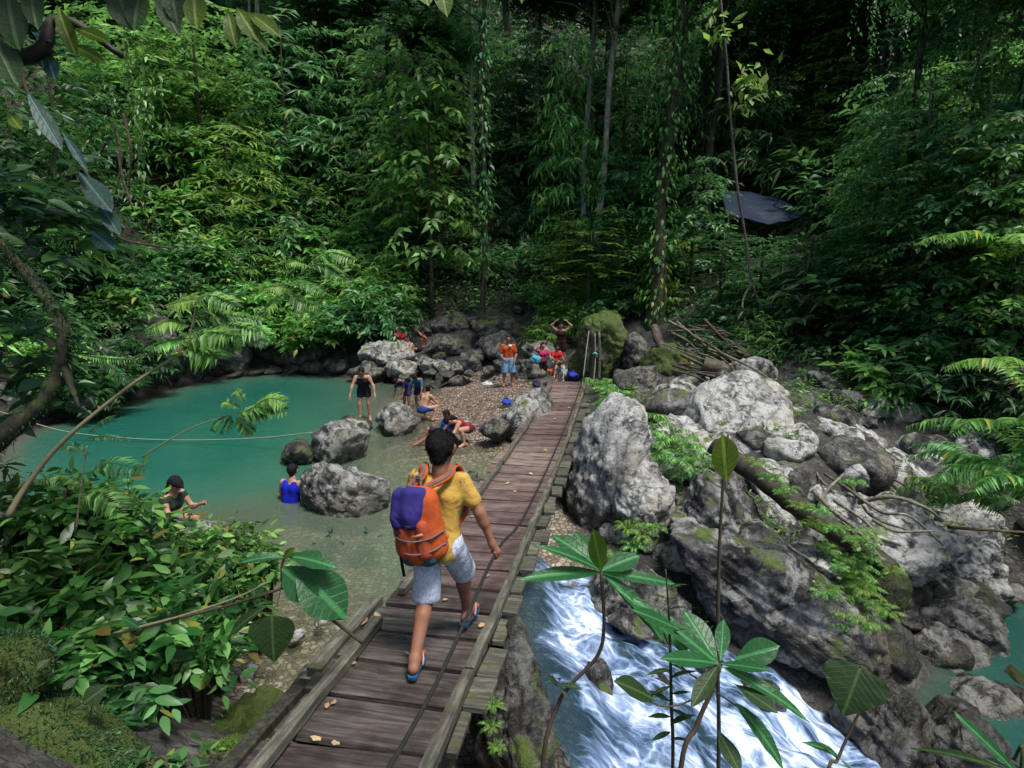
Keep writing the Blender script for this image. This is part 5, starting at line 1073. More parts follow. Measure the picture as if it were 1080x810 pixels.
px_plant('bare_branch', 'long bare pale stick poking through the lower left bushes', [([(120, 668, 3.9), (190, 650, 3.9), (250, 630, 3.9), (285, 613, 3.9)], [.009, .006])], [((150, 664, 3.9), (128, 650, 3.85), .9, OVAL, U)], 'blade', 'twig_pale', sink=False)
for i, (px_, py_, r_) in enumerate([(100, 733, 16), (74, 721, 10), (72, 758, 12), (40, 752, 12), (46, 700, 9)]):
    px_plant('round_leaf_plant', 'dull round leaf in the mossy lower left corner', [([(px_-8, py_+40, 3.3), (px_-4, py_+16, 3.3), (px_, py_, 3.3)], [.005, .003])], [((px_+r_*.8, py_-r_*.6, 3.34), (px_-r_*.9, py_+r_*.6, 3.26), 1.9, OVAL, (0, -1, .5), 'blade_dark')], 'blade')['group'] = 'round leaves in the mossy corner'

# feathery sapling over the pool
def feather(name, label, stems, fronds, mat='leaf_mid', stem_mat='twig_pale', nl=22):
    p0 = aty(*stems[0][0][0]); t = plant(name, p0, label, 'sapling')
    stems_of(t, [([aty(*p) for p in P], r) for P, r in stems], stem_mat)
    for P, wd, mt in fronds:
        Q = [aty(*p)-p0 for p in P]; L0 = np.linalg.norm(Q[-1]-Q[0]); lb = LB(); lb.add(frond(Q, L0, g, nl, TPN, wd, (0, -.5, 1), .12)); 
        ob = lb.build('frond', M[mt], t); mb = MB(); mb.tube(Q, [.003, .0015], 4, 8); mb.build('midrib', M['stem'], ob)
    return t
feather('feathery_sapling', 'leaning pale stemmed sapling with feathery fronds over the turquoise pool',
  [([(8, 545, 3.9), (28, 512, 4.0), (62, 470, 4.1), (105, 432, 4.2), (150, 398, 4.3), (193, 372, 4.4)], [.022, .016, .011]), ([(198, 368, 4.4), (203, 340, 4.4), (209, 312, 4.4)], [.007, .004])],
  [([(208, 315, 4.4), (192, 318, 4.35), (176, 322, 4.3)], .5, 'leaf_warm'), ([(209, 314, 4.4), (225, 312, 4.4), (252, 324, 4.3)], .4, 'leaf_mid'), ([(207, 322, 4.4), (200, 312, 4.5), (196, 318, 4.5)], .6, 'leaf_warm'), ([(206, 330, 4.4), (226, 326, 4.5), (250, 334, 4.6)], .45, 'leaf_mid'), ([(198, 342, 4.4), (178, 339, 4.3), (154, 348, 4.2)], .4, 'leaf_warm'),
   ([(205, 336, 4.4), (240, 332, 4.5), (274, 338, 4.6)], .4, 'leaf_mid'), ([(203, 350, 4.4), (235, 342, 4.4), (276, 350, 4.4)], .35, 'leaf_mid'), ([(202, 358, 4.4), (220, 350, 4.3), (246, 354, 4.2)], .42, 'leaf_mid'), ([(196, 357, 4.4), (176, 360, 4.3), (155, 368, 4.2)], .35, 'leaf_mid'), ([(200, 366, 4.4), (216, 368, 4.3), (230, 378, 4.2)], .5, 'leaf_mid'), ([(236, 352, 4.4), (246, 360, 4.4), (244, 372, 4.4)], .5, 'leaf_mid'), ([(262, 340, 4.6), (276, 348, 4.6), (288, 360, 4.6)], .45, 'leaf_mid'), ([(250, 346, 4.5), (266, 354, 4.5), (282, 362, 4.5)], .4, 'leaf_cool'),
   ([(90, 375, 4.2), (115, 378, 4.2), (146, 380, 4.2)], .16, 'leaf_mid'), ([(98, 376, 4.2), (118, 388, 4.2), (136, 402, 4.2)], .2, 'leaf_cool')])
feather('feathery_sapling', 'feathery frond cluster hanging over the middle of the turquoise pool', [([(150, 482, 5.0), (172, 468, 5.0), (205, 450, 5.0), (240, 438, 5.0)], [.008, .004])],
  [([(268, 428, 5), (285, 420, 5), (302, 424, 5)], .5, 'leaf_warm'), ([(262, 432, 5), (280, 426, 5), (302, 434, 5)], .45, 'leaf_mid'), ([(250, 436, 5), (266, 432, 5), (286, 436, 5)], .45, 'leaf_mid'), ([(240, 438, 5), (230, 444, 5), (222, 452, 5)], .5, 'leaf_cool'), ([(244, 438, 5), (240, 446, 5), (232, 456, 5)], .5, 'leaf_cool'), ([(250, 440, 5), (258, 448, 5), (268, 456, 5)], .5, 'leaf_mid'), ([(252, 430, 5), (240, 424, 5), (234, 424, 5)], .5, 'leaf_mid'), ([(258, 424, 5), (252, 414, 5), (248, 412, 5)], .5, 'leaf_mid')])
feather('feathery_sapling', 'small feathery spray at the lower edge of the hillside thicket', [([(255, 345, 6.5), (282, 322, 6.5), (305, 300, 6.5), (330, 275, 6.5)], [.008, .004])],
  [([(308, 305, 6.5), (292, 302, 6.4), (276, 304, 6.4)], .4, 'leaf_warm'), ([(310, 298, 6.5), (325, 300, 6.5), (342, 310, 6.4)], .35, 'leaf_mid'), ([(300, 306, 6.5), (318, 318, 6.5), (338, 322, 6.4)], .35, 'leaf_mid'), ([(300, 310, 6.5), (286, 320, 6.4), (276, 332, 6.4)], .4, 'leaf_warm'), ([(326, 280, 6.5), (345, 280, 6.5), (362, 296, 6.4)], .35, 'leaf_mid'), ([(326, 280, 6.5), (312, 276, 6.4), (302, 278, 6.4)], .4, 'leaf_warm'), ([(330, 275, 6.5), (350, 266, 6.5), (374, 274, 6.4)], .35, 'leaf_mid')])
feather('feathery_sapling', 'low sapling with pale arching fronds among the bushes at the left waterline', [([(80, 560, 4.6), (86, 510, 4.6), (92, 470, 4.6)], [.009, .005])],
  [([(92, 500, 4.6), (115, 488, 4.6), (150, 496, 4.5)], .3, 'leaf_cool'), ([(94, 456, 4.6), (108, 444, 4.6), (122, 438, 4.6)], .2, 'leaf_cool'), ([(88, 510, 4.6), (66, 500, 4.6), (40, 508, 4.5)], .35, 'leaf_mid'), ([(92, 480, 4.6), (76, 470, 4.6), (60, 474, 4.5)], .35, 'leaf_cool'), ([(88, 520, 4.6), (108, 520, 4.5), (128, 540, 4.4)], .35, 'leaf_mid'), ([(94, 462, 4.6), (112, 460, 4.6), (136, 464, 4.5)], .14, 'leaf_cool')])

# mossy branch at the left
t = plant('mossy_tree', aty(-90, 640, 3.6), 'thick dark moss covered branch curving down along the left edge', 'tree')
B_ = np.array(t.location); mb = MB()
mb.tube([p-B_ for p in [aty(-90, 640, 3.6), aty(-45, 520, 3.6), aty(0, 463, 3.6), aty(38, 432, 3.65), aty(60, 400, 3.7), (aty(68, 360, 3.7)), aty(58, 328, 3.75), aty(30, 290, 3.8), aty(0, 256, 3.85), aty(-60, 180, 3.9)]], [.09, .07, .052, .048, .044, .040, .034, .026, .02], 10, 60, .16, 5)
mb.tube([p-B_ for p in [aty(66, 380, 3.7), aty(76, 410, 3.66), aty(84, 430, 3.62)]], [.03, .008], 6, 10, .15, 6); mb.build('limb', M['bark'], t)
q = np.array([aty(*p) for p in [(-20, 490, 3.6), (0, 463, 3.6), (38, 432, 3.65), (60, 400, 3.7), (70, 360, 3.7), (58, 328, 3.75), (30, 290, 3.8), (0, 256, 3.85)]]); gm = np.random.default_rng(4); C = spline(q, 200)[gm.integers(0, 200, 3200)]
th = gm.uniform(0, 6.28, len(C)); off = np.stack([np.cos(th), gm.normal(size=len(C))*.5, np.sin(th)], 1); b_ = C+off*gm.uniform(.015, .045, (len(C), 1))-B_
V, F = leaves(b_, off+np.array([0, -.2, -.5]), off, gm.uniform(.015, .05, len(C)), TPN, gm, .6); o = obj('moss', mesh('moss', V, F, M['leaf_dark']), t)
lb = LB()
for (px_, py_) in [(58, 310), (70, 318), (54, 322), (78, 340), (60, 300), (84, 344), (46, 334), (52, 300), (90, 352)]: lb.add(leaves(aty(px_, py_, 3.7)[None]-B_, np.array([[.8, -.2, -.1]]), np.array([[0, -.6, 1.]]), np.array([.06]), TPL, gm))
lb.build('leaves', M['leaf_cool'], t)
# moss bank in the lower left corner
def moss_mound(px0, px1, py0, py1, Yd, dy, label, seed):
    o = rock((px0, px1, py0, py1), Yd, dy, 'rock_moss', label, seed, cat='mound', name='mossy_mound', rough=.6); gg = np.random.default_rng(seed)
    me = o.data; co = np.empty(len(me.vertices)*3, np.float32); me.vertices.foreach_get('co', co); co = co.reshape(-1, 3); no = unit(co.astype(float)); sel = gg.integers(0, len(co), 8000)
    V, F = leaves(co[sel].astype(float), no[sel]+gg.normal(size=(8000, 3))*.5, np.tile([0, 0, 1.], (8000, 1))+no[sel], gg.uniform(.015, .04, 8000), TPN, gg, .5)
    obj('moss', mesh('moss', V, F, M['leaf_dark' if seed < 815 else 'leaf_warm']), o)  # left mounds get the dark leaf: corner shade put into the moss colour
moss_mound(-90, 172, 742, 900, 3.2, .8, 'mossy mound filling the lower left corner', 811)
moss_mound(-50, 70, 655, 760, 3.5, .5, 'mossy hump at the left edge below the bushes', 813)
moss_mound(196, 290, 772, 850, 3.7, .5, 'bright mossy hump beside the near end of the bridge', 815)

# overhanging leaves at the top left: a tree that stands left of the camera
t = plant('overhanging_tree', (-4.6, 2.4, H1(-4.6, 2.4)-.2), 'near tree reaching big dark and yellow green leaves into the upper left corner', 'tree'); B_ = np.array(t.location); mb = MB()
mb.tube([(0, 0, 0), (.1, .1, 1.5), (.0, .2, 3.2), (.2, .3, 5.2)], [.16, .13, .11, .06], 9, 24, .1, 9)
for P in ([(0, .2, 3.0), aty(-30, 60, 2.8)-B_, aty(60, 20, 2.9)-B_, aty(130, 60, 3.0)-B_], [(.05, .25, 3.8), aty(60, -60, 2.7)-B_, aty(160, -30, 2.8)-B_, aty(290, -15, 2.9)-B_], [(.1, .28, 4.3), aty(200, -90, 2.7)-B_, aty(400, -40, 2.8)-B_, aty(480, -20, 2.9)-B_]): mb.tube(P, [.045, .012], 6, 20, .08, 3)
mb.build('trunk', M['bark_dark'], t)
for cx_, cy_, cz_, s_ in ((.3, .4, 5.4, .9), (-1.6, .8, 5.0, .9)):
    o = obj('crown', CR[1], t, (cx_, cy_, cz_)); o.scale = (s_, s_, s_*.6)  # unseen crowns added above the frame to shade the leaves below
OV = [((62, 8, 2.9), (78, 62, 2.8), .8, 'blade_yel'), ((80, 30, 2.9), (120, 42, 2.8), .9, 'blade_yel'), ((74, 46, 2.9), (116, 66, 2.8), .8, 'blade_yel'), ((88, 14, 2.9), (66, 6, 2.8), .9, 'blade_yel'), ((10, 120, 2.8), (22, 136, 2.7), 1.0, 'blade_yel'),
      ((122, -14, 2.8), (140, 34, 2.7), 1.4, 'blade_dark'), ((150, -18, 2.8), (136, 40, 2.7), 1.3, 'blade_dark'), ((165, -10, 2.8), (192, 42, 2.7), 1.2, 'blade_dark'), ((180, -20, 2.8), (186, 30, 2.7), 1.2, 'blade_dark'), ((205, -12, 2.8), (206, 34, 2.7), 1.4, 'blade_yel'), ((240, 10, 2.9), (250, 56, 2.8), 1.2, 'blade_yel'), ((250, 8, 2.9), (276, 46, 2.8), 1.0, 'blade_yel'), ((262, 14, 2.9), (300, 34, 2.8), 1.0, 'blade_yel'), ((254, 20, 2.9), (290, 60, 2.8), .6, 'blade_yel'),
      ((440, -30, 2.9), (455, 12, 2.8), 1.2, 'blade_yel'), ((462, -28, 2.9), (474, 24, 2.8), 1.2, 'blade_yel'), ((548, -30, 2.9), (552, 4, 2.8), 1.3, 'blade_yel'), ((30, -20, 2.8), (40, 40, 2.7), 1.2, 'blade_dark'), ((8, -10, 2.8), (16, 60, 2.7), 1.2, 'blade_dark'), ((-5, 40, 2.8), (20, 96, 2.7), 1.2, 'blade_dark'), ((50, 55, 2.9), (58, 88, 2.8), 1.3, 'blade_teal'), ((40, 40, 2.9), (44, 76, 2.8), 1.0, 'blade_teal'), ((34, 34, 2.9), (56, 42, 2.8), .7, 'blade_teal')]
for b, tp, w_, mt in OV:
    tp = tuple(np.array(b)+(np.array(tp)-np.array(b))*.82)
    lb = LB(); leaf_on(lb, aty(*b)-B_, aty(*tp)-B_, w_, g, OVAL, (.1, -.9, .5)); lbuild(lb, 'leaf', M[mt], t, OVAL)
px_plant('climbing_vine', 'climbing vine with long dusty blue green leaves hanging in the dark at the left edge', [([(20, 60, 3.2), (30, 100, 3.2), (60, 140, 3.2), (88, 178, 3.2), (110, 215, 3.2), (125, 250, 3.2), (180, 262, 3.2)], [.010, .007, .005])],
  [((28, 96, 3.2), (66, 158, 3.1), .7, OVAL, (.6, -.8, .2)), ((66, 140, 3.2), (92, 178, 3.1), .5, OVAL, (.6, -.8, .2)), ((84, 182, 3.2), (118, 222, 3.1), 1.0, OVAL, (.5, -.8, .3)), ((104, 212, 3.2), (126, 246, 3.1), .8, OVAL, (.5, -.8, .3)), ((96, 244, 3.2), (120, 262, 3.1), 1.2, OVAL, (.2, -.9, .4)), ((60, 150, 3.2), (52, 186, 3.1), .8, OVAL, (-.4, -.9, .2), 'blade_dark')], 'blade_teal', 'stem_brown', sink=False)
near_bush(-10, 330, 5.0, .9, 1.3, .16, 40, 'dark leafy bush at the far left edge above the mossy branch', 'leaf_dark', 741)
near_bush(20, 190, 4.6, .7, 1.0, .16, 30, 'dark leafy bush at the left edge behind the climbing vine', 'leaf_dark', 742)
# rope across the pool
P = [aty(-30, 425, 14), aty(0, 434, 14), aty(60, 453, 14), aty(120, 461, 14), aty(190, 464, 13.8), aty(270, 462, 13.4), aty(330, 456, 12.8)]
mb = MB(); mb.tube([p-P[0] for p in P], .011, 5, 60); tag(mb.build('rope', M['rope'], None, tuple(P[0])), 'pale rope strung low across the turquoise pool', 'rope')
# ------------------------------------------------------------------ people: one smooth skin grown around a posed skeleton
def sdf_grid(prims, res, k=.03, cuts=(), subs=()):
    A = np.array([p[0] for p in prims]); Bq = np.array([p[1] for p in prims]); rm = max(max(p[2], p[3]) for p in prims)
    lo = np.minimum(A, Bq).min(0)-rm-.05; hi = np.maximum(A, Bq).max(0)+rm+.05
    sh = np.ceil((hi-lo)/res).astype(int)+1; G = np.full(sh, 1.0, np.float32)
    ax = [lo[i]+res*np.arange(sh[i]) for i in range(3)]
    def ev(p, pad):
        a, b, ra, rb = p[:4]; a, b = np.asarray(a, float), np.asarray(b, float); m = max(ra, rb)+pad
        i0 = np.maximum(((np.minimum(a, b)-m-lo)/res).astype(int), 0); i1 = np.minimum(((np.maximum(a, b)+m-lo)/res).astype(int)+2, sh)
        sl = tuple(slice(i0[i], i1[i]) for i in range(3))
        P = np.stack(np.meshgrid(*[ax[i][sl[i]] for i in range(3)], indexing='ij'), -1).astype(np.float32)
        ba = b-a; t = np.clip(((P-a)@ba)/max(ba@ba, 1e-9), 0, 1)
        return sl, np.linalg.norm(P-a-t[..., None]*ba, axis=-1)-(ra+(rb-ra)*t)
    for p in prims:
        kk = p[4] if len(p) > 4 else k; sl, d = ev(p, .09); g_ = G[sl]; h = np.maximum(kk-np.abs(g_-d), 0)/kk; G[sl] = np.minimum(g_, d)-h*h*kk*.25
    for p in subs:
        sl, d = ev(p, .06); G[sl] = np.maximum(G[sl], -d)
    if len(cuts):
        P = np.stack(np.meshgrid(*ax, indexing='ij'), -1)
        for c, nrm in cuts: G = np.maximum(G, (P-np.asarray(c))@unit(np.asarray(nrm, float)))
    return G, lo, res
def surface_nets(G, lo, res):
    s = G < 0; sh = np.array(G.shape); cs = sh-1
    cnt = np.zeros(cs, np.int8); acc = np.zeros((*cs, 3), np.float32); ne = np.zeros(cs, np.float32)
    for x in (0, 1):
        for y in (0, 1):
            for z in (0, 1): cnt += s[x:cs[0]+x, y:cs[1]+y, z:cs[2]+z]
    for axn in range(3):
        o1, o2 = [i for i in range(3) if i != axn]
        for u in (0, 1):
            for v in (0, 1):
                a0 = [0, 0, 0]; a0[o1] = u; a0[o2] = v; a1 = list(a0); a1[axn] = 1
                g0 = G[a0[0]:a0[0]+cs[0], a0[1]:a0[1]+cs[1], a0[2]:a0[2]+cs[2]]; g1 = G[a1[0]:a1[0]+cs[0], a1[1]:a1[1]+cs[1], a1[2]:a1[2]+cs[2]]
                m = (g0 < 0) != (g1 < 0); t = np.where(m, g0/(g0-g1+1e-12), 0); ne += m
                acc[..., axn] += t*m; acc[..., o1] += u*m; acc[..., o2] += v*m
    act = (cnt > 0) & (cnt < 8); ids = np.full(cs, -1, np.int64); ids[act] = np.arange(act.sum())
    ii = np.argwhere(act); V = lo+res*(ii+acc[act]/ne[act][:, None]); Fs = []
    for axn in range(3):
        o1, o2 = (axn+1) % 3, (axn+2) % 3
        sl0 = [slice(1, -1)]*3; sl0[axn] = slice(0, -1); sl1 = list(sl0); sl1[axn] = slice(1, None)
        a, b = s[tuple(sl0)], s[tuple(sl1)]
        for flip in (0, 1):
            e = np.argwhere((a & ~b) if not flip else (~a & b))
            if not len(e): continue
            c = e+1; c[:, axn] -= 1; q = []
            for u, v in ((0, 0), (-1, 0), (-1, -1), (0, -1)):
                d = c.copy(); d[:, o1] += u; d[:, o2] += v; q.append(ids[d[:, 0], d[:, 1], d[:, 2]])
            f = np.stack(q, 1); Fs.append(f if not flip else f[:, ::-1])
    return V, np.concatenate(Fs)
def smooth(V, F, it=1, lam=.5):
    e = np.concatenate([F[:, [i, (i+1) % F.shape[1]]] for i in range(F.shape[1])]); n = len(V)
    for _ in range(it):
        s = np.zeros_like(V); c = np.zeros(n); np.add.at(s, e[:, 0], V[e[:, 1]]); np.add.at(c, e[:, 0], 1); V = V*(1-lam)+lam*s/np.maximum(c, 1)[:, None]
    return V
def skin_mat(name, col):
    m, nt, out = newmat(name); n = N(nt); a = n('Attribute', attribute_name='col').outputs['Color']; tc = n('TexCoord')
    c = n.mix(n.math('MULTIPLY', n.noise(tc.outputs['Object'], 18, 4), .35), a, n.mix(.6, a, (.12, .03, .02)))
    pb = n('BsdfPrincipled', i_Base_Color=c, i_Roughness=.58, i_Normal=n.bump(n.noise(tc.outputs['Object'], 70, 3), .12, .01)); pb.inputs['Specular IOR Level'].default_value = .3
    n.link(pb.outputs[0], out.inputs[0]); return m
M['skin'] = skin_mat('skin', 0)
M['hair'] = simple_mat('black hair', (.004, .0035, .003), .65, .5, 130, 1.0, .2)
_cm = {}
def cm(c, fold=5.0):
    k = (tuple(c), fold)
    if k not in _cm: _cm[k] = cloth_mat('cloth', tuple(c), .3, fold)
    return _cm[k]
DEF = dict(T=(0, .05, 1), S=(1, 0, 0), Hd=(0, .1, 1), Fd=(0, 1, -.1), ua_r=(.2, 0, -1), fa_r=(.08, .25, -1), ua_l=(-.2, 0, -1), fa_l=(-.08, .25, -1), th_r=(.06, .04, -1), sh_r=(.02, -.05, -1), th_l=(-.06, .04, -1), sh_l=(-.02, -.05, -1), ft_r=(.15, 1, -.05), ft_l=(-.15, 1, -.05), curl=.6)
def joints(Ht, pose):
    p = dict(DEF); p.update(pose); u = lambda k: unit(np.asarray(p[k], float)); J = {}
    T, S = u('T'), u('S'); J['pel'] = np.zeros(3); J['chest'] = T*.17*Ht; J['nb'] = T*.295*Ht; J['T'], J['S'] = T, S
    Hd = u('Hd'); J['hc'] = J['nb']+Hd*.10*Ht; J['Hd'] = Hd; f = np.asarray(p['Fd'], float); J['Fd'] = unit(f-Hd*(f@Hd)*.8)
    for s, sg in (('r', 1), ('l', -1)):
        J['sho_'+s] = T*.265*Ht+S*sg*.105*Ht; J['elb_'+s] = J['sho_'+s]+u('ua_'+s)*.175*Ht; J['wri_'+s] = J['elb_'+s]+u('fa_'+s)*.150*Ht
        J['hip_'+s] = S*sg*.052*Ht; J['kne_'+s] = J['hip_'+s]+u('th_'+s)*.245*Ht; J['ank_'+s] = J['kne_'+s]+u('sh_'+s)*.235*Ht
        J['toe_'+s] = J['ank_'+s]+u('ft_'+s)*.115*Ht+np.array([0, 0, -.030*Ht]); J['heel_'+s] = J['ank_'+s]-u('ft_'+s)*np.array([1, 1, .3])*.03*Ht+np.array([0, 0, -.027*Ht]); J['ft_'+s] = u('ft_'+s); J['hd_'+s] = p.get('hd_'+s, p['fa_'+s])
    J['curl'] = p['curl']; return J
def bodyprims(J, Ht, fem=False, w=1.0, hs=1.0):
    s = Ht/1.72; P = []; T, S = J['T'], J['S']; up = lambda a: J['pel']+T*a*s; fr = unit(np.cross(T, S))*-1 if np.cross(S, T)@np.array([0, 1, 0]) < 0 else unit(np.cross(S, T))
    J['fr'] = fr = unit(np.cross(T, S))*-1.0 if False else unit(np.cross(T, S)*1.0) if (np.cross(T, S)@J['Fd'] > 0) else unit(np.cross(S, T))
    for sg in (1, -1):
        P.append((S*sg*.065*s, up(.16)+S*sg*.055*s*w, .105*s, .092*s*w)); P.append((up(.16)+S*sg*.055*s, up(.36)+S*sg*.078*s*w, .092*s*w, .108*s*w))
        P.append((up(.36)+S*sg*.078*s, up(.44)+S*sg*.10*s*w, .10*s*w, .075*s)); P.append((S*sg*.06*s-fr*.05*s-T*.02*s, S*sg*.07*s-fr*.05*s-T*.07*s, .085*s, .08*s))
        if fem: P.append((up(.34)+S*sg*.07*s+fr*.07*s, up(.33)+S*sg*.07*s+fr*.085*s, .06*s, .055*s))
    P.append((up(.44), J['nb']+(J['hc']-J['nb'])*.35, .066*s, .056*s)); P.append((J['nb'], J['hc'], .058*s, .055*s))
    hc, Hd, Fd = J['hc'], J['Hd'], J['Fd']; s0 = s; s = s*hs
    P.append((hc+Hd*.035*s-Fd*.022*s, hc+Hd*.03*s+Fd*.022*s, .092*s, .085*s)); P.append((hc-Hd*.015*s+Fd*.03*s, hc-Hd*.075*s+Fd*.055*s, .072*s, .040*s))
    P.append((hc+Hd*.005*s+Fd*.10*s, hc-Hd*.025*s+Fd*.118*s, .012*s, .016*s, .012))
    sid = unit(np.cross(Fd, Hd))
    for sg in (1, -1): P.append((hc+sid*sg*.086*s-Hd*.025*s, hc+sid*sg*.094*s+Hd*.022*s-Fd*.01*s, .014*s, .020*s, .01))
    s = s0
    for q in 'rl':
        P.append((J['sho_'+q], J['sho_'+q]+(J['elb_'+q]-J['sho_'+q])*.35, .062*s*w, .053*s*w)); P.append((J['sho_'+q], J['elb_'+q], .055*s*w, .040*s)); P.append((J['elb_'+q], J['elb_'+q]+(J['wri_'+q]-J['elb_'+q])*.3, .041*s, .043*s)); P.append((J['elb_'+q], J['wri_'+q], .040*s, .027*s))
        d = unit(np.asarray(J['hd_'+q], float)); P.append((J['wri_'+q], J['wri_'+q]+d*.075*s, .027*s, .034*s))
        P.append((J['hip_'+q], J['kne_'+q], .092*s*w, .057*s, .05)); P.append((J['kne_'+q], J['ank_'+q], .054*s, .034*s))
        k2 = J['kne_'+q]+(J['ank_'+q]-J['kne_'+q])*.30; ft = J['ft_'+q]; P.append((J['kne_'+q]-ft*.0, k2-ft*.018*s, .050*s, .057*s)); P.append((k2-ft*.018*s, J['ank_'+q], .055*s, .033*s))
        P.append((J['ank_'+q], J['heel_'+q], .036*s, .034*s)); P.append((J['heel_'+q], J['toe_'+q]-ft*.03*s, .034*s, .036*s)); P.append((J['ank_'+q], J['toe_'+q]-ft*.02*s, .034*s, .027*s))
        lat = unit(np.cross(ft, [0, 0, 1])); P.append((J['toe_'+q]-lat*.022*s, J['toe_'+q]+ft*.018*s-lat*.02*s, .026*s, .018*s, .015)); P.append((J['toe_'+q]+lat*.022*s, J['toe_'+q]+ft*.008*s+lat*.02*s, .025*s, .017*s, .015))
    return P
def hand_mesh(J, q, s):
    d = unit(np.asarray(J['hd_'+q], float)); w0 = J['wri_'+q]; sg = 1 if q == 'r' else -1
    inw = np.array([-sg, .15, 0.]); pn_ = unit(inw-d*(inw@d)); sd = unit(np.cross(d, pn_)); sd = sd*np.sign(sd[1]+1e-6); c = J['curl']; out = []
    for i, (ln, of) in enumerate(((.074, .030), (.082, .010), (.077, -.010), (.060, -.029))):
        b = w0+d*.055*s+sd*of*s; L = ln*s; P = [b, b+d*.038*s]; a = 0
        for j, fr in enumerate((.42, .33, .25)):
            a += c*(.55, .85, .7)[j]; P.append(P[-1]+(d*math.cos(a)+pn_*math.sin(a))*L*fr)
        out.append(tube(P, [.0105*s, .0100*s, .0095*s, .0085*s, .0072*s], 7, 14))
    b = w0+d*.028*s+sd*.02*s; P = [b, b+(sd*.7+d*.5+pn_*.3)*.032*s, b+(sd*.75+d*.95+pn_*.8)*.045*s, b+(sd*.5+d*1.2+pn_*(1.0+.5*c))*.052*s]; out.append(tube(P, [.0135*s, .0125*s, .011*s, .0085*s], 7, 12))
    return out
def person(label, loc, yaw, Ht, pose, skin, clothes, hairlong=0, res=.017, fem=False, w=1.0, ground='feet', J=None, hair=True, cap=None, group=None, tiltx=0, hs=1.0):
    J = J or joints(Ht, pose); s = Ht/1.72; pr = bodyprims(J, Ht, fem, w, hs)
    V, F = surface_nets(*sdf_grid(pr, res)); V = smooth(V, F, 1, .4); nb = len(V)
    low = V[:, 2].min(); off = np.array([0, 0, -low if ground == 'feet' else ground]) 
    parts_V, parts_F = [V], [tuple(f) for f in F]; n = nb
    for q in 'rl':
        for hv, hf in hand_mesh(J, q, s): parts_V.append(hv); parts_F += [tuple(i+n for i in f) for f in hf]; n += len(hv)
    Va = np.concatenate(parts_V); c = np.tile(np.asarray(skin, float), (n, 1))
    hc, Hd, Fd = J['hc'], J['Hd'], J['Fd']; sid = unit(np.cross(Fd, Hd)); rel = Va-hc; a, b, e = rel@Fd, rel@Hd, rel@sid
    face = (a > .05*s) & (np.abs(b) < .12*s)
    eye = face & (((np.abs(e)-.032*s)/(.016*s))**2+((b-.012*s)/(.008*s))**2 < 1); brow = face & (((np.abs(e)-.033*s)/(.022*s))**2+((b-.032*s)/(.006*s))**2 < 1); lip = face & ((e/(.024*s))**2+((b+.058*s)/(.009*s))**2 < 1)
    c[eye | brow] = (.02, .015, .012); c[lip] = (.25, .07, .06)
    me = mesh('person', Va+off, parts_F, M['skin']); addcol(me, 'col', c); root = obj('person', me, None, tuple(loc)); root.rotation_euler = (tiltx, 0, yaw); tag(root, label, 'person', group)
    def part(nm, prims, cuts, mat, rs=None, k=.03, subs=(), crumple=0.0):
        Vc, Fc = surface_nets(*sdf_grid(prims, rs or res, k, cuts, subs)); Vc = smooth(Vc, Fc, 1, .3)
        if crumple:
            nrm = np.zeros_like(Vc); fn = np.cross(Vc[Fc[:, 1]]-Vc[Fc[:, 0]], Vc[Fc[:, 2]]-Vc[Fc[:, 0]])
            for i in range(4): np.add.at(nrm, Fc[:, i], fn)
            Vc = Vc+unit(nrm)*(crumple*(fbm(Vc*np.array([7, 7, 4.]), 3)+.6*pn(Vc*np.array([14, 14, 6.]))))[:, None]
        return obj(nm, mesh(nm, Vc+off, Fc, mat), root)
    T, S = J['T'], J['S']
    for cl in clothes:
        sb = []; k_ = cl['k']; mt = cl.get('m') or cm(cl['c']); inf = cl.get('inf', .014)*s; P = []; cuts = []
        if k_ in ('shirt', 'dress'):
            P = [(p[0], p[1], p[2]+inf, p[3]+inf) for p in pr[:(10 if fem else 8)]]
            sf = cl.get('sleeve', .5)
            if sf:
                for q in 'rl': P.append((J['sho_'+q], J['sho_'+q]+(J['elb_'+q]-J['sho_'+q])*min(sf, 1), .066*s*w+inf*.4, (.062 if sf < .9 else .05)*s*w+inf*.5))
                if sf > 1:
                    for q in 'rl': P.append((J['elb_'+q], J['elb_'+q]+(J['wri_'+q]-J['elb_'+q])*(sf-1), .045*s+inf*.6, .034*s+inf*.6))
            cuts = [(T*cl.get('hem', -.06)*s, -T), (J['nb']+T*(.0 if sf else -.008)*s, T)]
            if k_ == 'dress' and cl.get('skirt'):
                for q in 'rl': P.append((J['hip_'+q], J['hip_'+q]+(J['kne_'+q]-J['hip_'+q])*cl['skirt'], .105*s+inf, .115*s))
                cuts = [(J['nb']+T*-.05*s, T)]
        if k_ in ('shorts', 'pants'):
            P = [(p[0], p[1], p[2]+inf, p[3]+inf) for p in (pr[0], pr[3], pr[4 if not fem else 5], pr[7 if not fem else 8]) if True]
            fl = cl.get('len', .75)
            for q in 'rl':
                e_ = J['hip_'+q]+(J['kne_'+q]-J['hip_'+q])*min(fl, 1); P.append((J['hip_'+q], e_, .098*s*w+inf, (.092-.028*min(fl, 1)*(k_ == 'pants'))*s*w+inf*cl.get('flare', 1.0)))
                d_ = unit(J['kne_'+q]-J['hip_'+q]); sb.append((e_+d_*.115, e_+d_*.3, .115*s, .115*s)) if fl < 1 else None
                if fl > 1: P.append((J['kne_'+q], J['kne_'+q]+(J['ank_'+q]-J['kne_'+q])*(fl-1), .066*s+inf*.5, .050*s+inf*.5))
            cuts = [(T*cl.get('waist', .09)*s, T)]
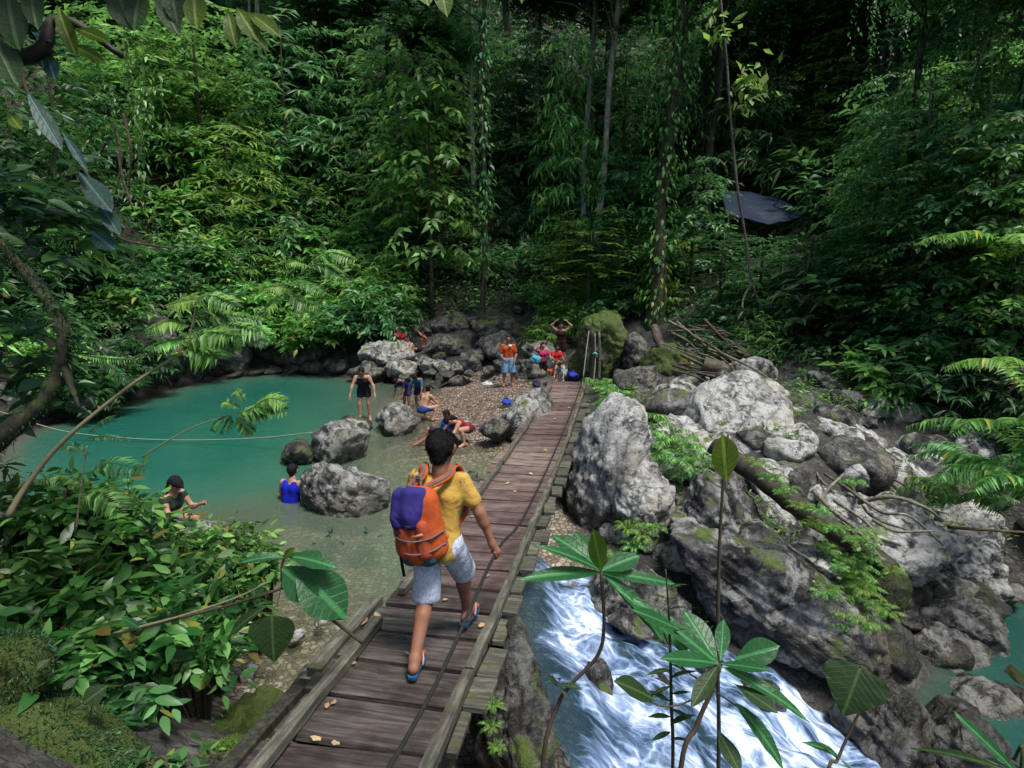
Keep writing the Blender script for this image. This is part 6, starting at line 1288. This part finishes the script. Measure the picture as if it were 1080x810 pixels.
        part(cl.get('name', {'shirt': 'shirt', 'dress': 'dress', 'shorts': 'shorts', 'pants': 'trousers'}[k_]), P, cuts, mt, cl.get('res'), subs=sb, crumple=cl.get('crumple', .004))
    s_body = s; s = s*hs
    if hair:
        P = [(hc+Hd*.038*s-Fd*.026*s, hc+Hd*.040*s+Fd*.022*s, .102*s, .092*s), (hc-Fd*.045*s, hc-Hd*.05*s-Fd*.045*s, .078*s, .058*s)]
        cuts = [(hc+Fd*.055*s+Hd*.02*s, Fd*1.0-Hd*.55)]
        if hairlong:
            e_ = J['nb']-J['fr']*.10*s-T*hairlong*s; P += [(hc-Fd*.06*s, hc-Fd*.085*s-Hd*.10*s, .08*s, .066*s), (hc-Fd*.085*s-Hd*.10*s, e_, .066*s, .04*s)]
        ho = part('hair', P, cuts, M['hair'], crumple=.012)
        if res < .012:
            me_ = ho.data; nv = len(me_.vertices); co_ = np.empty(nv*3, np.float32); no_ = np.empty(nv*3, np.float32); me_.vertices.foreach_get('co', co_); me_.vertices.foreach_get('normal', no_)
            co_, no_ = co_.reshape(-1, 3).astype(float), no_.reshape(-1, 3).astype(float); gh = np.random.default_rng(6); i_ = gh.integers(0, nv, 4200); rel_ = co_[i_]-off-hc; cr_ = hc+Hd*.10*s-Fd*.02*s
            dn = co_[i_]-off-cr_; dn = unit(dn-no_[i_]*(dn*no_[i_]).sum(1, keepdims=True))+no_[i_]*.38+gh.normal(size=(4200, 3))*.28
            V_, F_ = leaves(co_[i_]-no_[i_]*.003, dn, no_[i_], gh.uniform(.016, .036, 4200), leaf_small(.16, .1, .25), gh, .3); obj('strands', mesh('strands', V_, F_, M['hair']), ho)
    if cap is not None:
        part('cap', [(hc+Hd*.055*s-Fd*.025*s, hc+Hd*.05*s+Fd*.022*s, .106*s, .098*s), (hc+Hd*.06*s+Fd*.09*s, hc+Hd*.035*s+Fd*.16*s, .055*s, .03*s)], [(hc+Hd*.03*s, -Hd)], cm(cap))
    return root, J, off
SK1, SK2, SK3 = (.28, .14, .088), (.20, .095, .058), (.36, .20, .135)

# --- the backpacker
mx, my = -.565, 4.40; mz = .752-.354*(4.3-8)/8+.264*((4.3-8)/8)**2
J = joints(1.72, {}); J.update({k: np.array(v, float) for k, v in dict(pel=(0, 0, 0), chest=(0, .035, .29), nb=(.0, .075, .545), hip_r=(.09, .0, -.02), kne_r=(.115, .26, -.36), ank_r=(.12, .37, -.78), hip_l=(-.09, 0, -.02), kne_l=(-.085, -.08, -.42), ank_l=(-.08, -.39, -.755),
    sho_r=(.172, .055, .485), elb_r=(.315, .05, .235), wri_r=(.405, .07, -.02), sho_l=(-.172, .065, .485), elb_l=(-.27, .10, .22), wri_l=(-.20, .30, .14)).items()})
J['T'] = unit(np.array([0, .075, .545])); J['Hd'] = unit(np.array([.02, .30, 1])); J['hc'] = J['nb']+J['Hd']*.165; J['Fd'] = unit(np.array([.22, 1, -.35])); J['hd_r'] = np.array([.42, .1, -.8]); J['hd_l'] = np.array([.3, .8, .2]); J['curl'] = 1.15
for q, ft in (('r', (.12, 1, -.05)), ('l', (-.10, 1, -.10))):
    f_ = unit(np.array(ft, float)); J['ft_'+q] = f_; J['toe_'+q] = J['ank_'+q]+f_*.185+np.array([0, 0, -.05]); J['heel_'+q] = J['ank_'+q]-f_*.05+np.array([0, 0, -.05])
def print_mat():
    m, nt, out = newmat('white and pale blue printed cotton'); n = N(nt); tc = n('TexCoord')
    c = n.ramp(n.noise(tc.outputs['Object'], 24, 4, .6, 1.5), [(.42, (.27, .34, .50)), (.54, (.46, .49, .54))]); fo = n.noise(tc.outputs['Object'], 9, 3)
    pb = n('BsdfPrincipled', i_Base_Color=c, i_Roughness=.85, i_Normal=n.bump(fo, .6, .04)); n.link(pb.outputs[0], out.inputs[0]); return m
M['print'] = print_mat()
man, MJ, moff = person('man in a mustard yellow t-shirt and pale printed shorts walking away along the footbridge', (mx, my, mz+.028), -BTH, 1.72, {}, (.215, .10, .060),
   [dict(k='shirt', m=cm((.58, .36, .075), 6.0), inf=.013, sleeve=.62, hem=-.13, crumple=.010), dict(k='shorts', m=M['print'], inf=.010, len=.99, flare=1.5, waist=.06, crumple=.007)], res=.0105, J=J, ground='feet', hs=1.13)
hw = MJ['wri_r']+unit(MJ['hd_r'])*.088+moff+np.array([-.012, 0, 0]); hr = rotz(-BTH)@hw+np.array([mx, my, mz+.028])
hl = rotz(BTH)@(hr-np.array(bpy.data.objects['footbridge'].location))
CABLE[1] = hl+(CABLE[1]-hl)*1.0; CABLE[2] = hl
mb = MB(); mb.tube(CABLE, .013, 6, 90); mb.build('hand_cable', M['cable'], bpy.data.objects['footbridge'])
def local(o, p): return tuple(np.asarray(p, float)+o)
for q in 'rl':
    a_, ft = MJ['ank_'+q]+moff, MJ['ft_'+q]; h_, t_ = MJ['heel_'+q]+moff, MJ['toe_'+q]+moff; fl = unit(np.array([ft[0], ft[1], 0])); lt = np.array([fl[1], -fl[0], 0]); z0 = min(h_[2], t_[2])-.036
    ol = []; 
    for u_, w_ in ((-.06, .0), (-.055, .026), (-.03, .037), (.05, .034), (.12, .040), (.20, .049), (.245, .042), (.27, .022), (.278, 0)): ol.append((u_, w_))
    top = [h_+fl*u_+lt*w_ for u_, w_ in ol]+[h_+fl*u_-lt*w_ for u_, w_ in ol[::-1][1:-1]]; nP = len(top); top = np.array(top); zb = top.copy(); top[:, 2] = h_[2]-.030+(t_[2]-h_[2])*np.clip(((top-h_)@fl)/.26, 0, 1); zb[:, 2] = top[:, 2]-.022
    so = obj('flip_flop', mesh('flip_flop', np.concatenate([top, zb]), [tuple(range(nP-1, -1, -1)), tuple(range(nP, 2*nP))]+[(i, (i+1) % nP, nP+(i+1) % nP, nP+i) for i in range(nP)], cm((.02, .10, .22)), False), man)
    tp = t_+fl*.005+[0, 0, .012]; mb = MB()
    for sg in (1, -1): mb.tube([tp, t_-fl*.04+lt*sg*.022+[0, 0, .034], t_-fl*.09+lt*sg*.040+[0, 0, .02], t_-fl*.125+lt*sg*.043+[0, 0, -.02]], [.007, .009], 6, 10)
    mb.build('strap', cm((.55, .30, .28)), so)
# backpack
def bp():
    Jb = MJ; o = moff; c = np.array([-.085, -.10, .215]); T = unit(np.array([-.10, -.02, 1])); S = np.array([1, -.10, 0]); S = unit(S-T*(S@T)); Fb = unit(np.cross(T, S))
    if Fb[1] > 0: Fb = -Fb
    P_ = lambda u, v, t: c+S*u+Fb*v+T*t
    t = tag(empty('backpack', (mx, my, mz+.028), -BTH), 'orange backpack with a violet blue top flap worn by the man on the footbridge', 'backpack')
    def pt(nm, prims, cuts, mat, rs=.012, k=.06, cr=.006, par=None):
        V, F = surface_nets(*sdf_grid(prims, rs, k, cuts)); V = smooth(V, F, 1, .4); nr = np.zeros_like(V); fn = np.cross(V[F[:, 1]]-V[F[:, 0]], V[F[:, 2]]-V[F[:, 0]])
        for i in range(4): np.add.at(nr, F[:, i], fn)
        V = V+unit(nr)*(cr*(fbm(V*7, 3)+.5*pn(V*np.array([18, 18, 9.]))))[:, None]; return obj(nm, mesh(nm, V+o, F, mat), par or t)
    org = cm((.52, .095, .022), 5.0); vio = cm((.035, .028, .19), 5.0); gry = cm((.16, .13, .14), 9.0)
    body = pt('body', [(P_(sx*.10, .08, -.18), P_(sx*.095, .07, .18), .105, .080) for sx in (1, -1)]+[(P_(0, .12, -.20), P_(0, .10, .10), .11, .09), (P_(-.02, .06, .2), P_(.02, .06, .2), .08, .08)], [], org)
    pt('front_pocket', [(P_(sx*.07, .175, -.18), P_(sx*.07, .175, .02), .064, .05) for sx in (1, -1)], [], cm((.42, .075, .03), 5.0))
    pt('top_flap', [(P_(sx*.085-.03, .10, .225), P_(sx*.075-.05, .175, .09), .06, .048) for sx in (1, -1)]+[(P_(-.02, .13, .25), P_(-.03, .19, .10), .055, .04), (P_(-.13, .185, .02), P_(.0, .205, .03), .03, .03)], [], vio)
    pt('base', [(P_(sx*.07, .08, -.235), P_(sx*.07, .13, -.24), .085, .075) for sx in (1, -1)], [], cm((.035, .10, .10), 6.0))
    for sg in (1, -1):
        sh = Jb['sho_r' if sg > 0 else 'sho_l']; a = [P_(sg*.07, .02, .26), np.array([sg*.095, -.045, .545]), np.array([sg*.115, .03, .598]), np.array([sg*.135, .125, .55]), np.array([sg*.155, .175, .42]), np.array([sg*.17, .12, .20]), P_(sg*.13, .02, -.16)]
        C = spline(a, 40); Tn = unit(np.gradient(C, axis=0)); W = unit(np.tile([1, .12*sg, 0], (40, 1))-Tn*(Tn@np.array([1, .12*sg, 0]))[:, None]); Nn = np.cross(Tn, W); V = []; 
        for wv, hv in ((-.032, 0), (-.028, .012), (.028, .012), (.032, 0), (.028, -.008), (-.028, -.008)): V.append(C+W*wv+Nn*hv*1.0)
        V = np.stack(V, 1).reshape(-1, 3); F = [(i*6+j, i*6+(j+1) % 6, (i+1)*6+(j+1) % 6, (i+1)*6+j) for i in range(39) for j in range(6)]
        so = obj('shoulder_strap', mesh('shoulder_strap', V+o, F, org), t)
        for hs in (1, -1):
            V2 = np.concatenate([C+W*-.012+Nn*.0155*hs, C+W*.012+Nn*.0155*hs]); F2 = [(i, i+1, 41+i, 40+i) for i in range(39)]; obj('webbing', mesh('webbing', V2+o, F2, gry), so)
    mb = MB(); mb.tube([P_(-.03, .03, .27), P_(-.02, .0, .33), P_(.02, .0, .33), P_(.03, .03, .27)], .011, 6, 14); mb.V[0] += o; mb.build('handle', gry, t)
    mb = MB(); mb.tube([P_(-.165, .06, -.02), P_(-.19, .07, -.14), P_(-.195, .07, -.32), P_(-.19, .07, -.44)], .013, 6, 12, flat=.5); mb.V[0] += o; mb.build('loose_strap', cm((.015, .015, .018)), t)
    mb = MB(); mb.tube([P_(-.17, .06, -.16), P_(-.175, .06, .0)], [.032, .030], 10, 6); mb.V[0] += o; mb.build('bottle', cm((.45, .62, .58)), t)
    for tz in (-.06, -.16):
        mb = MB(); mb.tube([P_(-.205, .09, tz+.02), P_(-.13, .20, tz), P_(0, .245, tz-.01), P_(.13, .20, tz), P_(.205, .09, tz+.02)], .010, 6, 24, flat=.6); mb.V[0] += o; mb.build('compression_strap', gry, t)
    mb = MB(); mb.box(P_(0, .255, .045)+o, (.05, .012, .022)); mb.build('buckle', cm((.02, .02, .02)), t)
    mb = MB(); mb.box((0, 0, 0), (.085, .006, .022), rotz(.1)@roty(-.35)); mb.V[0] += P_(.055, .235, -.03)+o; mb.build('patch', cm((.60, .25, .12)), t)
bp()

# --- people by the water
def spot(px, py, z): return onz(px, py, z)
p = spot(385, 441, .02); person('woman in a black swimsuit and dark shorts wading and leaning forward with both arms out', (p[0], p[1], -.02), PI+.15, 1.56, dict(T=(0.03, .42, 1), Hd=(0, .75, 1), Fd=(0, 1, -1), ua_r=(.45, .3, -1), fa_r=(.25, .25, -1), ua_l=(-.5, .15, -1), fa_l=(-.15, .3, -1), th_r=(.12, .12, -1), th_l=(-.12, .12, -1)), SK3,
   [dict(k='dress', c=(.012, .012, .014), sleeve=0, skirt=.25), dict(k='shorts', c=(.015, .018, .05), len=.4)], .02, fem=True)
p = spot(430, 430, 0); person('child in a dark blue rash shirt bending down over the shallow water', (p[0], p[1], -.06), PI-.6, 1.32, dict(T=(0, 1, .75), Hd=(0, 1, -.1), Fd=(0, .2, -1), ua_r=(.1, .15, -1), fa_r=(0, .3, -1), ua_l=(-.1, .15, -1), fa_l=(0, .3, -1), th_r=(.08, .15, -1), th_l=(-.08, .15, -1)), SK2, [dict(k='shirt', c=(.012, .02, .09), sleeve=.9), dict(k='shorts', c=(.03, .03, .12), len=.7)])
p = spot(441, 430, 0); person('child in a blue and teal shirt stooping next to the child in dark blue', (p[0]+.02, p[1]+.25, -.06), PI-.2, 1.26, dict(T=(0, .8, .9), Hd=(0, .9, .4), Fd=(0, .4, -1), ua_r=(.2, .2, -1), fa_r=(0, .5, -1), ua_l=(-.2, .2, -1), fa_l=(0, .5, -1), th_r=(.1, .3, -1), sh_r=(0, -.2, -1), th_l=(-.1, .3, -1), sh_l=(0, -.2, -1)), SK2, [dict(k='shirt', c=(.03, .16, .26), sleeve=.9), dict(k='shorts', c=(.02, .02, .06), len=.7)])
SQ = dict(T=(0, .45, 1), Hd=(0, .5, 1), th_r=(.35, 1, .15), sh_r=(0, -.35, -1), th_l=(-.35, 1, .15), sh_l=(0, -.35, -1), ua_r=(.15, .7, -.8), fa_r=(-.1, .9, -.5), ua_l=(-.15, .7, -.8), fa_l=(.1, .9, -.5))
p = spot(446, 444, 0); person('shirtless boy in blue and white swim shorts squatting at the edge of the shallows', (p[0], p[1], -.02), -.75, 1.45, SQ, SK3, [dict(k='shorts', c=(.03, .06, .22), len=.85)])
p = spot(472, 464, .02); person('child in a bright blue shirt sitting in the shallows by the pebble bar', (p[0]-.12, p[1]-.12, -.03), PI*.62, 1.3, dict(T=(-.25, -.35, 1), Hd=(0, .2, 1), th_r=(.3, 1, .35), sh_r=(0, .6, -1), th_l=(-.3, 1, .1), sh_l=(0, 1, -.5), ua_r=(.4, .3, -1), fa_r=(.1, .7, -.6), ua_l=(-.5, -.2, -1), fa_l=(-.2, .2, -1)), SK2, [dict(k='shirt', c=(.012, .09, .55), sleeve=.6), dict(k='shorts', c=(.02, .02, .05), len=.8)])
p = spot(493, 466, .02); person('dark haired woman in a red top crouching low beside the child in bright blue', (p[0], p[1], -.02), PI*.72, 1.5, dict(SQ, T=(0, .95, .6), Hd=(0, 1, .15), Fd=(0, .5, -1)), SK3, [dict(k='shirt', c=(.33, .02, .035), sleeve=0), dict(k='shorts', c=(.10, .02, .03), len=.5)], .10, fem=True)
p = spot(306, 529, 0); person('person in a royal blue tank top sitting waist deep in the pool', (p[0], p[1], 0), -.3, 1.62, dict(T=(.05, .12, 1), Hd=(-.1, .35, 1), Fd=(-.3, 1, -.5), th_r=(.25, 1, -.35), sh_r=(0, -.2, -1), th_l=(-.25, 1, -.35), sh_l=(0, -.2, -1), ua_r=(.75, .35, -.9), fa_r=(.1, .7, -.4), ua_l=(-.45, .1, -1), fa_l=(-.1, .6, -.9)), SK3, [dict(k='shirt', c=(.008, .018, .48), sleeve=0, hem=-.08), dict(k='shorts', c=(.01, .03, .05), len=.8)], ground=-.10)
p = aty(178, 545, 8.9); person('woman in a black cap and dark green top seated behind the bushes at the waterline', (p[0], p[1], 0), -PI/2-.35, 1.58, dict(T=(0, .3, 1), Hd=(0, .45, 1), Fd=(0, 1, -.5), th_r=(.2, 1, .1), sh_r=(0, .2, -1), th_l=(-.2, 1, .1), sh_l=(0, .2, -1), ua_r=(.2, .6, -.8), fa_r=(-.1, 1, .5), ua_l=(-.2, .5, -.8), fa_l=(.1, 1, .4)), SK3, [dict(k='shirt', c=(.02, .045, .025), sleeve=.2), dict(k='shorts', c=(.012, .02, .16), len=.8)], .12, fem=True, ground=float(p[2])-.05, cap=(.008, .009, .012))
p = aty(434, 374, 23.0); person('shirtless person in blue shorts seated on the far bank rock beside the red bag', (p[0], p[1], 0), PI-.75, 1.62, dict(T=(0, .25, 1), Hd=(0, .3, 1), Fd=(.2, 1, -.3), th_r=(.2, 1, -.15), sh_r=(0, .25, -1), th_l=(-.2, 1, -.35), sh_l=(0, .5, -1), ua_r=(.2, .5, -.8), fa_r=(-.3, .9, .2), ua_l=(-.2, .5, -.8), fa_l=(.3, .9, .1)), SK3, [dict(k='shorts', c=(.03, .05, .42), len=.8)], ground=float(p[2]))
p = aty(445, 368, 24.0); person('sunburnt shirtless person reclining on the bank behind the one in blue and white shorts', (p[0], p[1], 0), PI-1.1, 1.66, dict(T=(0, -.25, 1), Hd=(0, .1, 1), th_r=(.2, 1, .3), sh_r=(0, .6, -.8), th_l=(-.2, 1, .1), sh_l=(0, 1, -.5), ua_r=(.6, -.2, -.6), fa_r=(.3, .3, -1), ua_l=(-.4, .7, .5), fa_l=(.5, .5, .7)), (.33, .13, .085), [dict(k='shorts', c=(.03, .02, .02), len=.6)], ground=float(p[2]))
p = spot(536, 413, .12); om, oJ, oo = person('man in an orange t-shirt with a white print standing on the pebble bar', (p[0], p[1], H1(p[0], p[1])), PI+.05, 1.68, dict(T=(0, .02, 1), Hd=(0, .05, 1), Fd=(.05, 1, -.1), ua_r=(.28, .05, -1), fa_r=(-.55, .7, -.7), ua_l=(-.28, .05, -1), fa_l=(.25, .7, -.8), th_r=(.1, .02, -1), th_l=(-.1, .02, -1)), SK2, [dict(k='shirt', c=(.50, .085, .02), sleeve=.65, hem=-.12), dict(k='shorts', c=(.20, .38, .58), len=.95, flare=1.8)], w=1.06)
p = spot(572, 405, .3); person('woman in a pink top and black trousers with a hand raised to her hair', (p[0], p[1]+.2, .25), PI+.4, 1.42, dict(T=(0, .02, 1), Hd=(0, .15, 1), ua_r=(.7, .5, .35), fa_r=(-.6, .1, .9), ua_l=(-.5, .4, -.9), fa_l=(.2, .8, -.3), th_r=(.05, .02, -1), th_l=(-.05, .02, -1)), SK3, [dict(k='shirt', c=(.50, .03, .12), sleeve=.5), dict(k='pants', c=(.01, .01, .012), len=1.85)], .15, fem=True)
p = spot(593, 392, .6); person('woman in a dark maroon dress with both arms raised to her head', (p[0], p[1]+.6, .75), PI-.2, 1.52, dict(T=(0, .05, 1), Hd=(0, .3, 1), Fd=(0, 1, -.5), ua_r=(.75, .1, .7), fa_r=(-.7, .1, .7), ua_l=(-.75, .1, .7), fa_l=(.7, .1, .7)), SK3, [dict(k='dress', c=(.035, .012, .014), sleeve=0, skirt=.7)], .2, fem=True)
p = aty(586, 392, 19.2); person('child in a red shirt seated with bags at the bridge end', (p[0], p[1], 0), PI+.3, 1.25, dict(T=(0, .15, 1), Hd=(0, .3, 1), th_r=(.2, 1, .1), sh_r=(0, .2, -1), th_l=(-.2, 1, .1), sh_l=(0, .2, -1), ua_r=(.2, .5, -.8), fa_r=(-.2, 1, -.2), ua_l=(-.2, .5, -.8), fa_l=(.2, 1, -.2)), SK2, [dict(k='shirt', c=(.50, .02, .03), sleeve=.5), dict(k='shorts', c=(.5, .5, .5), len=.8)], ground=float(p[2])+.3)
p = aty(592, 401, 18.6); person('small child bending over a pale blue cloth at the bridge end', (p[0], p[1], 0), PI-.3, 1.05, dict(T=(0, .75, .8), Hd=(0, .9, .5), Fd=(0, .5, -1), th_r=(.2, 1, .1), sh_r=(0, -.2, -1), th_l=(-.2, 1, .1), sh_l=(0, -.2, -1), ua_r=(.15, .5, -.9), fa_r=(0, .6, -.8), ua_l=(-.15, .5, -.9), fa_l=(0, .6, -.8)), SK3, [dict(k='shirt', c=(.45, .40, .40), sleeve=.5), dict(k='shorts', c=(.30, .05, .10), len=.8)], ground=float(p[2])+.25)
c_ = oJ['chest']+oJ['T']*.17+oJ['S']*-.055+np.array([0, .136, 0])+oo; mb = MB(); mb.box(c_, (.10, .02, .09), None, .004, np.random.default_rng(1)); mb.build('shirt_print', cm((.7, .7, .68)), om)
def blob(name, px, py, Yd, wpx, hpx, col, label, cat, seed, extra=None, rough=.5):
    """soft bag or bundle of cloth, drawn in at the mouth"""
    c = aty(px, py, Yd); k = mpp(px, py, Yd); d, F = ico(4); P = d.copy(); P[:, 2] = np.sign(P[:, 2])*np.abs(P[:, 2])**.8; P[:, :2] *= (1-.3*np.clip(P[:, 2:3], 0, 1)**2); P = P*np.array([wpx/2*k, wpx/2*k*.75, hpx/2*k]); P += d*(fbm(P*9+seed, 3)*.045*rough*2)[:, None]
    t = tag(empty(name, tuple(c)), label, cat); obj('body', mesh('body', P, F, cm(col)), t); mb = MB(); h = hpx/2*k
    mb.tube([(-wpx*.25*k, 0, h*.75), (-wpx*.1*k, 0, h*1.25), (wpx*.12*k, 0, h*1.25), (wpx*.25*k, 0, h*.75)], .02, 6, 12); mb.build('strap', cm(tuple(x*.6 for x in (extra or col))), t); return t
blob('duffel_bag', 419, 355, 23.4, 15, 11, (.48, .012, .05), 'crimson bag lying on top of the craggy rock on the far bank', 'bag', 3)
blob('cloth_bundle', 412, 354, 23.5, 6, 6, (.6, .6, .6), 'small white bundle just left of the crimson bag', 'bundle', 4)
blob('bag', 604, 396, 18.7, 11, 8, (.04, .05, .38), 'royal blue bag on the ground at the far end of the footbridge', 'bag', 5)
blob('bag', 565, 379, 19.6, 10, 10, (.10, .38, .48), 'teal bag hanging beside the woman in pink', 'bag', 6)
blob('bag', 566, 404, 19.0, 9, 8, (.06, .06, .10), 'black and grey bag standing at the feet of the woman in pink', 'bag', 7)
blob('cloth_bundle', 582, 392, 19.0, 9, 8, (.5, .16, .06), 'orange cloth bundle beside the seated child in red', 'bundle', 8)
blob('towel', 594, 393, 18.4, 7, 12, (.30, .55, .68), 'pale blue towel held down by the small bending child', 'towel', 9)
blob('bag', 534, 424, 17.0, 10, 7, (.03, .08, .45), 'bright blue bundle lying on the dark bag on the pebble bar', 'bag', 10)
blob('bag', 533, 432, 16.9, 13, 10, (.03, .03, .035), 'dark bag on the pebble bar under the bright blue bundle', 'bag', 11)
blob('cloth_bundle', 514, 405, 20.4, 12, 5, (.62, .60, .54), 'cream cloth lying on the pebbles left of the man in orange', 'bundle', 12)
blob('bag', 529, 375, 20.6, 8, 9, (.06, .35, .28), 'sea green bag slung behind the man in orange', 'bag', 13)
blob('bag', 156, 536, 8.6, 13, 12, (.015, .03, .22), 'dark blue bag beside the woman in the black cap', 'bag', 14)
# ------------------------------------------------------------------ light and camera
w = bpy.data.worlds.new("World"); sc.world = w; w.use_nodes = True; nt = w.node_tree; nt.nodes.clear()
SUN_EL, SUN_AZ = R_(68), R_(135)      # azimuth clockwise from +Y: behind the camera, to its right
sky = nt.nodes.new('ShaderNodeTexSky'); sky.sky_type = 'NISHITA'; sky.sun_disc = False; sky.sun_elevation = SUN_EL; sky.sun_rotation = SUN_AZ; sky.air_density = 1.2; sky.dust_density = 2.5
bg = nt.nodes.new('ShaderNodeBackground'); bg.inputs[1].default_value = .05; wo = nt.nodes.new('ShaderNodeOutputWorld')
nt.links.new(sky.outputs[0], bg.inputs[0]); nt.links.new(bg.outputs[0], wo.inputs[0])
sl = bpy.data.lights.new('sun', 'SUN'); sl.energy = 1.5; sl.angle = R_(16); sl.color = (1, .96, .90)
so = bpy.data.objects.new('sun', sl); COL.objects.link(so)
d = Vector((math.sin(SUN_AZ)*math.cos(SUN_EL), math.cos(SUN_AZ)*math.cos(SUN_EL), math.sin(SUN_EL)))
so.rotation_euler = d.to_track_quat('Z', 'Y').to_euler(); so.location = d*40
cam = bpy.data.cameras.new('camera'); co = bpy.data.objects.new('camera', cam); COL.objects.link(co)
cam.sensor_width = 36; cam.lens = 36*FOC/1080; cam.clip_start = .05; cam.clip_end = 600
co.location = (0, 0, CZ); co.rotation_euler = (PI/2-PITCH, 0, 0); sc.camera = co
vs_ = sc.view_settings; vs_.view_transform = 'Standard'; vs_.look = 'None'; vs_.exposure = 1.95; vs_.gamma = 1
sc.cycles.max_bounces = 6; sc.cycles.diffuse_bounces = 2; sc.cycles.glossy_bounces = 2; sc.cycles.transmission_bounces = 4; sc.cycles.transparent_max_bounces = 6
sc.cycles.use_denoising = True; sc.cycles.sample_clamp_indirect = 6
sc.cycles.caustics_reflective = False; sc.cycles.caustics_refractive = False
